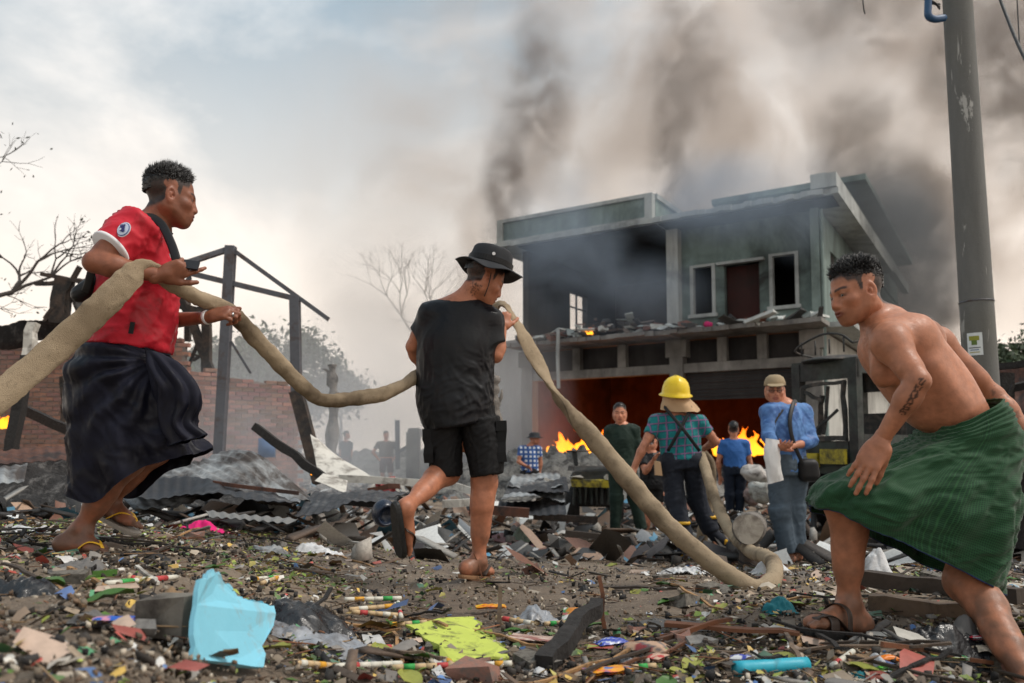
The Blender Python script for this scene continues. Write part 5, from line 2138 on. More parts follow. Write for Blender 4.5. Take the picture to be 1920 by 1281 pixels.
    flip_flop(root, h1, b1, (0, 0, 1), MAT['pale_sole'], MAT['yellow_rubber'], side=1)
    flip_flop(root, h2, b2, (.25, 0, 1), MAT['pale_sole'], MAT['yellow_rubber'], side=-1)
    # wrist band and ring on the far hand
    d = unit(wr2 - el2)
    mb = MB()
    mb.tube([wr2 - d * .012, wr2 - d * .004, wr2 + d * .004], [.029, .0305, .029], 20)
    wpart("wristband", mb.mesh("wristband", True), MAT['white_cloth'], root)
    mb = MB()
    rp = p(437, 590, -.012)
    mb.tube([rp - np.array([.003, 0, 0]), rp + np.array([.003, 0, 0])], .0085, 12)
    wpart("finger_ring", mb.mesh("finger_ring", True), MAT['steel'], root)
    # things he carries
    bag = thing("shoulder_bag", "small black nylon bag slung behind the man in red", "bag", p(165, 545, .05))
    pr = [Cone(p(150, 552, -.10 + .03 * i), p(186, 528, -.10 + .03 * i), .032, .036, .02) for i in range(6)]
    V, F = field_mesh(pr, .006, disp=folds(.004, (1, 0, .6), 25, 3, 2., .5))
    wpart("pouch", arr_mesh("pouch", V, F), MAT['black_bag'], bag)
    mb = strap_tube([p(160, 548, -.14), p(188, 475, -.185), p(262, 411, -.10), p(297, 415, -.085), p(318, 450, -.13), p(331, 490, -.17), p(330, 520, -.10)], .034, .005, (.2, -1, .3))
    wpart("strap", mb.mesh("strap", True), MAT['black_bag'], bag)
    ph = thing("phone", "black phone held in the raised hand of the man in red", "phone", p(352, 497, -.17))
    mb = MB()
    ax = np.stack([unit(np.array([.9, .15, -.1])), unit(np.array([0, .5, .8])), unit(np.cross([.9, .15, -.1], [0, .5, .8]))])
    mb.box(p(356, 497, -.17), (.066, .042, .010), ax)
    wpart("casing", mb.mesh("casing"), MAT['phone'], ph)
    return root


# ---------------------------------------------------------------- man in black with bucket hat
def man_black():
    Y = 3.9
    p = lambda x, y, dy=0.0: P(x, y, Y + dy)
    root = thing("person", "man in black t-shirt, cargo shorts and bucket hat seen from behind, hose on shoulder", "person", p(893, 1085), "men carrying the hose")
    H = Head(p(907, 525, -.02), (.84, .33, -.42), (.30, 0, .95), 1.0)
    nb = p(868, 572, .0)
    shl, ell, wrl = p(812, 590, .0), p(776, 650, .05), p(800, 700, .22)
    shr_, elr, wrr = p(918, 604, .02), p(928, 666, .02), p(941, 616, .10)
    torso = [ring_px((842, 560), (898, 570), Y, .055), ring_px((806, 582), (924, 600), Y, .09), ring_px((795, 640), (918, 650), Y, .11),
             ring_px((803, 700), (908, 705), Y, .10), ring_px((808, 750), (905, 750), Y, .10)]
    hl, kl, al = p(838, 752), p(838, 884, .03), p(764, 948, -.27)
    hr, kr, ar = p(898, 752), p(908, 905, .02), p(897, 1050, .03)
    body = tube_prims(torso, .04) + [Cone(H.w(-.03, 0, -.06), nb, .052, .056, .03), Cone(nb, shl, .05, .05, .05), Cone(nb, shr_, .05, .05, .05)]
    body += arm_prims(shl, ell, wrl) + arm_prims(shr_, elr, wrr)
    body += leg_prims(lerp(hl, kl, .6), kl, al, (-.4, .35, .8), .98) + leg_prims(lerp(hr, kr, .6), kr, ar, (-.2, -1, 0), .98)
    h1, b1 = p(874, 1077, -.02), p(913, 1079, .09)
    up2 = unit(np.array([.72, .55, -.05]))
    h2, b2 = p(748, 956, -.31), p(755, 1018, -.25)
    body += foot_prims(ar, h1, b1, (0, 0, 1), 1.0, side=-1) + foot_prims(al, h2, b2, up2, 1.0, side=1)
    parts = [field_mesh(body, .0062), field_mesh(head_prims(H, lerp(H.w(-.02, 0, -.05), nb, .8), .054), .0042)]
    parts.append(field_mesh(hand_prims(wrr, p(949, 578, .13) - wrr, (.1, -.8, .3), 1, s=.88, curls=[(.9, 1.2, .8)] * 4, thumb=(.6, .6, -.3)), .0045))
    parts.append(field_mesh(hand_prims(wrl, p(812, 712, .32) - wrl, (-.5, .2, .6), 1, curls=[(.9, 1.2, .8)] * 4), .004))

    def paint(V, c):                                    # inked mark on the neck, behind the ear
        q = H.loc(V)
        m = (np.abs(q[:, 0] + .035) < .025) & (np.abs(q[:, 2] + .075) < .03) & (q[:, 1] < -.02)
        f = sstep(.05, .2, fbm(V * 130, 2)) * m
        return c * (1 - .7 * f[:, None])
    finish_body(root, parts, H, SKIN_B, paint, hair=HAIRC, nape=-.05)
    hair_object(H, root, MAT['hair'], thick=.004, spike=.008, n=300, front=.075, seed=5)
    eyes(H, root)
    # t-shirt
    R = [ring_px((836, 556), (900, 569), Y, .066), ring_px((806, 578), (928, 596), Y, .10), ring_px((784, 632), (930, 648), Y, .135),
         ring_px((781, 700), (925, 702), Y, .135), ring_px((783, 760), (926, 752), Y, .145), ring_px((800, 808), (922, 790), Y, .145)]
    pr = tube_prims(R, .05)
    for sh, el, e in ((shl, ell, .62), (shr_, elr, .66)):
        sax = unit(el - sh)
        sx = unit(np.cross(sax, (0, 1, 0)))
        sy = np.cross(sax, sx)
        pr.append(Ring(sh - sax * .005, sx * .060, sy * .066, lerp(sh, el, e), sx * .064, sy * .070, .05))
        pr.append(Ell(sh, (.060, .066, .058), None, .05))
        pr.append(Ell(lerp(nb, sh, .6) - np.array([0, 0, .015]), (.10, .07, .045), None, .05))

    def local(V, N=None):
        c = p(900, 712, -.15)
        w = np.exp(-(((V - c) / [.13, .25, .11]) ** 2).sum(1))
        s = folds(.009, (-.62, 0, .72), 17, 6, 5., .7)(V)
        u = folds(.012, (.08, 0, 1), 9, 7, 12., .35)(V)
        u2 = folds(.003, (.15, 0, 1), 16, 8, 32., .5)(V)
        t = folds(.006, (.85, 0, .25), 14, 4, 22., .5)(V)
        low = sstep(p(0, 640)[2], p(0, 760)[2], V[:, 2])
        return s * w * 1.5 + (u + u2) * (.35 + .65 * low) * (1 - .6 * w) + t * low
    V, F = field_mesh(pr, .0062, disp=local)
    wpart("shirt", arr_mesh("shirt", V, F), MAT['black_shirt'], root)
    # shorts with cargo pockets
    pr = tube_prims([ring_px((800, 740), (922, 735), Y, .125), ring_px((800, 800), (930, 795), Y, .13)], .04)
    pr += tube_prims([ring_px((800, 790), (868, 795), Y, .115), ring_px((803, 840), (866, 842), Y + .01, .10), ring_px((809, 893), (866, 888), Y + .02, .095)], .03)
    pr += tube_prims([ring_px((862, 790), (936, 785), Y, .115), ring_px((873, 840), (942, 838), Y, .105), ring_px((884, 894), (944, 884), Y, .10)], .03)
    V, F = field_mesh(pr, .0062, disp=sumdisp(folds(.008, (.1, 0, 1), 18, 4, 2., .5), folds(.005, (.8, 0, .4), 22, 3, 7., .6)))
    so = wpart("shorts", arr_mesh("shorts", V, F), MAT['black_shorts'], root)
    for l, r, y0, y1 in ((798, 812, 805, 868), (930, 950, 790, 866)):
        mb = MB()
        a, b = p((l + r) / 2, y0), p((l + r) / 2 + 2, y1)
        mb.bar(a, b, .045, .15, (0, 1, 0), seg=4, wob=.003)
        mb.bar(a, lerp(a, b, .25), .052, .16, (0, 1, 0))
        wpart("pocket", mb.mesh("pocket"), MAT['black_shorts'], so)
    flip_flop(root, h1, b1, (0, 0, 1), MAT['tan_sole'], MAT['brown_strap'], side=-1, wide=True, w=.10, toe_ext=.055)
    flip_flop(root, h2, b2, up2, MAT['black_rubber'], MAT['brown_strap'], side=1, wide=True, w=.115, t=.024)
    # bucket hat: stitched crown with band, wavy brim, chin cord
    hu = unit(np.array([.26, .02, .96]))
    hc = p(918, 500, -.01)
    hx = unit(np.cross((0, 1, 0), hu))
    hy = np.cross(hu, hx)
    prof = [(.004, .098), (.060, .097), (.082, .090), (.091, .078), (.094, .050), (.099, .028), (.101, .018), (.099, .004), (.112, -.002), (.132, -.008), (.152, -.018), (.158, -.024), (.150, -.025), (.130, -.014), (.102, -.006), (.094, .0)]
    n = 72
    V = []
    for r, z in prof:
        for j in range(n):
            a = 2 * math.pi * j / n
            wv = (r > .105) * (.014 * math.sin(2 * a + 1.2) + .007 * math.sin(5 * a)) * (r - .10) / .055
            rr = r * (1 + .10 * abs(math.cos(a)))
            w2 = .003 * mnoise.noise((math.cos(a) * 3, math.sin(a) * 3, z * 40))
            V.append(hc + hx * (rr * math.cos(a) + w2) + hy * rr * math.sin(a) + hu * (z + wv + w2))
    F = []
    for i in range(len(prof) - 1):
        F += [(i * n + j, i * n + (j + 1) % n, (i + 1) * n + (j + 1) % n, (i + 1) * n + j) for j in range(n)]
    F.append(tuple(range(n)))
    hat = wpart("bucket_hat", arr_mesh("bucket_hat", V, [f[::-1] for f in F]), MAT['black_hat'], root)
    mb = MB()
    th = np.linspace(0, 2 * np.pi, 48, endpoint=False)
    ring = [hc + hx * .101 * (1 + .10 * abs(math.cos(a))) * math.cos(a) + hy * .101 * (1 + .1 * abs(math.cos(a))) * math.sin(a) + hu * .018 for a in th]
    for a, b in zip(ring, ring[1:] + ring[:1]):
        mb.bar(a, b, .006, .026, hu)
    wpart("hat_band", mb.mesh("hat_band"), MAT['black_bag'], hat)
    mb = MB()
    a = hc + hx * .012 - hy * .100 + hu * .042
    mb.tube([a + hy * .006, a - hy * .005], .008, 14)
    wpart("eyelet", mb.mesh("eyelet"), MAT['steel'], hat)
    mb = MB()
    mb.tube(spline([p(921, 512, -.10), p(916, 535, -.10), p(908, 556, -.085)], 5), .0025, 6)
    wpart("chin_cord", mb.mesh("chin_cord", True), MAT['black_bag'], hat)
    return root


# ---------------------------------------------------------------- shirtless man in green longyi
def man_green():
    Y = 2.8
    p = lambda x, y, dy=0.0: P(x, y, Y + dy)
    root = thing("person", "shirtless man in green checked longyi stooping as he climbs over the rubble", "person", p(1560, 1195))
    H = Head(p(1606, 552, -.02), (-.95, -.18, -.20), (-.22, 0, .97), .92)
    nb = p(1662, 612, .02)
    shn, eln, wrn = p(1668, 640, -.17), p(1722, 715, -.28), p(1652, 826, -.20)
    shf, elf, wrf = p(1752, 640, .20), p(1864, 742, .16), p(1944, 838, .05)
    torso = [ring_px((1632, 625), (1680, 583), Y, .075), ring_px((1622, 668), (1722, 600), Y, .165), ring_px((1648, 716), (1764, 648), Y, .152),
             ring_px((1692, 772), (1812, 706), Y, .130), ring_px((1748, 816), (1842, 762), Y, .120), ring_px((1765, 880), (1870, 845), Y, .13)]
    hn, kn, an = p(1788, 865, -.04), p(1584, 940, -.02), p(1592, 1128, .02)
    hf, kf, af = p(1815, 865, .10), p(1812, 1090, -.06), p(1938, 1290, -.42)
    body = tube_prims(torso, .05) + [Cone(H.w(-.03, 0, -.06), nb, .054, .062, .03), Cone(nb, shn, .055, .055, .05), Cone(nb, shf, .055, .052, .05)]
    body += [Ell(p(1708, 640, -.09), (.075, .06, .085), None, .05), Ell(p(1735, 640, .08), (.07, .06, .08), None, .05),
             Ell(p(1655, 695, -.08), (.04, .04, .06), None, .05),
             Cone(p(1745, 690, -.13), p(1800, 770, -.10), .03, .035, .05)]
    body += [Sub(Cone(p(1722, 608, -.02), p(1842, 752, -.02), .008, .012), .03)]
    body += arm_prims(shn, eln, wrn, .92) + arm_prims(shf, elf, wrf, .92)
    body += leg_prims(lerp(hn, kn, .35), kn, an, (.9, .2, 0), 1.06) + leg_prims(hf, kf, af, (.9, 0, .5), 1.04)
    h1, b1 = p(1615, 1186, .02), p(1528, 1180, -.10)
    h2 = p(1968, 1338, -.45)
    body += foot_prims(an, h1, b1, (-.10, 0, 1), 1.05, side=-1)
    body += foot_prims(af, h2, p(1872, 1350, -.50), (.2, 0, 1), 1.0, side=1)
    parts = [field_mesh(body, .0062), field_mesh(head_prims(H, lerp(H.w(-.02, 0, -.05), nb, .85), .055), .0036)]
    parts.append(field_mesh(hand_prims(wrn, p(1618, 885, -.22) - wrn, (-.35, -.9, .15), -1, s=1.08, spread=.10,
                                       curls=[(.10, .22, .15), (.12, .25, .15), (.16, .28, .2), (.2, .3, .2)], thumb=(.8, .25, -.5)), .004))
    parts.append(field_mesh(hand_prims(wrf, p(1985, 880, -.05) - wrf, (.5, -.6, .6), 1), .004))
    ta, tb = p(1730, 716, -.30), p(1664, 822, -.22)

    def paint(V, c):                                    # line of script inked along the outer forearm
        d = tb - ta
        L = np.linalg.norm(d)
        d = d / L
        q = V - ta
        t = q @ d
        side = unit(np.cross(d, (0, 1, 0)))
        s = q @ side + .010
        front = q[:, 1] < .03
        m = (t > -.01) & (t < L * 1.05) & (np.abs(s) < .011) & front
        w = np.abs(np.sin(t * 230 + 2.2 * np.sin(t * 61))) * .009
        ink = (np.abs(np.abs(s) - w) < .0032) | (fbm(V * 150, 1) > .35)
        k = (m & ink)[:, None] * .85
        arm2 = (np.linalg.norm(V - p(1885, 765, .12), axis=1) < .09) & (fbm(V * 38, 2) > .25)
        # torso kept paler by a shirt on other days
        d1 = np.min([np.linalg.norm(V - r[0], axis=1) / (np.linalg.norm(r[1]) + .03) for r in torso[1:5]], 0)
        pale = sstep(1.35, .9, d1)[:, None]
        c = c * (1 + pale * np.array([.16, .20, .28]))
        return c * (1 - k) * (1 - .45 * arm2[:, None])
    finish_body(root, parts, H, SKIN_C, paint, hair=np.array([.011, .009, .008]), front=.072, stub=.6)
    hair_object(H, root, MAT['hair'], thick=.007, spike=.027, n=6500, front=.074, seed=9, comb=(.2, 0, .35))
    eyes(H, root, (0.25, -.05))
    # longyi
    rg = [ring_px((1748, 803), (1850, 748), Y, .155), ring_px((1722, 828), (1870, 776), Y, .178), ring_px((1664, 854), (1890, 836), Y, .178), ring_px((1592, 888), (1888, 895), Y - .01, .188),
          ring_px((1540, 912), (1880, 985), Y - .02, .20), ring_px((1523, 932), (1866, 1060), Y - .02, .185), ring_px((1528, 948), (1858, 1108), Y - .02, .17)]
    hipc = p(1830, 850, -.2)

    def disp(V, N, uv):
        w = fbm(V * 5, 2)
        a = folds(.020, (-.93, 0, -.35), 11, 6, 3., .6, .5)(V) + folds(.009, (-.95, 0, -.25), 26, 6, 13., .6, .4)(V)
        hem = .012 * np.sin(uv[:, 0] * 22 + 4 * w) * sstep(.25, .5, uv[:, 1])
        top = .004 * np.sin(uv[:, 1] * 330 + 5 * w) * sstep(.16, .02, uv[:, 1])
        return a * (.45 + .55 * sstep(.03, .2, uv[:, 1])) + hem + top
    V, F, uv = loft(rg, 210, 18, disp, thick=.003, power=3.0)
    lo = wpart("longyi", arr_mesh("longyi", V, F, uv=uv), MAT['green_longyi'], root)
    n_u = 210
    m = 6 * 18 + 1
    mb = MB()
    row = V[(m - 1) * n_u:m * n_u]
    prev = V[(m - 3) * n_u:(m - 2) * n_u]
    nn = len(row)
    inn = row - (row - prev) * .15
    VV = np.vstack([row + (row - prev) * .3, inn])
    Nr = row - row.mean(0)
    Nr /= np.linalg.norm(Nr, axis=1)[:, None]
    VV = np.vstack([VV, VV - np.vstack([Nr, Nr]) * .006]) + np.vstack([Nr] * 4) * .002
    Fh = []
    for j in range(nn):
        k = (j + 1) % nn
        Fh += [(j, k, nn + k, nn + j), (2 * nn + k, 2 * nn + j, 3 * nn + j, 3 * nn + k), (k, j, 2 * nn + j, 2 * nn + k)]
    mb.add(VV, Fh)
    wpart("hem_band", mb.mesh("hem_band", True), MAT['blue_hem'], lo)
    # slide sandal with broad straps
    sd_ = flip_flop(root, h1, b1, (-.10, 0, 1), MAT['black_rubber'], MAT['brown_strap'], side=-1, wide=True, w=.112, t=.030, toe_ext=.075)
    d = unit(b1 - h1)
    up = unit(np.array([-.10, 0, 1]) - d * (np.array([-.10, 0, 1]) @ d))
    x = np.cross(d, up)
    mid = lerp(h1, b1, .85)
    for off, w_ in ((0.0, .045), (-.075, .026)):
        c = mid + d * off
        hgt = .052 if off == 0 else .090
        mb = strap_tube([c + x * .054, c + x * .045 + up * hgt * .75, c + up * hgt, c - x * .045 + up * hgt * .75, c - x * .054], w_, .005, up)
        wpart("strap", mb.mesh("strap", True), MAT['brown_strap'], sd_)
    flip_flop(root, h2, p(1872, 1350, -.50), (.2, 0, 1), MAT['black_rubber'], MAT['brown_strap'], side=1, wide=True)
    return root


man_red()
man_black()
man_green()
# ================================================================ people farther back
def clothed(label, Y, J, face, skin, shirt, pants, head_scale=1.0, up=(0, 0, 1), sleeve=.6, sleeve_long=False, leg_cloth=1.0, h=.010, hem=None, bare_belly=False,
            shirt_uv=False, shoulder_r=1.0, torso_th=.115, foot_dir=(0, -1, 0), hair=True, group=None, longyi=None, seed=1, pant_r=(.098, .074, .062), grip=None, feet=True):
    p = {k: P(v[0], v[1], Y + (v[2] if len(v) > 2 else 0)) for k, v in J.items()}
    base = lerp(p['anl'], p['anr'], .5) - np.array([0, 0, .08])
    root = thing("person", label, "person", base, group)
    H = Head(p['head'], face, up, head_scale)
    csh, chip = lerp(p['shl'], p['shr'], .5), lerp(p['hipl'], p['hipr'], .5)
    U = (p['shr'] - p['shl']) / 2
    Uh = unit(p['hipr'] - p['hipl']) * max(.12, np.linalg.norm(p['hipr'] - p['hipl']) / 2 + .07)
    T = unit(chip - csh)
    Vd = unit(np.cross(U, T))
    L = np.linalg.norm(U)
    Us = unit(U) * max(L, .15)

    def rings(extra, bot=1.0):
        r = [(csh - T * .06, Us * .30, Vd * (.06 + extra)), (csh + T * .02, Us * .72 + unit(U) * extra, Vd * (torso_th * .8 + extra)), (csh + T * .10, Us * .90 + unit(U) * extra, Vd * (torso_th * .95 + extra)),
             (lerp(csh, chip, .38), Us * .90 + unit(U) * extra, Vd * (torso_th + extra)), (lerp(csh, chip, .72), Us * .45 + Uh * .5 + unit(U) * extra, Vd * (torso_th * .95 + extra)),
             (lerp(csh, chip, bot), Uh * (1.0 if bot > .8 else 1.1) + unit(U) * extra, Vd * (torso_th + extra))]
        return r
    nb = csh - T * .05
    body = tube_prims(rings(0), .03) + [Cone(H.w(-.03, 0, -.06), nb, .052, .056, .03), Cone(nb, p['shl'], .05, .05, .05), Cone(nb, p['shr'], .05, .05, .05)]
    for s in 'lr':
        body += arm_prims(p['sh' + s], p['el' + s], p['wr' + s], .98)
        body += leg_prims(p['hip' + s], p['kn' + s], p['an' + s], -np.asarray(foot_dir), .93)
        if feet:
            hl = p['an' + s] + np.array([0, 0, -.07]) - np.asarray(foot_dir) * .03
            fd = J.get('foot' + s, foot_dir)
            body += foot_prims(p['an' + s], hl, hl + np.asarray(fd) * .16, (0, 0, 1), .95, toes=h < .011)
    parts = [field_mesh(body, h), field_mesh(head_prims(H, lerp(H.w(-.02, 0, -.05), nb, .8), .054), min(h * .7, .012) if h > .01 else .006)]
    for i, s in enumerate('lr'):
        d = p['wr' + s] - p['el' + s]
        hd = J.get('hand' + s)
        d = P(hd[0], hd[1], Y + hd[2]) - p['wr' + s] if hd else d
        parts.append(field_mesh(hand_prims(p['wr' + s], d, np.cross(unit(d), Vd) + Vd * .6, 1, curl=(.4, .5, .4)), min(h * .75, .009)))
    finish_body(root, parts, H, skin, hair=HAIRC if hair else None)
    if hair:
        hair_object(H, root, MAT['hair'], thick=.010, spike=.014, n=500, seed=seed, h=.007, under=.03)
    # shirt
    pr = tube_prims(rings(.018, hem or 1.12), .04)
    for s in 'lr':
        sh, el, wr = p['sh' + s], p['el' + s], p['wr' + s]
        ax = unit(el - sh)
        x = unit(np.cross(ax, Vd + .01))
        y = np.cross(ax, x)
        e = el if sleeve_long else lerp(sh, el, sleeve)
        pr.append(Ell(sh, (.060, .060, .056), None, .05))
        pr.append(Ring(sh - ax * .005, x * .062, y * .064, e, x * (.052 if sleeve_long else .062), y * (.054 if sleeve_long else .064), .05))
        pr.append(Cone(lerp(nb, sh, .35) - np.array([0, 0, .005]), sh, .055, .060, .05))
        if sleeve_long:
            ax2 = unit(wr - el)
            x2 = unit(np.cross(ax2, Vd + .01))
            pr.append(Cone(el, lerp(el, wr, .35), .052, .048, .03))
    V, F = field_mesh(pr, h, disp=sumdisp(folds(.010, (.5, 0, -.85), 9, 4, seed, .5), folds(.006, (.8, 0, .3), 18, 4, seed + 5, .6)))
    uv = None
    if shirt_uv:
        q = V - csh
        ang = np.arctan2(q @ Vd, q @ unit(U)) * .20
        uv = np.stack([np.where(np.abs(q @ unit(U)) > L, q @ unit(U), ang), -(q @ T)], 1)
        uv = np.stack([q @ unit(U) + .3 * (q @ Vd), q @ T], 1)
    so = wpart("shirt", arr_mesh("shirt", V, F, uv=uv), shirt, root)
    # legs
    if longyi:
        V, F, uv2 = loft([ring_px(a, b, Y, t) for a, b, t in longyi], 90, 10, lambda V, N, uv: folds(.015, (.2, 0, -1), 10, 5, seed, .5)(V), thick=.006)
        wpart("longyi", arr_mesh("longyi", V, F, uv=uv2), pants, root)
    elif pants is not None:
        pr = tube_prims([(lerp(csh, chip, .80), Uh * 1.02, Vd * torso_th * 1.05), (chip, Uh * 1.08, Vd * torso_th * 1.15), (chip + T * .08, Uh * 1.0, Vd * torso_th * 1.1)], .04)
        for s in 'lr':
            hp, kn, an = p['hip' + s], p['kn' + s], p['an' + s]
            if leg_cloth >= 1:
                pr += [Cone(hp, kn, pant_r[0], pant_r[1], .04)]
                ax = unit(an - kn)
                x = unit(np.cross(ax, Vd + .01))
                pr += [Ring(kn - ax * .03, x * pant_r[1], np.cross(ax, x) * pant_r[1], lerp(kn, an, min(1, leg_cloth - .02) * .97), x * pant_r[2], np.cross(ax, x) * pant_r[2] * 1.1, .05)]
            else:
                e = lerp(hp, kn, leg_cloth)
                ax = unit(e - hp)
                x = unit(np.cross(ax, Vd + .01))
                pr += [Ring(hp, x * pant_r[0], np.cross(ax, x) * pant_r[0], e, x * pant_r[0] * .98, np.cross(ax, x) * pant_r[0], .04)]
        V, F = field_mesh(pr, h, disp=sumdisp(folds(.010, (.15, 0, -1), 10, 3, seed + 2, .5), folds(.006, (.9, 0, .3), 16, 3, seed + 7, .6)))
        wpart("trousers" if leg_cloth >= 1 else "shorts", arr_mesh("trousers", V, F), pants, root)
    return root, H, p, so


SKIN_D = np.array(srgb(186, 124, 96))
M_TEAL = mat_check("teal checked shirt", (.010, .18, .19), (.008, .10, .13), None, period=.075, lw=.16, big=(.075, .05, (.22, .10, .22)))
M_NAVYT = mat_cloth("navy work trousers", (.012, .016, .026), var=.35)
M_BLUE = mat_cloth("rain-spotted blue cotton", (.10, .22, .47), var=.2, wet=(.045, .12, .32), wet_amt=.45)
M_BLUE2 = mat_cloth("plain blue cotton", (.03, .12, .36), var=.2)
M_JEANS = mat_cloth("faded grey denim", (.062, .088, .115), var=.3)
M_DKGREEN = mat_cloth("dark green cotton", (.008, .022, .015), var=.3)
M_DKNAVY = mat_cloth("dark navy cotton", (.008, .014, .028), var=.3)
M_BWCHECK = mat_check("blue and white check", (.62, .66, .72), (.03, .09, .28), None, period=.09, lw=.42)
M_BROWN = mat_cloth("brown cotton", (.10, .075, .06))
M_MAROON = mat_cloth("maroon cotton", (.07, .028, .032))
M_HELM = mat_plain("yellow helmet shell", (.80, .56, .01), .35, .08, bmp=.05)
M_TANCL = mat_cloth("tan canvas flap", (.46, .30, .17))

# ---- man with yellow helmet
root, H, p, so = clothed("man in yellow helmet, teal checked shirt and black braces walking away with the hose", 7.6,
    dict(head=(1267, 738), shl=(1232, 790), ell=(1208, 835, -.05), wrl=(1187, 880, -.05), handl=(1180, 902, -.05), shr=(1310, 792), elr=(1342, 828, .02), wrr=(1318, 842, .20), handr=(1300, 845, .28),
         hipl=(1258, 862), hipr=(1298, 862), knl=(1266, 938, -.02), knr=(1306, 935, .08), anl=(1284, 1012, -.16), anr=(1335, 1000, .05)),
    (.05, 1, -.25), SKIN_D, M_TEAL, M_NAVYT, shirt_uv=True, foot_dir=(0, 1, 0), hair=False, hem=1.0, feet=False, seed=3, pant_r=(.105, .085, .080), sleeve=.55)
hu = unit(np.array([.02, -.2, 1]))
hx = unit(np.cross((0, 1, 0), hu))
hy = np.cross(hu, hx)
hc = p['head'] + hu * .015
prof = [(.002, .150), (.045, .146), (.085, .128), (.114, .095), (.130, .05), (.136, .012), (.138, -.012), (.165, -.030), (.163, -.036), (.13, -.020)]
n = 48
V = []
for r_, z in prof:
    for j in range(n):
        a = 2 * math.pi * j / n
        ridge = .012 * math.exp(-(math.cos(a) * r_ / .03) ** 2) * (z > .0)
        back = (1 + .14 * max(0, -math.sin(a)) ** 2 * (r_ > .14))
        V.append(hc + hx * r_ * .96 * math.cos(a) + hy * r_ * 1.08 * back * math.sin(a) + hu * (z + ridge))
F = [tuple(range(n))] + [(i * n + j, i * n + (j + 1) % n, (i + 1) * n + (j + 1) % n, (i + 1) * n + j) for i in range(len(prof) - 1) for j in range(n)]
hm = wpart("helmet", arr_mesh("helmet", V, [f[::-1] for f in F]), M_HELM, root)
V, F, uv = loft([(hc - hu * .02, hx * .125, hy * .130), (hc - hu * .07 - hy * .01 + hx * .01, hx * .135, hy * .140), (hc - hu * .125 - hy * .02 + hx * .03, hx * .165, hy * .150), (hc - hu * .165 - hy * .03 + hx * .045, hx * .185, hy * .155)], 60, 8,
                lambda V, N, uv: .016 * np.sin(uv[:, 0] * 24) * sstep(.02, .12, uv[:, 1]), thick=.005)
keepf = [f for f in F.tolist() if np.mean([((V[i] - hc) @ hy) for i in f]) < .09]
wpart("neck_flap", arr_mesh("neck_flap", V, keepf), M_TANCL, root)
mb = MB()
bk = -.165
for a, b in (((1250, 768), (1312, 846)), ((1294, 768), (1252, 846))):
    q0, q1 = P(*a, 7.6 + bk + .03), P(*b, 7.6 + bk)
    qm = lerp(q0, q1, .5) + np.array([0, -.035, 0])
    st = strap_tube([q0 + np.array([0, .04, .03]), q0, qm, q1], .032, .006, (0, -1, 0))
    mb.add(st.v, st.f)
wpart("braces", mb.mesh("braces", True), MAT['black_bag'], root)
for an, to, sgn in ((p['anl'], P(1277, 1050, 7.46), 0), (p['anr'], P(1362, 1018, 7.7), 1)):
    top = an + np.array([-.02 + .01 * sgn, .0, .16])
    dv = unit(to - an)
    pr = [Ring(top, np.array([.062, 0, 0]), np.array([0, .066, 0]), an, np.array([.052, 0, 0]), np.array([0, .058, 0]), .03), Cone(an, lerp(an, to, .55), .052, .046, .04), Cone(lerp(an, to, .2) + np.array([0, -.02, -.02]), to, .046, .036, .04)]
    V, F = field_mesh(pr, .008)
    bt = wpart("boot", arr_mesh("boot", V, F), M_NAVYT, root)
    mb = MB()
    th = np.linspace(0, 2 * np.pi, 20, endpoint=False)
    mb.tube([top + np.array([0, 0, .005]), top - np.array([0, 0, .02])], .072, 18)
    mb.tube([an + np.array([0, -.01, .01]), lerp(an, to, .9) + np.array([0, -.035, 0])], [.030, .028], 10)
    wpart("yellow_trim", mb.mesh("yellow_trim", True), MAT['yellow_rubber'], bt)
mb = MB()
mb.box(P(1233, 880, 7.5), (.07, .06, .13), None, None, .008)
wpart("pouch", mb.mesh("pouch"), M_TANCL, root)

# ---- man in blue shirt with cap and shoulder bag
root, H, p, so = clothed("man in light blue shirt, cap and glasses holding a white plastic bag", 6.9,
    dict(head=(1453, 733), shl=(1441, 772, -.10), ell=(1441, 822, -.22), wrl=(1456, 838, -.30), handl=(1462, 838, -.34), shr=(1506, 772, .08), elr=(1522, 828, -.02), wrr=(1480, 838, -.22), handr=(1462, 836, -.28),
         hipl=(1462, 872), hipr=(1494, 872), knl=(1462, 960, -.05), knr=(1490, 958, .02), anl=(1478, 1040, -.05), anr=(1494, 1036, .02)),
    (-.25, -.95, -.08), SKIN_D * .95, M_BLUE, M_JEANS, sleeve_long=True, foot_dir=(-.7, -.7, 0), hem=1.12, seed=6, h=.009, pant_r=(.100, .080, .072), torso_th=.12)
eyes(H, root)
cu = H.u
V = []
prof = [(.002, .142), (.05, .138), (.085, .115), (.102, .080), (.106, .050), (.104, .046), (.09, .046)]
n = 40
for r_, z in prof:
    for j in range(n):
        a = 2 * math.pi * j / n
        V.append(H.w(-.008 + r_ * 1.02 * math.cos(a), r_ * .86 * math.sin(a), z))
F = [tuple(range(n))] + [(i * n + j, i * n + (j + 1) % n, (i + 1) * n + (j + 1) % n, (i + 1) * n + j) for i in range(len(prof) - 1) for j in range(n)]
M_CAP = mat_cloth("tan cap", (.33, .25, .15))
cap = wpart("cap", arr_mesh("cap", V, F), M_CAP, root)
V, F = field_mesh([Ell(H.w(.105, 0, .052), (.065, .072, .008), np.stack([unit(H.f - .25 * H.u), H.l, unit(H.u + .25 * H.f)]), .01)], .005)
wpart("cap_peak", arr_mesh("cap_peak", V, F), M_CAP, cap)
mb = MB()
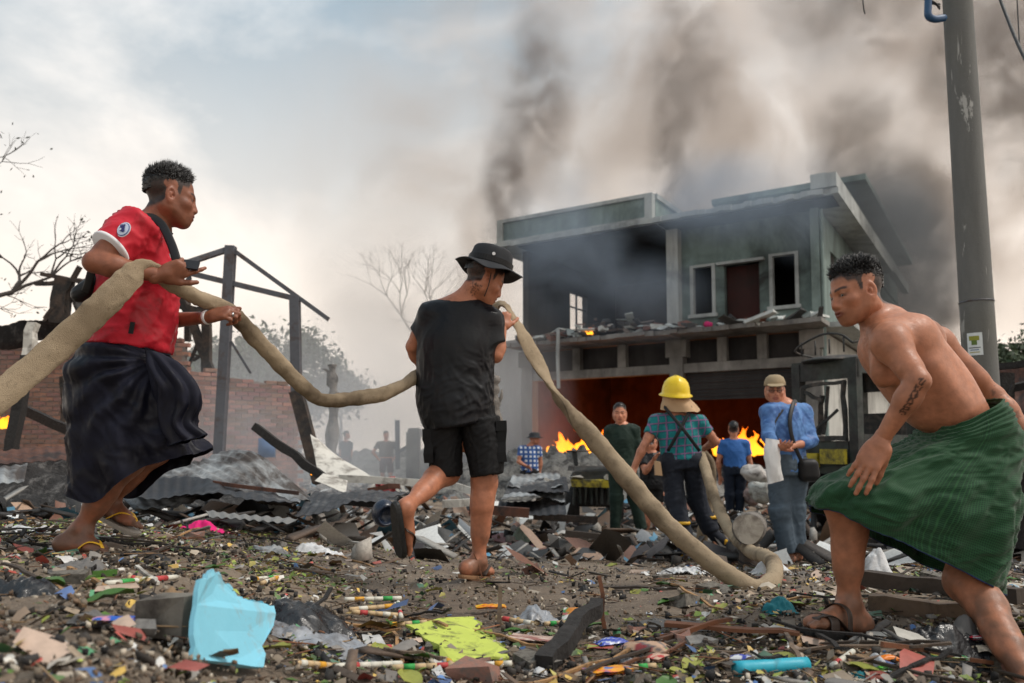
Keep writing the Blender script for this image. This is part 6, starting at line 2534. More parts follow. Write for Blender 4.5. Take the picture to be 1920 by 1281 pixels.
for s in (-1, 1):
    ring = [H.w(.097 - .006 * abs(math.sin(a)), s * .032 + .021 * math.cos(a), .003 + .015 * math.sin(a)) for a in np.linspace(0, 2 * np.pi, 15)]
    mb.tube(ring, .0022, 5, cap=False)
    mb.tube([H.w(.092, s * .052, .006), H.w(0, s * .077, .008)], .002, 5)
mb.tube([H.w(.1, -.011, .006), H.w(.1, .011, .006)], .002, 5)
wpart("glasses", mb.mesh("glasses", True), MAT['phone'], root)
bag = thing("plastic_bag", "white plastic carrier bag hanging from the hands of the man in light blue", "bag", P(1452, 905, 6.55))
V, F, uv = loft([ring_px((1436, 822), (1460, 826), 6.56, .03), ring_px((1433, 850), (1462, 850), 6.56, .05), ring_px((1437, 885), (1464, 880), 6.56, .05), ring_px((1440, 908), (1468, 900), 6.56, .03)], 50, 8,
                lambda V, N, uv: folds(.010, (.2, 0, -1), 18, 4, 2., .6)(V))
wpart("sack", arr_mesh("sack", V, F), mat_plain("white plastic film", (.75, .75, .74), .35, .08), bag)
cb = thing("camera_bag", "black shoulder bag with two straps worn by the man in light blue", "bag", P(1518, 895, 6.8))
V, F = field_mesh([Cone(P(1505 + 6 * i, 872, 6.78), P(1508 + 6 * i, 892, 6.78), .05, .05, .02) for i in range(4)], .008)
wpart("pouch", arr_mesh("pouch", V, F), MAT['black_bag'], cb)
st = strap_tube([P(1508, 876, 6.74), P(1488, 830, 6.70), P(1481, 790, 6.72), P(1488, 756, 6.82), P(1494, 752, 6.92)], .035, .006, (0, -1, .2))
wpart("strap", st.mesh("strap", True), MAT['black_bag'], cb)
st = strap_tube([P(1448, 815, 6.66), P(1452, 790, 6.71), P(1466, 768, 6.77), P(1478, 752, 6.86)], .035, .006, (0, -1, .2))
wpart("strap", st.mesh("strap", True), MAT['black_bag'], cb)

# ---- boy in dark green
clothed("young man in dark green shirt and trousers facing the camera in front of the flames", 9.6,
    dict(head=(1162, 776), shl=(1144, 808), ell=(1146, 850, -.03), wrl=(1160, 884, -.12), shr=(1188, 806), elr=(1199, 850, .0), wrr=(1188, 888, -.08), handr=(1184, 905, -.1),
         hipl=(1154, 872), hipr=(1178, 872), knl=(1156, 935), knr=(1190, 935), anl=(1153, 996), anr=(1204, 996)),
    (-.12, -1, -.05), SKIN_D * 1.08, M_DKGREEN, M_DKGREEN, foot_dir=(.15, -.98, 0), seed=8, h=.011, sleeve=.85, hem=1.0)
# ---- person wiping face behind the helmet man
clothed("person in black raising an arm, half hidden behind the man in the yellow helmet", 10.6,
    dict(head=(1220, 832), shl=(1204, 858), ell=(1210, 885, -.15), wrl=(1226, 862, -.25), shr=(1238, 858), elr=(1244, 890), wrr=(1240, 915),
         hipl=(1212, 905), hipr=(1232, 905), knl=(1213, 945), knr=(1234, 945), anl=(1214, 1000), anr=(1236, 1000)),
    (.6, .5, -.5), SKIN_D, MAT['black_shirt'], MAT['black_shorts'], leg_cloth=.9, seed=9, h=.013)
# ---- man in plain blue shirt seen from behind
clothed("man in plain blue shirt and navy trousers standing with his back turned before the flames", 13.2,
    dict(head=(1375, 805), shl=(1355, 832), ell=(1347, 866), wrl=(1350, 892, .1), shr=(1397, 832), elr=(1407, 868), wrr=(1405, 895),
         hipl=(1367, 880), hipr=(1389, 880), knl=(1368, 930), knr=(1388, 928), anl=(1369, 972), anr=(1386, 968)),
    (.1, 1, 0), SKIN_D, M_BLUE2, M_DKNAVY, foot_dir=(0, 1, 0), seed=10, h=.013, hem=1.0)
# ---- checked shirt and hat
root, H, p, so = clothed("man in blue and white checked shirt and dark hat, hand on hip, on the rubble", 16.6,
    dict(head=(1002, 824), shl=(978, 842), ell=(972, 866, -.1), wrl=(987, 874, -.15), shr=(1009, 842), elr=(1014, 866), wrr=(1012, 886),
         hipl=(984, 884), hipr=(1002, 884), knl=(986, 910), knr=(1003, 912), anl=(986, 948), anr=(1004, 950)),
    (.85, .1, 0), SKIN_D * .8, M_BWCHECK, MAT['black_shorts'], leg_cloth=.85, shirt_uv=True, foot_dir=(1, 0, 0), hair=False, seed=11, h=.014, hem=1.05)
V = []
prof = [(.002, .15), (.07, .145), (.10, .11), (.105, .06), (.16, .035), (.165, .03), (.10, .045)]
for r_, z in prof:
    for j in range(n):
        a = 2 * math.pi * j / n
        V.append(H.w(r_ * 1.1 * math.cos(a), r_ * math.sin(a), z))
F = [tuple(range(n))] + [(i * n + j, i * n + (j + 1) % n, (i + 1) * n + (j + 1) % n, (i + 1) * n + j) for i in range(len(prof) - 1) for j in range(n)]
wpart("hat", arr_mesh("hat", V, F), MAT['black_hat'], root)
# ---- two men in the haze
clothed("man in brown shirt pulled up over his belly, hands on hips, in the haze", 24.5,
    dict(head=(724, 816), shl=(710, 832), ell=(699, 848), wrl=(711, 862), shr=(738, 832), elr=(748, 848), wrr=(737, 862),
         hipl=(718, 866), hipr=(731, 866), knl=(717, 887), knr=(732, 887), anl=(717, 910), anr=(732, 910)),
    (.5, -.8, 0), SKIN_D, M_BROWN, M_MAROON, leg_cloth=.95, hem=.55, seed=12, h=.016)
clothed("man in dark shirt and longyi standing beside the scorched trunk in the haze", 24.5,
    dict(head=(650, 816), shl=(641, 832), ell=(638, 850), wrl=(644, 866), shr=(657, 832), elr=(659, 850), wrr=(655, 866),
         hipl=(645, 866), hipr=(654, 866), knl=(646, 886), knr=(653, 886), anl=(647, 908), anr=(653, 908)),
    (.8, .2, 0), SKIN_D * .8, MAT['black_shirt'], M_MAROON, seed=13, h=.016, longyi=[((637, 856), (657, 856), .18), ((636, 875), (658, 875), .2), ((639, 900), (657, 900), .17)])
# ================================================================ fire hoses
def m_hose():
    m, nt, b = new_mat("muddy canvas hose")
    base = nmix(nt, nnoise(nt, 5, 7, .65, .3), (.24, .18, .115), (.47, .375, .26))
    base = nmix(nt, nramp(nt, nnoise(nt, 60, 5, .7), [(.55, 0), (.75, .6)]), base, (.085, .062, .042))
    base = nmix(nt, nramp(nt, nnoise(nt, 2.2, 6, .6), [(.47, 0), (.60, .85)]), base, (.10, .072, .046))
    a = nnode(nt, "ShaderNodeAttribute", attribute_name="uvw")
    sp = nt.nodes.new("ShaderNodeSeparateXYZ")
    nt.links.new(a.outputs["Vector"], sp.inputs["Vector"])
    d = nnode(nt, "ShaderNodeMath", operation='FRACT')
    nt.links.new(sp.outputs["X"], d.inputs[0])
    base = nmix(nt, nramp(nt, d.outputs[0], [(.0, .8), (.03, 0), (.47, 0), (.5, .8), (.53, 0), (.97, 0), (1, .8)]), base, (.06, .045, .03))
    nt.links.new(base, b.inputs["Base Color"])
    b.inputs["Roughness"].default_value = .85
    b.inputs["Specular IOR Level"].default_value = .2
    w = nnode(nt, "ShaderNodeTexVoronoi", Scale=330.0)
    tc = nnode(nt, "ShaderNodeTexCoord")
    nt.links.new(tc.outputs["Object"], w.inputs["Vector"])
    bump(nt, b, w.outputs["Distance"], .6, .004)
    return m


M_HOSE = m_hose()


def hose(label, pts, mat=M_HOSE, n_per=14, ns=28, name="fire_hose"):
    """pts: (px, py, Y, half width, half thickness, roll in degrees)"""
    C = spline([P(q[0], q[1], q[2]) for q in pts], n_per)
    A = spline([[q[3], q[4], math.radians(q[5])] for q in pts], n_per)
    V, uv = [], []
    s = 0
    for i, c in enumerate(C):
        t = unit(C[min(i + 1, len(C) - 1)] - C[max(i - 1, 0)])
        view = unit(c - np.array([0, 0, CAMZ]))
        x = unit(np.cross(t, view))
        y = np.cross(x, t)
        w, h, r = A[i]
        xr, yr = x * math.cos(r) + y * math.sin(r), y * math.cos(r) - x * math.sin(r)
        if i:
            s += np.linalg.norm(c - C[i - 1])
        wv = 1 + .05 * mnoise.noise((s * 5, 1.3, 0))
        for j in range(ns):
            a = 2 * math.pi * j / ns
            ca, sa = math.cos(a), math.sin(a)
            e = abs(ca) ** .9 * math.copysign(1, ca)
            fl = .55 * max(0., 1 - h / w)
            V.append(c + xr * w * wv * e + yr * h * sa * abs(sa) ** fl)
            uv.append((j / ns, s))
    F = [(i * ns + j, i * ns + (j + 1) % ns, (i + 1) * ns + (j + 1) % ns, (i + 1) * ns + j) for i in range(len(C) - 1) for j in range(ns)]
    F += [tuple(range(ns))[::-1], tuple((len(C) - 1) * ns + j for j in range(ns))]
    V = np.array(V)
    N = vnormals(V, np.array(F[:-2]))
    V = V + N * (.006 * fbm(V * 9, 2) + .004 * (1 - 2.5 * np.abs(fbm(V * 16 + 4, 2))) + .0015 * fbm(V * 70, 1))[:, None]
    o = link(name, arr_mesh(name, V, F, uv=np.array(uv)), mat)
    return tag(o, label, "hose")


hose("long flat muddy fire hose carried by the man in red and the man in black", [
    (-260, 920, 2.45, 0.054, 0.020, 8), (-120, 826, 2.62, 0.054, 0.020, 8), (0, 742, 2.78, 0.054, 0.020, 6), (120, 640, 2.88, 0.053, 0.018, 4), (205, 560, 2.90, 0.052, 0.017, 0), (250, 516, 2.93, 0.049, 0.015, -10), (282, 506, 3.00, 0.037, 0.013, -30),
    (318, 530, 3.08, 0.034, 0.019, -10), (365, 556, 3.18, 0.034, 0.027, 10), (424, 580, 3.30, 0.033, 0.027, 0), (478, 632, 3.40, 0.037, 0.030, 0), (535, 694, 3.52, 0.037, 0.030, 0), (582, 738, 3.60, 0.036, 0.031, 0), (606, 750, 3.64, 0.032, 0.030, 0),
    (650, 749, 3.70, 0.036, 0.031, 0), (710, 740, 3.76, 0.036, 0.031, 0), (752, 725, 3.82, 0.033, 0.028, 0), (782, 706, 3.92, 0.037, 0.027, 0), (822, 690, 4.16, 0.037, 0.022, 0), (880, 630, 4.24, 0.037, 0.016, 10), (925, 580, 4.20, 0.033, 0.012, 30), (946, 572, 4.12, 0.022, 0.010, 60), (966, 600, 4.06, 0.035, 0.013, 60),
    (1000, 665, 4.02, 0.050, 0.015, 40), (1034, 725, 4.0, 0.042, 0.017, 75), (1056, 758, 3.99, 0.034, 0.030, 95), (1100, 808, 3.97, 0.049, 0.037, 0), (1165, 885, 3.93, 0.049, 0.042, 0), (1240, 972, 3.89, 0.047, 0.044, 0), (1320, 1044, 3.85, 0.047, 0.045, 0), (1385, 1090, 3.82, 0.047, 0.045, 0), (1424, 1104, 3.83, 0.045, 0.044, 0), (1448, 1088, 3.92, 0.045, 0.042, 0),
    (1452, 1062, 4.15, 0.042, 0.040, 0), (1440, 1046, 4.8, 0.046, 0.042, 0), (1402, 1030, 5.8, 0.049, 0.046, 0), (1362, 985, 6.7, 0.050, 0.049, 0), (1334, 915, 7.2, 0.050, 0.049, 0), (1314, 852, 7.62, 0.050, 0.042, 0)])
hose("second pale hose hanging to the ground behind the man in the yellow helmet", [
    (1318, 850, 7.95, .05, .045, 0), (1332, 875, 8.0, .055, .05, 0), (1330, 930, 8.0, .06, .055, 0), (1318, 1000, 8.0, .06, .055, 0), (1316, 1030, 8.1, .06, .055, 0), (1345, 1034, 8.5, .06, .055, 0), (1400, 1030, 9.2, .06, .055, 0)])
# ================================================================ litter that can be told apart
def gp(px, py, up=0.0):
    q = G(px, py)
    return q + np.array([0, 0, up])


def sheet_grid(W, D, n=26, m=20):
    u, v = np.meshgrid(np.linspace(-.5, .5, n), np.linspace(-.5, .5, m), indexing='ij')
    i = np.arange(n - 1)[:, None] * m
    j = np.arange(m - 1)[None, :]
    F = np.stack([i + j, i + m + j, i + m + j + 1, i + j + 1], -1).reshape(-1, 4)
    return u.ravel() * W, v.ravel() * D, F


def crumple(label, px, py, W, D, h, mat, seed=0, cat="cloth", name="crumpled_cloth", rz=0., ragged=.25, group=None, fine=1.0, pxw=True, col=None):
    """crumpled soft sheet: heaped in the middle, folded all over, ragged outline. W, D are in photo pixels if pxw"""
    c = gp(px, py)
    k = c[1] / FPX if pxw else 1.0
    W, h = W * k, h * k * .72
    D = max(D * k * 4.0, .62 * W) if pxw else D
    x, y, F = sheet_grid(1, 1, 34, 30)
    r = np.maximum(np.abs(x), np.abs(y)) * 2
    q = np.stack([x * 2, y * 2, 0 * x + seed], 1)
    edge = 1 + ragged * fbm(q * 1.7 + seed, 2)
    X, Yy = x * W * edge, y * D * edge
    wq = np.stack([X, Yy, 0 * X + seed * 3.1], 1)
    f = 5.0 / max(W, .12)
    rd = np.clip(np.sqrt((x * 2) ** 2 + (y * 2) ** 2), 0, 1)
    A1, A2 = min(h * .45, .075 * W) * fine, min(h * .22, .032 * W) * fine
    z = h * (1 - rd ** 2) ** .9 * (.7 + .6 * fbm(wq * f * .4, 1)) + A1 * (2.4 * np.abs(fbm(wq * f * .7, 1)) - .35) * (1 - .5 * r) + A2 * (2.4 * np.abs(fbm(wq * f * 1.7 + 4, 1)) - .35) + .02 * h * fbm(wq * f * 4, 1)
    z = np.maximum(z, h * .02) - .004
    ca, sa = math.cos(rz), math.sin(rz)
    V = np.stack([c[0] + X * ca - Yy * sa, c[1] + X * sa + Yy * ca, 0 * X], 1)
    V[:, 2] = ground_z(V[:, 0], V[:, 1]) + z + .006
    V2 = np.vstack([V, V - np.array([0, 0, .004])])
    F2 = np.vstack([F, F[:, ::-1] + len(V)])
    cc = None
    if col is not None:
        cc = np.zeros((len(V), 3)) + np.asarray(col[0])
        for i, cl in enumerate(col[1:]):
            mk = fbm(q * 2.2 + 5 * i + seed, 2) > .12
            cc[mk] = cl
        cc = np.vstack([cc, cc])
    o = link(name, arr_mesh(name, V2, F2, cc), mat)
    return tag(o, label, cat, group)


def stick(label, x0, y0, x1, y1, w, mat, h0=.01, h1=.01, name="stick", cat="stick", group=None, t=None, seg=4, wob=.004, taper=.8):
    a, b = gp(x0, y0, h0), gp(x1, y1, h1)
    mb = MB()
    mb.bar(a, b, w, t or w, (0, 0, 1), seg=seg, wob=wob, taper=taper)
    return tag(link(name, mb.mesh(name), mat), label, cat, group)


def plate(label, pts, t, mat, name="board", cat="board", lift=.012, group=None, jag=0, seed=0):
    """flat ragged board through photo points on the ground, (px, py, lift)"""
    rng = np.random.default_rng(seed)
    P3 = [gp(q[0], q[1], q[2] if len(q) > 2 else lift) for q in pts]
    if jag:
        out = []
        for a, b in zip(P3, P3[1:] + P3[:1]):
            k = 6
            for i in range(k):
                out.append(lerp(a, b, i / k) + rng.normal(size=3) * jag * (i > 0))
        P3 = out
    n = unit(np.cross(P3[len(P3) // 3] - P3[0], P3[2 * len(P3) // 3] - P3[0]))
    n = n if n[2] > 0 else -n
    k = len(P3)
    V = [p + n * t / 2 for p in P3] + [p - n * t / 2 for p in P3]
    F = [tuple(range(k)), tuple(range(2 * k - 1, k - 1, -1))] + [(i, k + i, k + (i + 1) % k, (i + 1) % k) for i in range(k)]
    mb = MB()
    mb.add(V, F)
    return tag(link(name, mb.mesh(name), mat), label, cat, group)


def packet(label, px, py, W, D, cols, seed=0, rz=0., thick=.25, name="snack_packet", cat="packet", group=None, tilt=0., up=0.):
    c = gp(px, py, up)
    k = c[1] / FPX
    W, D = W * k, D * k * 1.8
    x, y, F = sheet_grid(1, 1, 18, 14)
    r = np.maximum(np.abs(x), np.abs(y)) * 2
    q = np.stack([x * 3, y * 3, 0 * x + seed], 1)
    bulge = thick * min(W, D) * .5 * (1 - r ** 2.5) * (1 + .6 * fbm(q, 2))
    R = np.array(Matrix.Rotation(rz, 3, 'Z') @ Matrix.Rotation(tilt, 3, 'X'))
    wv = .03 * W * fbm(q * 1.3 + 3, 2)
    top = np.stack([x * W, y * D, bulge + wv + .01], 1)
    bot = np.stack([x * W, y * D, -bulge * .3 + wv + .004], 1)
    V = np.vstack([top, bot]) @ R.T + c + np.array([0, 0, .012])
    F2 = np.vstack([F, F[:, ::-1] + len(top)])
    col = np.zeros((len(top), 3)) + np.asarray(cols[0])
    for i, cl in enumerate(cols[1:]):
        if i % 2 == 0:
            mk = fbm(q * .9 + 7 * i + seed, 1) > .10
        else:
            mk = np.abs(((x * math.cos(i) + y * math.sin(i)) * 5 + seed) % 2 - 1) < .22
        col[mk] = cl
    o = link(name, arr_mesh(name, V, F2, np.vstack([col, col])), MAT_PRINT)
    return tag(o, label, cat, group)


def lump(label, px, py, W, Hh, mat, seed=0, name="rubble_chunk", cat="rubble", sq=.7, up=.4, rough=.35, group=None, boxy=False):
    c = gp(px, py)
    k = c[1] / FPX
    w, h = W * k / 2, Hh * k
    if boxy:
        mb = MB()
        mb.box(c + np.array([0, 0, h / 2]), (w * 2, w * 1.4, h), np.array(Matrix.Rotation(seed, 3, 'Z')), None, .008)
        me = mb.mesh(name)
    else:
        V, F = field_mesh([Ell(c + np.array([0, 0, h * up]), (w, w * sq, h * .62), None, .01)], max(w / 12, .006),
                          disp=lambda V, N: w * rough * fbm((V - c) * 1.6 / w + seed, 3))
        V[:, 2] = np.maximum(V[:, 2], c[2] - .03)
        me = arr_mesh(name, V, F, smooth=rough < .25)
    return tag(link(name, me, mat), label, cat, group)


MAT_PRINT = mat_attr("printed foil", rough=.35, var=.12, scale=25, bmp=.15, bscale=60)
MAT_PAPER = mat_attr("stained paper", rough=.85, var=.25, scale=18, bmp=.1)
M_FOAM = mat_plain("sky blue foam board", (.20, .52, .66), .85, .10, 8, dirt=(.24, .36, .40), dirt_amt=.25, dirt_scale=9, bmp=.3, bscale=40)
M_LIME = mat_plain("lime board", (.50, .58, .10), .8, .15, 8, dirt=(.08, .07, .04), dirt_amt=.28, dirt_scale=12)
M_CYAN = mat_plain("cyan plastic", (.02, .36, .48), .5, .15, 10, dirt=(.05, .10, .11), dirt_amt=.3)
M_BPLASTIC = mat_plain("black plastic film", (.014, .015, .017), .30, .4, 12, spec=.6, bmp=.5, bscale=18, bdist=.02)
M_GPLASTIC = mat_plain("grey plastic film", (.28, .30, .33), .35, .3, 10, dirt=(.07, .06, .055), dirt_amt=.45, bmp=.4, bscale=18, bdist=.02)
M_WPLASTIC = mat_plain("white plastic film", (.60, .61, .62), .45, .2, 12, dirt=(.22, .19, .16), dirt_amt=.4, bmp=.4, bscale=22, bdist=.02)
M_PINK = mat_cloth("magenta cloth", (.66, .012, .16), var=.2)
M_GREYCL = mat_cloth("dirty grey cloth", (.13, .125, .12), var=.4)
M_OLIVECL = mat_cloth("grey-green cloth", (.19, .23, .18), var=.3)
M_PURPLE = mat_cloth("purple cloth", (.20, .10, .22), var=.2)
M_TEALCL = mat_cloth("teal cloth", (.01, .14, .17), var=.3)
M_BAMBOO = mat_plain("split bamboo", (.36, .20, .085), .7, .3, 14, dirt=(.10, .06, .03), dirt_amt=.35)
M_RUSTW = mat_plain("wet reddish wood", (.16, .060, .026), .6, .35, 14, dirt=(.05, .025, .015), dirt_amt=.4, bmp=.5)
M_DKWOOD = mat_plain("wet dark timber", (.040, .028, .020), .6, .4, 10, bmp=.6, bscale=50)
M_BLOCK = mat_plain("dirty concrete block", (.17, .155, .13), .9, .35, 12, dirt=(.05, .042, .035), dirt_amt=.5, bmp=.7, bscale=40)
M_HUSK = mat_plain("coconut husk", (.22, .14, .075), .85, .4, 16, dirt=(.42, .36, .28), dirt_amt=.3, bmp=.7, bscale=50, stretch=(1, 1, 5))
M_MAROONB = mat_plain("maroon board", (.22, .10, .10), .8, .2)
M_LEAF_B = mat_plain("fresh leaf", (.05, .13, .02), .45, .3, 10)


LANDMARKS = [("the sky-blue foam board", 430, 1200), ("the coconut husk", 332, 1130), ("the heaped black bag", 575, 1150), ("the lime-green board", 850, 1215), ("the charred log", 1070, 1220), ("the rusty upright rod", 1130, 1170),
             ("the blue packet", 1146, 1212), ("the flat grey sheet", 1252, 1170), ("the cyan pipe", 1445, 1265), ("the magenta cloth", 388, 985), ("the white foam lump", 602, 1028), ("the curled rubber mat", 280, 1038), ("the blue spotted wrapper", 208, 1175),
             ("the black plastic at the left edge", 48, 1095), ("the front foot of the man in red", 150, 1035), ("the standing foot of the man in black", 893, 1080), ("the raised sandal of the man in black", 745, 1040), ("the teal net bag", 1462, 1138),
             ("the hose bend", 1420, 1105), ("the sandal of the shirtless man", 1560, 1205), ("the long black beam", 1770, 1128), ("the scrunched black plastic", 1752, 1195), ("the pale crumpled bags", 1642, 1060), ("the grey-green clump", 982, 1008),
             ("the dark metal strip", 1180, 1110), ("the flattened white sheet", 1280, 1072), ("the whitish spread cloth", 62, 995), ("the dark blue helmet", 720, 965), ("the cut log", 1402, 1000), ("the bottom left corner", 60, 1260), ("the clear plastic wrap", 1006, 1155), ("the green printed wrapper", 1754, 1248)]
_USED = set()


def where(p, what):
    """a label that places a loose piece by the nearest thing one can find; None if it would not single it out"""
    d = np.asarray(p, float) - np.array([0, 0, CAMZ])
    fz, uz = d[1] * _cp + d[2] * _sp, -d[1] * _sp + d[2] * _cp
    px, py = CX + FPX * d[0] / fz, CY - FPX * uz / fz
    if not (-20 < px < 1940 and py < 1300):
        return None
    best = sorted(LANDMARKS, key=lambda l: (l[1] - px) ** 2 + ((l[2] - py) * 2.5) ** 2)
    for nm, lx, ly in best[:3]:
        dx, dy = px - lx, (py - ly) * 2.5
        r = math.hypot(dx, dy)
        side = ("left of" if dx < 0 else "right of") if abs(dx) > 1.4 * abs(dy) else ("in front of" if dy > 0 else "behind")
        if abs(dx) <= 1.4 * abs(dy) and abs(dx) > .6 * abs(dy):
            side = side.replace("in front of", "in front and to the %s of" % ("left" if dx < 0 else "right")).replace("behind", "behind and to the %s of" % ("left" if dx < 0 else "right"))
        how = "just " if r < 75 else ("" if r < 170 else "well ")
        lab = "%s %s%s %s" % (what, how, side, nm)
        if lab not in _USED and len(lab.split()) <= 16:
            _USED.add(lab)
            return lab
    return None


def near_litter():
    # big pieces along the bottom of the picture, left to right
    plate("torn sky-blue foam board leaning on a concrete block, front left", [(353, 1247, .005), (490, 1258, .005), (508, 1222, .115), (470, 1222, .125), (440, 1222, .128), (420, 1218, .155), (392, 1222, .185), (368, 1230, .165)], .012, M_FOAM, "foam_board", jag=.004, seed=1)
    lump("square dirty concrete block behind the sky-blue board", 318, 1192, 104, 72, M_BLOCK, .3, "concrete_block", "block", boxy=True)
    crumple("half coconut husk with pale fibres on top of the concrete block", 332, 1150, 95, 16, 52, M_HUSK, 3, "husk", "coconut_husk", ragged=.15)
    crumple("shiny black plastic bag heaped open, front left of centre", 575, 1178, 165, 46, 78, M_BPLASTIC, 5, "bag", "plastic_bag", ragged=.3)
    crumple("dirty grey plastic sheet spread in front of the black bag", 600, 1210, 235, 26, 34, M_GPLASTIC, 8, "sheet", "plastic_sheet", ragged=.35)
    plate("lime-green board spattered with mud, bottom centre", [(760, 1187), (888, 1170), (925, 1205), (955, 1250), (850, 1258), (800, 1215)], .008, M_LIME, "lime_board", jag=.006, seed=4, lift=.02)
    crumple("broad green leaf lying on the lime-green board", 805, 1238, 92, 14, 14, M_LEAF_B, 2, "leaf", "fallen_leaf", ragged=.6)
    stick("charred log end rising among packets, bottom centre", 1020, 1262, 1120, 1190, .055, M_CHAR, .02, .10, "charred_log", "log", seg=8, wob=.006)
    stick("rusty iron rod standing upright, bottom centre", 1135, 1188, 1124, 1186, .014, M_RUSTW, .0, .19, "iron_rod", "rod", seg=3, taper=.9)
    stick("short grey picket standing upright left of the rusty rod", 936, 1180, 938, 1178, .016, M_WOOD, .0, .14, "picket", "stick", seg=3)
    packet("blue box-like packet beside the charred log", 1146, 1218, 64, 16, [(.02, .05, .35), (.03, .08, .5), (.5, .55, .6)], 3, .5, .5)
    crumple("grey strap-like scrap hanging below the blue packet", 1176, 1252, 40, 24, 22, M_GPLASTIC, 12, "scrap", "plastic_scrap", ragged=.2)
    packet("tan box torn open, printed with red leaf marks, right of the blue packet", 1212, 1232, 92, 26, [(.42, .27, .18), (.22, .03, .03), (.10, .09, .09)], 6, -.4, .5, "cardboard_box", "box")
    packet("orange and blue printed wrapper at the bottom edge", 1140, 1272, 90, 20, [(.70, .30, .02), (.05, .14, .35), (.6, .1, .05)], 9, .3, .2)
    crumple("flat grey sheet right of the rusty rod", 1252, 1178, 138, 18, 15, M_GREYCL, 15, "sheet", "flat_sheet", ragged=.25, fine=.5)
    stick("long wet reddish plank pointing right, front right of centre", 1248, 1190, 1500, 1212, .045, M_RUSTW, .035, .035, "plank", "plank", t=.014, seg=6)
    stick("thin reddish stick rising left to right below the grey sheet", 1232, 1215, 1372, 1192, .016, M_RUSTW, .02, .05)
    mb = MB()
    a, b = gp(1378, 1272, .022), gp(1514, 1262, .022)
    mb.tube([lerp(a, b, t) for t in np.linspace(0, 1, 9)], .021, 16)
    tag(link("plastic_pipe", mb.mesh("plastic_pipe", True), M_CYAN), "length of bright cyan plastic pipe, bottom right of centre", "pipe")
    packet("small white and blue carton left of the cyan pipe", 1392, 1250, 44, 12, [(.62, .63, .66), (.04, .06, .35)], 4, -.3, .6, "carton", "carton")
    lump("dark flat brick behind the cyan pipe", 1430, 1245, 60, 12, M_BLOCK, .2, "brick_piece", "brick", boxy=True)
    crumple("clear greyish plastic wrap bunched up near the upright rods", 1006, 1172, 74, 22, 42, M_GPLASTIC, 21, "wrap", "plastic_wrap", ragged=.4)
    packet("orange and yellow wrapper left of the clear wrap", 920, 1150, 56, 12, [(.72, .28, .01), (.7, .5, .02), (.4, .02, .02)], 7, .2)
    packet("green white and pink packet behind the charred log", 1086, 1168, 62, 30, [(.03, .25, .08), (.65, .66, .62), (.6, .10, .16), (.55, .2, .02)], 2, -.2, .25, tilt=.4)
    packet("pinkish newspaper printed card right of the lime-green board", 1012, 1212, 120, 26, [(.52, .37, .30), (.30, .12, .10), (.6, .5, .42)], 13, -.35, .06, "printed_card", "card")
    packet("red striped packet fragment in front of the long plank", 1232, 1245, 46, 16, [(.50, .32, .24), (.42, .03, .03)], 15, .9, .2, "packet_fragment", "packet")
    crumple("white crumpled tissue bottle shape at the bottom edge left of centre", 1012, 1266, 30, 12, 30, M_WPLASTIC, 31, "tissue", "crumpled_tissue")
    # middle distance
    crumple("bright magenta cloth lying in the litter right of the man in red", 388, 998, 78, 10, 34, M_PINK, 4, name="magenta_cloth", ragged=.3)
    crumple("crumpled white foam lump in the middle of the open ground", 602, 1040, 92, 10, 30, M_WPLASTIC, 14, "foam", "foam_lump", ragged=.25)
    crumple("bent grey sheet of metal left of the white foam lump", 515, 1040, 88, 9, 24, M_TIN, 16, "sheet", "bent_sheet", ragged=.3)
    crumple("dark rubber car mat, curled, right of the front foot of the man in red", 280, 1048, 88, 10, 26, MAT['black_rubber'], 18, "mat", "rubber_mat", ragged=.1, fine=.3)
    packet("blue and red printed rice bag at the left edge", 28, 948, 66, 12, [(.03, .12, .50), (.45, .03, .04), (.6, .6, .5)], 5, .1, .7, "printed_bag", "bag")
    packet("blue bag with a red oval beside the longyi hem of the man in red", 104, 944, 66, 12, [(.03, .13, .52), (.55, .02, .03), (.5, .5, .45)], 8, -.1, .7, "printed_bag", "bag")
    crumple("whitish cloth spread behind the front foot of the man in red", 62, 1003, 120, 10, 22, M_WPLASTIC, 24, name="white_cloth", ragged=.2)
    crumple("heap of shiny black plastic at the left edge", 48, 1118, 150, 26, 66, M_BPLASTIC, 26, "bag", "plastic_bag", ragged=.3)
    crumple("white scrap stuck on the black plastic at the left edge", 46, 1122, 40, 12, 52, M_WPLASTIC, 27, "scrap", "plastic_scrap", ragged=.3)
    crumple("grey rag under the front foot of the man in red", 150, 1072, 110, 12, 24, M_GREYCL, 28, "rag", "grey_rag", ragged=.35)
    crumple("grey cloth with the blue wrapper on it, front left", 178, 1172, 92, 14, 28, M_GREYCL, 29, "rag", "grey_rag", ragged=.3)
    packet("blue printed wrapper with pink spots, front left", 208, 1180, 78, 14, [(.02, .10, .45), (.55, .25, .35)], 12, .2, .3)
    stick("green plantain-like stalk left of the split bamboo", 166, 1090, 214, 1084, .028, M_LEAF_B, .015, .015, "green_stalk", "stalk")
    stick("split bamboo lath pointing away, front left", 128, 1078, 200, 1112, .012, M_BAMBOO, .02, .01, "bamboo_lath", "stick")
    stick("split bamboo lath nearest the left edge", 96, 1106, 158, 1146, .012, M_BAMBOO, .01, .01, "bamboo_lath", "stick")
    stick("white marker-like stick with green end, left of the coconut husk", 256, 1072, 296, 1106, .012, M_PALE, .015, .015, "white_stick", "stick")
    crumple("grey-green cloth clump right of the standing leg of the man in black", 982, 1018, 62, 9, 34, M_OLIVECL, 32, name="green_cloth", ragged=.3)
    crumple("small purple rag beside the grey-green clump", 1010, 1024, 40, 6, 12, M_PURPLE, 33, "rag", "purple_rag")
    plate("flat maroon board behind the standing foot of the man in black", [(905, 1012), (945, 1004), (992, 1024), (965, 1030)], .01, M_MAROONB, "maroon_board", jag=.005, seed=6, lift=.02)
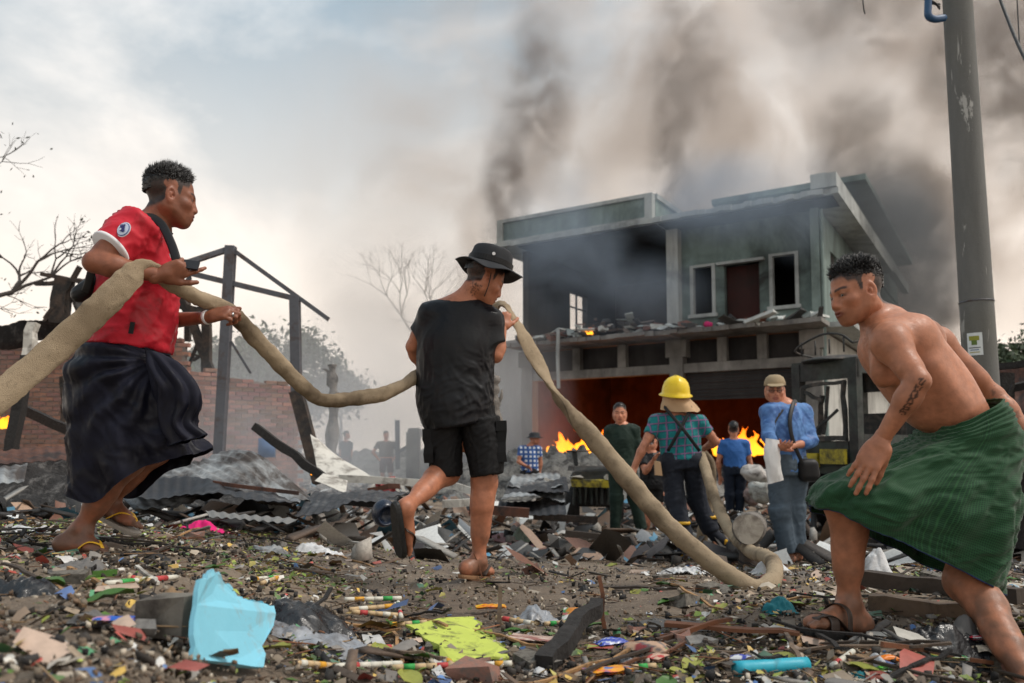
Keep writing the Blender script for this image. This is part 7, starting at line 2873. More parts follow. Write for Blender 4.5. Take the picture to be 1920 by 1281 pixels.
    crumple("teal net bag under the bend of the hose", 1462, 1150, 56, 12, 46, M_TEALCL, 35, "net", "net_bag", ragged=.4)
    crumple("white plastic netting beside the hose bend", 1452, 1078, 76, 8, 56, M_WPLASTIC, 36, "netting", "plastic_netting", ragged=.5)
    crumple("flattened white plastic sheet under the boots of the man in the yellow helmet", 1280, 1078, 92, 6, 18, M_WPLASTIC, 37, "sheet", "plastic_sheet", ragged=.3)
    stick("bent dark strip of metal in the middle of the open ground", 1085, 1108, 1270, 1112, .03, M_DKWOOD, .02, .02, "metal_strip", "strip", t=.012, seg=5)
    crumple("small dark blue rubber flap at the end of the metal strip", 1094, 1116, 36, 6, 26, MAT['black_rubber'], 39, "flap", "rubber_flap")
    stick("thin bent wire stuck in the ground at the foot of the man in black", 906, 1092, 888, 1092, .006, M_RUSTW, .0, .13, "wire", "wire", seg=3)
    # right front
    stick("long wet black beam behind the raised foot of the shirtless man", 1622, 1106, 1915, 1146, .07, M_DKWOOD, .05, .05, "timber_beam", "beam", seg=6)
    stick("split brown timber in front of the black beam at right", 1632, 1150, 1836, 1168, .07, M_WOOD, .03, .03, "timber_beam", "beam", seg=6)
    stick("thin orange-brown lath across the bottom right corner", 1655, 1242, 1862, 1276, .014, M_RUSTW, .05, .03, "lath", "stick")
    crumple("scrunched black and grey plastic between the legs of the shirtless man", 1752, 1212, 160, 22, 52, M_BPLASTIC, 44, "bag", "plastic_bag", ragged=.35)
    crumple("ashy grey fabric knot beside the scrunched black plastic", 1800, 1200, 70, 14, 54, M_GREYCL, 45, "rag", "grey_rag", ragged=.35)
    crumple("pale crumpled bags piled behind the shin of the shirtless man", 1642, 1084, 70, 10, 74, M_WPLASTIC, 46, "bag", "plastic_bag", ragged=.4)
    crumple("pale blue plastic scrap right of the utility pole", 1898, 1108, 46, 8, 22, mat_plain("pale blue film", (.30, .42, .50), .5, .2), 47, "scrap", "plastic_scrap")
    packet("green and white printed wrapper, bottom right", 1754, 1250, 110, 14, [(.03, .20, .09), (.55, .58, .52), (.5, .35, .05)], 18, -.25, .2)
    packet("orange plastic cap-like wrapper, bottom right", 1668, 1252, 34, 9, [(.75, .20, .01)], 19, .1, .8)
    packet("lime-green strip of plastic at the bottom right", 1672, 1268, 44, 6, [(.10, .60, .03)], 20, -.1, .4, "plastic_strip", "strip")
    crumple("teal rag at the bottom edge right of the cyan pipe", 1618, 1276, 56, 10, 20, M_TEALCL, 48, "rag", "teal_rag")
    packet("red and white packet by the back leg of the shirtless man", 1838, 1214, 44, 9, [(.60, .02, .05), (.6, .6, .6)], 21, .2, .3)
    crumple("curled brown cardboard under the sandal of the shirtless man", 1590, 1246, 84, 14, 36, M_HUSK, 49, "cardboard", "cardboard", ragged=.25)
    crumple("white plastic cutlery-like scrap below the sandal", 1648, 1250, 18, 22, 30, M_WPLASTIC, 50, "scrap", "plastic_scrap", ragged=.1)
    crumple("large brown paper sheet, bottom right corner", 1730, 1284, 130, 16, 26, mat_plain("wet brown paper", (.13, .10, .075), .8, .3), 51, "paper", "brown_paper")
    # paper-wrapped sticks scattered bottom centre
    cols = [(.5, .36, .2), (.03, .30, .06), (.62, .30, .02), (.6, .58, .5), (.45, .05, .05)]
    rng = np.random.default_rng(8)
    tm = mat_attr("paper-wrapped stick", rough=.7, var=.15, scale=30)
    for i, (x0, y0, x1, y1) in enumerate([(646, 1134, 752, 1138), (655, 1152, 750, 1150), (660, 1160, 745, 1164), (746, 1138, 752, 1168), (715, 1182, 800, 1180), (550, 1256, 620, 1262), (628, 1262, 752, 1256), (735, 1270, 860, 1262),
                                          (835, 1246, 862, 1281), (862, 1262, 960, 1262), (930, 1170, 1010, 1180), (1020, 1180, 1088, 1178), (462, 1096, 520, 1090), (490, 1104, 524, 1092), (240, 1096, 280, 1104), (200, 1108, 330, 1094), (1130, 1268, 1230, 1262), (1400, 1196, 1470, 1206), (1560, 1262, 1600, 1240), (690, 1230, 740, 1226)]):
        a, b = gp(x0, y0, .012 + .01 * rng.random()), gp(x1, y1, .012 + .02 * rng.random())
        mb = MB()
        k = 6
        prev = a
        main = cols[0] if i % 3 else cols[3]
        for j in range(k):
            q = lerp(a, b, (j + 1) / k)
            c = main if j in (0, 2, 3, 5) else cols[1 + (i + j) % 4]
            mb.tube([prev, q], .0085 + .0006 * (c != main), 8, c)
            prev = q
        lab = where(lerp(a, b, .5), "%s paper-wrapped stick" % ("tan" if i % 3 else "whitish"))
        if lab:
            tag(link("wrapped_stick", mb.mesh("wrapped_stick", True), tm), lab, "stick", "paper-wrapped sticks in the litter")


near_litter()


def mid_litter():
    rng = np.random.default_rng(77)
    # log with its pale round end, standing on a dark stump
    root = thing("cut_log", "thick cut log showing its pale round end beside the man in light blue", "log", P(1402, 1060, 6.0))
    a, b = P(1403, 992, 5.7), P(1412, 985, 6.6)
    mb = MB()
    mb.tube([a, lerp(a, b, .02), lerp(a, b, .5), b], [.108, .114, .116, .112], 26)
    wpart("bark", mb.mesh("bark", True), M_BARKP, root)
    mb = MB()
    n = unit(a - b)
    x = unit(np.cross(n, (0, 0, 1)))
    y = np.cross(x, n)
    V = [a + n * .004] + [a + n * .003 + (x * math.cos(t) + y * math.sin(t)) * .104 * (1 + .05 * math.sin(3 * t)) for t in np.linspace(0, 2 * np.pi, 26, endpoint=False)]
    mb.add(V, [(0, 1 + i, 1 + (i + 1) % 26) for i in range(26)])
    wpart("cut_face", mb.mesh("cut_face"), mat_plain("sawn end grain", (.42, .38, .32), .9, .25, 14, dirt=(.20, .17, .14), dirt_amt=.4), root)
    root = thing("stump", "dark wet stump propping up the cut log", "stump", P(1405, 1070, 5.8))
    mb = MB()
    mb.tube(spline([P(1406, 1078, 5.9), P(1404, 1045, 5.9), P(1406, 1018, 5.9)], 3), [.08, .075, .078, .07, .07, .074, .072], 10)
    wpart("wood", mb.mesh("wood", True), M_DKWOOD, root)
    stick("reddish stick leaning toward the cut log from the ground", 1376, 1062, 1338, 1048, .022, M_RUSTW, .01, .16)
    # layered burnt sheets right of the man in black
    for i, (x0, y0, x1, y1, Y, m, lab) in enumerate([
            (925, 960, 1062, 950, 8.6, M_TIN_DK, "lowest black sheet of the layered stack right of the man in black"), (940, 945, 1060, 930, 8.9, M_TIN, "second grey sheet of the layered stack right of the man in black"),
            (945, 928, 1068, 918, 9.2, M_TIN_DK, "third dark sheet of the layered stack right of the man in black"), (950, 915, 1055, 902, 9.5, M_TIN, "topmost pale sheet of the layered stack right of the man in black")]):
        tin_sheet("tin_sheet", lab, P(x0, y0, Y), P(x1, y1 + 8, Y - .1), P(x1 - 6, y1 - 16, Y + .9), P(x0 + 14, y0 - 20, Y + .8), m, crumple=.08, seed=60 + i, nu=22, nv=36)
    for i, (x0, y0, x1, y1, Y, w, m, lab) in enumerate([
            (880, 955, 992, 962, 8.2, .09, M_RUST, "rusty beam crossing behind the standing leg of the man in black"), (640, 940, 780, 952, 7.6, .06, M_CHAR, "charred pole left of the raised sandal of the man in black"),
            (830, 945, 925, 940, 8.6, .08, M_PALE, "white plank between the legs of the man in black"), (1020, 900, 1068, 915, 9.8, .07, M_PALE, "white tube on top of the layered sheets"),
            (690, 920, 750, 912, 8.0, .05, M_RUST, "rusty rail near the long whitish pipe"), (400, 905, 560, 925, 6.6, .03, M_RUST, "thin rusty rod on the buckled sheets"), (1155, 1015, 1240, 1022, 8.6, .05, M_DKWOOD, "dark plank at the feet of the young man in dark green"),
            (1060, 1000, 1190, 1012, 8.2, .06, M_DKWOOD, "wet dark plank left of the young man in dark green"), (1000, 968, 1120, 975, 9.6, .08, M_CHARB, "scorched beam below the burnt car")]):
        frame_thing("beam", lab, "beam", [("beam", x0, y0, x1, y1, (Y, Y, w))], m, seg=3, wob=.006)
    # broken red and white chair
    root = thing("broken_chair", "overturned red and white plastic chair on the rubble left of the raised foot", "chair", P(725, 925, 8.6))
    mr, mw = mat_plain("red plastic", (.30, .02, .02), .5), M_PALE
    for nm, (x0, y0, x1, y1), w, m in (("leg", (690, 928, 706, 902), .03, mw), ("leg", (748, 924, 738, 904), .03, mw), ("seat", (706, 918, 740, 914), .16, mr), ("backrest", (712, 906, 742, 902), .10, mr), ("leg", (760, 926, 750, 902), .03, mw), ("leg", (700, 926, 718, 904), .03, mw)):
        mb = MB()
        mb.bar(P(x0, y0, 8.5), P(x1, y1, 8.6), w, .025, (0, -1, .3))
        wpart(nm, mb.mesh(nm), m, root)
    # round dark helmet-like bowl, and shells
    V, F = field_mesh([Ell(P(720, 962, 4.9), (.075, .08, .085), None, .01), Sub(Ell(P(728, 968, 4.85), (.055, .06, .055), None), .01)], .007)
    tag(link("motorcycle_helmet", arr_mesh("motorcycle_helmet", V, F), mat_plain("dark blue helmet", (.012, .02, .04), .3, .2)), "dark blue motorcycle helmet lying behind the raised sandal of the man in black", "helmet")
    crumple("grey shell of a burnt tyre left of the dark blue helmet", 580, 985, 110, 8, 34, MAT['black_rubber'], 61, "rubber", "burnt_tyre", ragged=.2, fine=.4)  # burnt tyre lying loose in the litter
    packet("green and white striped bag between the burnt tyre and the helmet", 650, 985, 34, 14, [(.03, .30, .22), (.6, .62, .6)], 22, .3, .5, "printed_bag", "bag")
    packet("white and blue tube-like bag above the burnt tyre", 570, 966, 34, 8, [(.6, .62, .66), (.03, .15, .45)], 23, .1, .5, "printed_bag", "bag")
    packet("white card in the leaves right of the back foot of the man in red", 232, 950, 36, 10, [(.62, .61, .58)], 24, .3, .05, "white_card", "card", tilt=.25)
    packet("white card with red print beyond the magenta cloth", 374, 955, 44, 12, [(.68, .66, .62), (.5, .1, .1)], 25, -.2, .05, "white_card", "card", tilt=.4)
    packet("yellow printed bag behind the front ankle of the man in red", 172, 985, 36, 14, [(.62, .45, .02), (.1, .2, .05)], 26, .4, .5)
    crumple("green plastic sheet patch in the haze near the man in the brown shirt", 672, 900, 34, 2.5, 14, mat_plain("green tarp", (.02, .22, .14), .5), 63, "tarp", "green_tarp")
    crumple("pale blue tarp patch behind the man in the brown shirt", 690, 882, 30, 2, 12, mat_plain("blue tarp", (.14, .27, .38), .5), 64, "tarp", "blue_tarp")
    mb = MB()
    mb.tube([P(500, 858, 12), P(500, 822, 12)], [.13, .12], 14)
    tag(link("water_drum", mb.mesh("water_drum", True), mat_plain("blue drum", (.04, .12, .28), .5)), "small blue drum at the foot of the hazy brick wall", "drum")
    # sacks of rubble by the man in plain blue
    for i, (x, y, w, h, lab) in enumerate([(1425, 905, 60, 40, "pale sack of rubble right of the man in plain blue, front of the pile"), (1412, 872, 52, 34, "whitish sack on top of the sack pile"), (1440, 880, 46, 34, "grey sack at the right of the sack pile"), (1398, 912, 40, 30, "small reddish-white sack at the left of the sack pile")]):
        c = P(x, y, 12.6 + .2 * i)
        V, F = field_mesh([Ell(c - np.array([0, 0, .12]), (w * .0034, .2, h * .0034), None, .02), Ell(c + np.array([.08, 0, -.2]), (w * .0032, .2, h * .003), None, .06)], .03, disp=lambda V, N: .09 * fbm(V * 5 + i, 4))
        tag(link("rubble_sack", arr_mesh("rubble_sack", V, F), mat_plain("woven sack", [(.42, .43, .40), (.48, .45, .42), (.33, .33, .32), (.40, .30, .28)][i], .9, .3, 8, dirt=(.12, .10, .09), dirt_amt=.4)), lab, "sack")


mid_litter()


# ================================================================ uncountable litter
def scatter(name, label, cat, n, shape, smin, smax, palette, mat, dens, seed, lift=.004, flat=1.0, yr=(1.3, 14), stretch=None, tilt=.35, smooth=False, xr=.95):
    """shape: (V,F) unit piece; dens(x,y)->probability"""
    rng = np.random.default_rng(seed)
    V0, F0 = shape
    V0 = np.asarray(V0, float)
    xs, ys = np.empty(0), np.empty(0)
    while len(xs) < n:
        y = np.exp(rng.uniform(math.log(yr[0]), math.log(yr[1]), n))
        x = y * rng.uniform(-xr, xr, n)
        k = rng.random(n) < dens(x, y)
        xs, ys = np.concatenate([xs, x[k]]), np.concatenate([ys, y[k]])
    xs, ys = xs[:n], ys[:n]
    sc = np.exp(rng.uniform(math.log(smin), math.log(smax), n))
    S3 = np.tile(sc[:, None], (1, 3))
    if stretch:
        S3 = S3 * np.exp(rng.uniform(-1, 1, (n, 3)) * np.log(stretch))
    a = rng.uniform(0, 2 * np.pi, n)
    tx, ty = rng.normal(size=n) * tilt, rng.normal(size=n) * tilt
    ca, sa = np.cos(a), np.sin(a)
    Q = V0[None] * S3[:, None, :]
    if len(V0) > 4:
        Q = Q * (1 + rng.normal(size=Q.shape) * .18)
    z1 = Q[..., 2] + Q[..., 0] * np.sin(tx)[:, None] + Q[..., 1] * np.sin(ty)[:, None]
    X = Q[..., 0] * ca[:, None] - Q[..., 1] * sa[:, None] + xs[:, None]
    Yy = Q[..., 0] * sa[:, None] + Q[..., 1] * ca[:, None] + ys[:, None]
    base = ground_z(xs, ys)
    zmin = z1.min(1)
    Z = z1 - zmin[:, None] * .6 + base[:, None] + lift + .012 * rng.random(n)[:, None]
    V = np.stack([X, Yy, Z], -1).reshape(-1, 3)
    F = (np.asarray(F0)[None] + (np.arange(n) * len(V0))[:, None, None]).reshape(-1, len(F0[0]))
    pal = np.asarray(palette)
    col = pal[rng.integers(len(pal), size=n)] * rng.uniform(.6, 1.35, (n, 1))
    col = np.repeat(col, len(V0), 0)
    o = link(name, arr_mesh(name, V, F, np.clip(col, 0, 1), smooth=smooth), mat)
    return tag(o, label, cat, kind="stuff")


def scatter_all():
    cube = ([(x, y, z) for z in (-.5, .5) for y in (-.5, .5) for x in (-.5, .5)], [(0, 2, 3, 1), (4, 5, 7, 6), (0, 1, 5, 4), (2, 6, 7, 3), (0, 4, 6, 2), (1, 3, 7, 5)])
    leaf = ([(-.5, 0, 0), (-.2, .22, .06), (.2, .2, .08), (.5, 0, .02), (.2, -.2, .08), (-.2, -.22, .06), (-.2, 0, -.03), (.2, 0, -.02)], [(0, 6, 1, 1), (6, 7, 2, 1), (7, 3, 2, 2), (0, 5, 6, 6), (5, 4, 7, 6), (4, 3, 7, 7)])
    leaf = ([(-.5, 0, 0), (-.15, .24, .10), (.5, 0, .03), (-.15, -.24, .10), (-.05, 0, -.03)], [(0, 4, 1, 1), (1, 4, 2, 2), (0, 3, 4, 4), (3, 2, 4, 4)])
    leafq = ([(-.5, -.02, 0), (-.1, .26, .08), (.5, .02, .02), (0, 0, -.02), (-.1, -.26, .08), (.1, .2, .1), (.1, -.2, .1)], [(0, 3, 5, 1), (3, 2, 5, 5)])
    strip = ([(-.5, -.5, 0), (0, -.5, .14), (.5, -.5, 0), (-.5, .5, .05), (0, .5, .2), (.5, .5, -.05)], [(0, 1, 4, 3), (1, 2, 5, 4)])
    leaf4 = ([(-.5, 0, .0), (-.1, .25, .10), (.5, 0, .04), (-.05, 0, -.02), (-.1, -.25, .10)], [(0, 3, 2, 1), (0, 4, 2, 3)])
    twig = ([(x * 1.0, y * .022, z * .022) for z in (-.5, .5) for y in (-.5, .5) for x in (-.5, .5)], cube[1])
    plankp = ([(x * 1.0, y * .16, z * .05) for z in (-.5, .5) for y in (-.5, .5) for x in (-.5, .5)], cube[1])
    path = lambda x, y: np.clip(np.abs((x - .02 * y) / y + .02) * 2.2 + .06, 0, 1) * np.where((y < 2.7) & (x / y < -.28), .22, 1) + .8 * (y < 2.75) * (x / y > -.25)       # trodden bare strip up the middle
    dn = lambda lo, sd: (lambda x, y: np.clip(np.clip(path(x, y), 0, 1) * (.35 + 1.1 * fbm(np.stack([x * 1.7, y * 1.7, 0 * x + sd], 1), 2)), lo, 1))
    rub = mat_attr("grit", rough=.9, var=.3, scale=40, bmp=0)
    ml = mat_attr("fallen leaves", rough=.55, var=.25, scale=40, bmp=0)
    ms = mat_attr("scraps", rough=.55, var=.2, scale=40, bmp=0)
    mt = mat_attr("twigs", rough=.75, var=.3, scale=40, bmp=0)
    scatter("gravel", "grit and pebbles trodden into the wet ground", "gravel", 13000, cube, .003, .011, [(.24, .195, .145), (.11, .085, .062), (.045, .036, .028), (.40, .35, .28), (.15, .10, .065)], rub, lambda x, y: .5 + 0 * x, 1, stretch=1.4, yr=(1.3, 8))
    scatter("charcoal", "black charcoal crumbs strewn over the ground", "charcoal", 7000, cube, .004, .016, [(.012, .011, .011), (.025, .022, .02), (.045, .038, .032)], rub, dn(.10, 3), 2, stretch=1.7)
    scatter("fallen_leaves", "torn green and yellowing leaves scattered over the ground", "leaves", 10000, leaf4, .014, .052, [(.15, .22, .03), (.26, .30, .06), (.07, .13, .02), (.32, .28, .07), (.13, .09, .04), (.09, .15, .05)], ml,
            lambda x, y: np.clip(dn(.06, 9)(x, y) * np.where(x < 0, np.where(y > 3.1, 2.2, .9), .65), 0, 1), 3, tilt=.3, yr=(1.3, 11))
    scatter("paper_scraps", "countless small scraps of paper, plastic and foil", "scraps", 9000, strip, .006, .028, [(.50, .48, .43), (.56, .55, .52), (.30, .28, .25), (.42, .36, .28), (.08, .16, .34), (.40, .08, .06), (.52, .34, .08), (.08, .24, .12), (.52, .50, .46), (.14, .12, .10), (.30, .22, .15), (.22, .18, .14), (.36, .32, .27), (.18, .13, .09), (.10, .08, .065), (.26, .20, .14)], ms, dn(.05, 15), 4, stretch=1.8, tilt=.4)
    scatter("torn_wrappers", "flattened wrappers and torn card lying among the litter", "wrappers", 380, strip, .03, .09, [(.50, .48, .43), (.56, .55, .53), (.38, .33, .26), (.08, .13, .27), (.34, .08, .06), (.45, .30, .09), (.08, .17, .11), (.20, .18, .16), (.32, .25, .19), (.42, .31, .24), (.14, .12, .10), (.24, .19, .14)], ms, dn(.03, 33), 14, stretch=1.6, tilt=.18, yr=(1.5, 5.5))
    scatter("twigs", "broken twigs, straw and splinters covering the ground", "twigs", 6500, twig, .03, .17, [(.16, .095, .05), (.26, .17, .09), (.07, .045, .03), (.035, .026, .02), (.20, .085, .04)], mt, dn(.08, 21), 5, tilt=.08)
    scatter("splinters", "splintered dark wood and char pieces in the rubble", "splinters", 1100, plankp, .05, .20, [(.05, .035, .025), (.02, .017, .015), (.12, .08, .055), (.16, .15, .14)], mt, lambda x, y: np.clip(dn(.02, 27)(x, y) * np.where(y > 4.2, 1, .25), 0, 1), 6, tilt=.2, yr=(1.8, 15))
    scatter("broken_masonry", "lumps of broken brick and plaster in the rubble farther back", "masonry", 1500, cube, .02, .09, [(.22, .20, .18), (.30, .28, .25), (.16, .075, .055), (.05, .045, .04), (.03, .028, .026)], rub, lambda x, y: sstep(6.5, 9, y) * .9 + .02, 7, stretch=1.7, yr=(5, 26), tilt=.5)
    scatter("torn_sheets", "torn bits of sheet, board and cloth in the rubble farther back", "scraps", 3200, strip, .05, .22, [(.55, .56, .55), (.22, .23, .24), (.03, .03, .03), (.05, .04, .04), (.65, .65, .62), (.02, .02, .02), (.18, .08, .05), (.07, .20, .30), (.30, .20, .14), (.04, .035, .03)], ms, lambda x, y: sstep(5.5, 8, y) * .9 + .01, 8, stretch=2.0, yr=(5, 26), tilt=.5)
    scatter("charred_planks", "charred laths and burnt junk strewn over the ruins farther back", "planks", 1900, plankp, .10, .50, [(.020, .018, .017), (.035, .030, .027), (.09, .06, .042), (.014, .013, .013), (.30, .29, .27)], mt,
            lambda x, y: np.clip(sstep(5.5, 7.5, y) * (.35 + .65 * (x < -1.5)), 0, 1), 9, tilt=.28, yr=(5.2, 22), lift=.05)
    # a few hundred larger loose pieces that can be picked out one by one
    rng = np.random.default_rng(91)
    def mk_stick(i):
        mb = MB()
        mb.bar((-.5, 0, 0), (.5, 0, .02 * i), .013 + .002 * i, .011, seg=6, wob=.006)
        me = mb.mesh("stick")
        me.materials.append([M_RUSTW, M_BAMBOO, M_DKWOOD, M_WOOD, M_CHAR][i])
        return me

    def mk_leaf(i):
        n = 9
        V, F = [], []
        for j in range(n):
            t = j / (n - 1)
            w = .26 * math.sin(math.pi * t ** .8) + .004
            zc = .10 * math.sin(t * 3 + i)
            V += [(t - .5, -w, zc + .10 + .03 * math.sin(j * 2 + i)), (t - .5, 0, zc), (t - .5, w, zc + .09)]
        for j in range(n - 1):
            F += [(j * 3, j * 3 + 3, j * 3 + 4, j * 3 + 1), (j * 3 + 1, j * 3 + 4, j * 3 + 5, j * 3 + 2)]
        me = arr_mesh("fallen_leaf", V, F)
        me.materials.append(LEAFM[i % 3])
        return me

    def mk_paper(i):
        x, y, F = sheet_grid(1, .7, 9, 7)
        q = np.stack([x * 3, y * 3, 0 * x + i * 3], 1)
        V = np.stack([x, y, .16 * fbm(q, 2) + .08], 1)
        col = np.zeros((len(V), 3)) + [(.55, .54, .5), (.42, .38, .33), (.5, .52, .55), (.30, .28, .26), (.6, .5, .38)][i]
        col[fbm(q * 2 + 9, 1) > .2] *= .55
        me = arr_mesh("paper_scrap", V, F, col)
        me.materials.append(MAT_PAPER)
        return me

    def mk_brick(i):
        mb = MB()
        mb.box((0, 0, 0), (1, .55, .36), None, (1, 1, 1), .06)
        me = mb.mesh("brick_fragment")
        me.materials.append([M_BRICK, M_BLOCK, M_CONC, M_BRICK, M_BLOCK][i])
        return me
    LEAFM = [M_LEAF_B, mat_plain("yellowing leaf", (.26, .27, .05), .5, .3, 10), mat_plain("brown leaf", (.14, .085, .04), .6, .3, 10)]
    sz = lambda s, a, b: "small" if s < a else ("medium-sized" if s < b else "large")
    spec = [("stick", mk_stick, 110, .10, .55, ["reddish stick", "pale bamboo stick", "dark wet stick", "brown stick", "charred stick"], "stick", "loose sticks in the litter", .10, .012, .2, .36),
            ("fallen_leaf", mk_leaf, 130, .06, .14, ["green curled leaf", "yellowing curled leaf", "brown curled leaf"], "leaf", "single large fallen leaves", .3, .01, .08, .11),
            ("paper_scrap", mk_paper, 80, .04, .11, ["white paper scrap", "tan paper scrap", "pale grey-blue paper scrap", "dark grey paper scrap", "cream card scrap"], "paper", "loose crumpled sheets in the litter", .25, .0, .06, .085),
            ("brick_fragment", mk_brick, 50, .05, .13, ["red brick fragment", "dirty concrete lump", "scorched concrete lump"], "brick", "broken fragments in the litter", .3, .015, .07, .1)]
    for nm, mk, cnt, s0, s1, kinds, cat, grp, tilt, lift, za, zb in spec:
        k = tries = 0
        ms_ = [mk(i) for i in range(len(kinds))]
        while k < cnt and tries < 4000:
            tries += 1
            y = math.exp(rng.uniform(math.log(1.75), math.log(8.5)))
            x = y * rng.uniform(-.66, .66)
            if rng.random() > float(dn(.04, 5)(np.array([x]), np.array([y]))[0]):
                continue
            s = math.exp(rng.uniform(math.log(s0), math.log(s1)))
            q = (x, y, float(ground_z(x, y)) + lift)
            v = int(rng.integers(len(kinds)))
            lab = where(q, sz(s, za, zb) + " " + kinds[v])
            if lab is None:
                continue
            o = bpy.data.objects.new(nm, ms_[v])
            COL.objects.link(o)
            o.scale = (s, s, s) if nm != "stick" else (s * 1.4, .7, .7)
            o.location = q
            o.rotation_euler = (rng.normal() * tilt * .5, rng.normal() * tilt * .5, rng.uniform(0, 6.28))
            tag(o, lab, cat, grp)
            k += 1


scatter_all()
# ================================================================ smoke
def m_smoke(name, color, dens, masks, scale=.16, detail=4, lo=.42, hi=.72, dist=.6, aniso=.2, absorb=None):
    """masks: list of (centre, radii, weight) soft ellipsoids in world metres that shape the density"""
    m, nt, b = new_mat(name)
    nt.nodes.remove(b)
    pv = nnode(nt, "ShaderNodeVolumePrincipled")
    pv.inputs["Color"].default_value = (*color, 1)
    pv.inputs["Anisotropy"].default_value = aniso
    if absorb:
        pv.inputs["Absorption Color"].default_value = (*absorb, 1)
    geo = nnode(nt, "ShaderNodeNewGeometry")
    pos = geo.outputs["Position"]
    wob = nnode(nt, "ShaderNodeTexNoise", Scale=scale * .5, Detail=2.0)
    nt.links.new(pos, wob.inputs["Vector"])
    n = nnode(nt, "ShaderNodeTexNoise", Scale=scale, Detail=float(detail), Roughness=.58, Distortion=dist)
    nt.links.new(pos, n.inputs["Vector"])
    nr = nramp(nt, n.outputs["Fac"], [(lo, 0), (hi, 1)])
    tot = None
    for c, r, w in masks:
        sub = nnode(nt, "ShaderNodeVectorMath", operation='SUBTRACT')
        sub.inputs[1].default_value = c
        nt.links.new(pos, sub.inputs[0])
        dv = nnode(nt, "ShaderNodeVectorMath", operation='DIVIDE')
        dv.inputs[1].default_value = r
        nt.links.new(sub.outputs[0], dv.inputs[0])
        ln = nnode(nt, "ShaderNodeVectorMath", operation='LENGTH')
        nt.links.new(dv.outputs[0], ln.inputs[0])
        mr = nnode(nt, "ShaderNodeMapRange", interpolation_type='SMOOTHSTEP')
        mr.inputs["From Min"].default_value = 1.0
        mr.inputs["From Max"].default_value = .25
        mr.inputs["To Min"].default_value = 0
        mr.inputs["To Max"].default_value = w
        nt.links.new(ln.outputs["Value"], mr.inputs["Value"])
        if tot is None:
            tot = mr.outputs[0]
        else:
            ad = nnode(nt, "ShaderNodeMath", operation='MAXIMUM')
            nt.links.new(tot, ad.inputs[0])
            nt.links.new(mr.outputs[0], ad.inputs[1])
            tot = ad.outputs[0]
    mu = nnode(nt, "ShaderNodeMath", operation='MULTIPLY')
    nt.links.new(nr, mu.inputs[0])
    nt.links.new(tot, mu.inputs[1])
    m2 = nnode(nt, "ShaderNodeMath", operation='MULTIPLY')
    m2.inputs[1].default_value = dens
    nt.links.new(mu.outputs[0], m2.inputs[0])
    nt.links.new(m2.outputs[0], pv.inputs["Density"])
    nt.links.new(pv.outputs[0], nt.nodes["Material Output"].inputs["Volume"])
    return m


def smoke_box(name, label, lo, hi, mat):
    mb = MB()
    lo, hi = np.asarray(lo, float), np.asarray(hi, float)
    mb.box((lo + hi) / 2, hi - lo)
    o = link(name, mb.mesh(name), mat)
    tag(o, label, "smoke", kind="stuff")
    return o


# warm smoke filling the sky behind the house, dark plumes in front of it
smoke_box("smoke_bank", "bank of beige-brown smoke filling the sky behind the house", (-22, 41, 1), (60, 47, 38),
          m_smoke("beige smoke", (.74, .61, .51), .36, [((13, 44, 16), (31, 8, 21), .85), ((27, 44, 22), (20, 8, 16), .9)], scale=.16, lo=.34, hi=.66, detail=6, dist=1.0))
smoke_box("dark_plume", "dark smoke plume rising above the left corner of the house", (-3, 34.5, 7), (5, 39.5, 25),
          m_smoke("dark plume", (.30, .26, .24), .95, [((-.2, 37, 13), (1.7, 2.4, 5.0), 1.0), ((1.2, 37, 18), (2.3, 2.4, 5.5), .7)], scale=.55, lo=.38, hi=.66, detail=6, dist=1.2))
smoke_box("dark_plume", "dark smoke plume rising above the middle of the house", (4.6, 34.5, 8), (11.5, 39.5, 26),
          m_smoke("thin dark plume", (.33, .285, .26), .75, [((7.7, 37, 15), (1.6, 2.4, 6.5), .9), ((8.4, 37, 20), (2.8, 2.4, 6.0), .6)], scale=.55, lo=.38, hi=.66, detail=6, dist=1.2))
smoke_box("dark_plume", "heavy dark smoke billowing behind the right end of the house and the pole", (12, 34, 0.5), (32, 40.5, 27),
          m_smoke("heavy dark smoke", (.28, .24, .215), .95, [((19, 37, 9), (4.2, 3, 8.5), 1.0), ((16.5, 37, 15), (3.6, 3, 4.5), .6), ((24.5, 37, 20), (7, 3, 8), .8), ((17, 37, 24), (9, 3, 6), .45)], scale=.42, lo=.38, hi=.66, detail=6, dist=1.2))
# pale smoke drifting left of the house
smoke_box("drifting_smoke", "pale tan smoke drifting over the ruins left of the house", (-15, 26, .3), (3, 34, 13),
          m_smoke("tan smoke", (.93, .90, .88), .22, [((-4.5, 30, 6.5), (5.0, 5, 5.5), 1.0), ((-9.5, 30, 3.5), (6, 5, 4.5), .8), ((0, 29, 4), (3.0, 4, 5), .9), ((-5, 30, 2.5), (7, 5, 3.5), 1.0)], scale=.22, lo=.28, hi=.60))
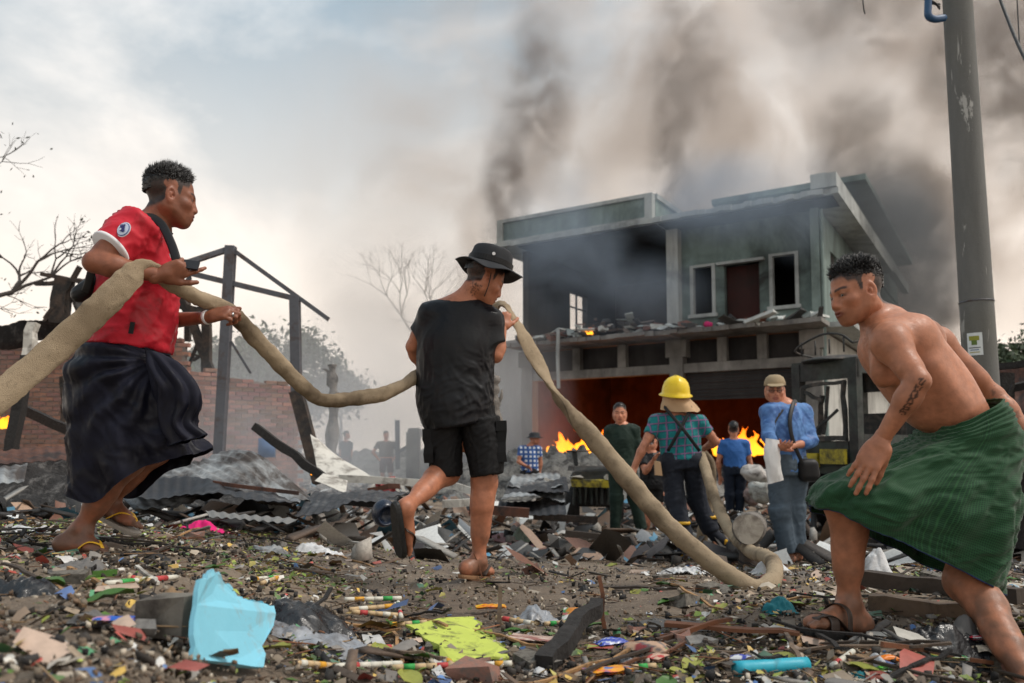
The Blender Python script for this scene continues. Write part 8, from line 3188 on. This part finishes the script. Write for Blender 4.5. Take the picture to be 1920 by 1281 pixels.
# blue-white haze of smoke lying on the ground and round the veranda
smoke_box("ground_smoke", "blue-white smoke hanging low over the ruins between the brick wall and the house", (-9.5, 14.8, -.2), (1.6, 23.8, 6.4),
          m_smoke("blue-white smoke", (.86, .92, .98), .12, [((-3.2, 19, 1.4), (5.5, 5, 3.6), .8), ((-6, 17.5, 1.2), (4, 4, 3.0), .7), ((.2, 20, 1.8), (1.8, 4, 4.0), .8)], scale=.32, lo=.25, hi=.62))
smoke_box("wall_smoke", "thin smoke veiling the lower brick wall and the steel frame", (-6.6, 9.9, -.1), (-1.6, 12.9, 4.2),
          m_smoke("thin wall smoke", (.86, .91, .97), .50, [((-4.0, 11.6, .9), (2.2, 1.5, 1.8), .8), ((-3.0, 12.2, .6), (1.6, 1.2, 2.0), .8)], scale=.6, lo=.25, hi=.62))
smoke_box("veranda_smoke", "thin blue smoke curling out of the upper veranda of the house", (-.2, 15.6, 3.4), (7.4, 19.2, 8.2),
          m_smoke("thin blue smoke", (.44, .54, .66), .80, [((1.3, 18.6, 5.9), (1.9, 1.6, 2.3), .8), ((4.6, 17.6, 6.7), (2.8, 1.8, 1.3), .8), ((2.6, 18.4, 4.6), (2.6, 1.4, 1.4), .5), ((6.2, 16.8, 6.4), (1.4, 1.2, 1.6), .4)], scale=.55, lo=.32, hi=.66))

smoke_box("side_smoke", "dark blue-grey smoke pouring along the right side wall of the house", (7.9, 19.2, 3.0), (15.5, 30.5, 11.5),
          m_smoke("side smoke", (.20, .215, .23), .70, [((11.5, 25.5, 6.6), (3.2, 4.5, 3.6), 1.0), ((10.2, 22.5, 7.6), (1.8, 3.0, 2.6), .8), ((12.8, 27.5, 8.6), (2.4, 3, 2.6), .7)], scale=.5, lo=.30, hi=.60, detail=5, dist=1.0))
# smoke inside the burning ground floor, lit by the flames
mb = MB()
bbox_(mb, .30, 8.0, .45, 5.5, .2, 3.9)
m, nt, b = new_mat("fire-lit smoke")
nt.nodes.remove(b)
pv = nnode(nt, "ShaderNodeVolumePrincipled", Density=.22)
pv.inputs["Color"].default_value = (.75, .62, .55, 1)
nt.links.new(pv.outputs[0], nt.nodes["Material Output"].inputs["Volume"])
tag(link("indoor_smoke", mb.mesh("indoor_smoke"), m), "smoke filling the ground floor of the burning house", "smoke", kind="stuff")
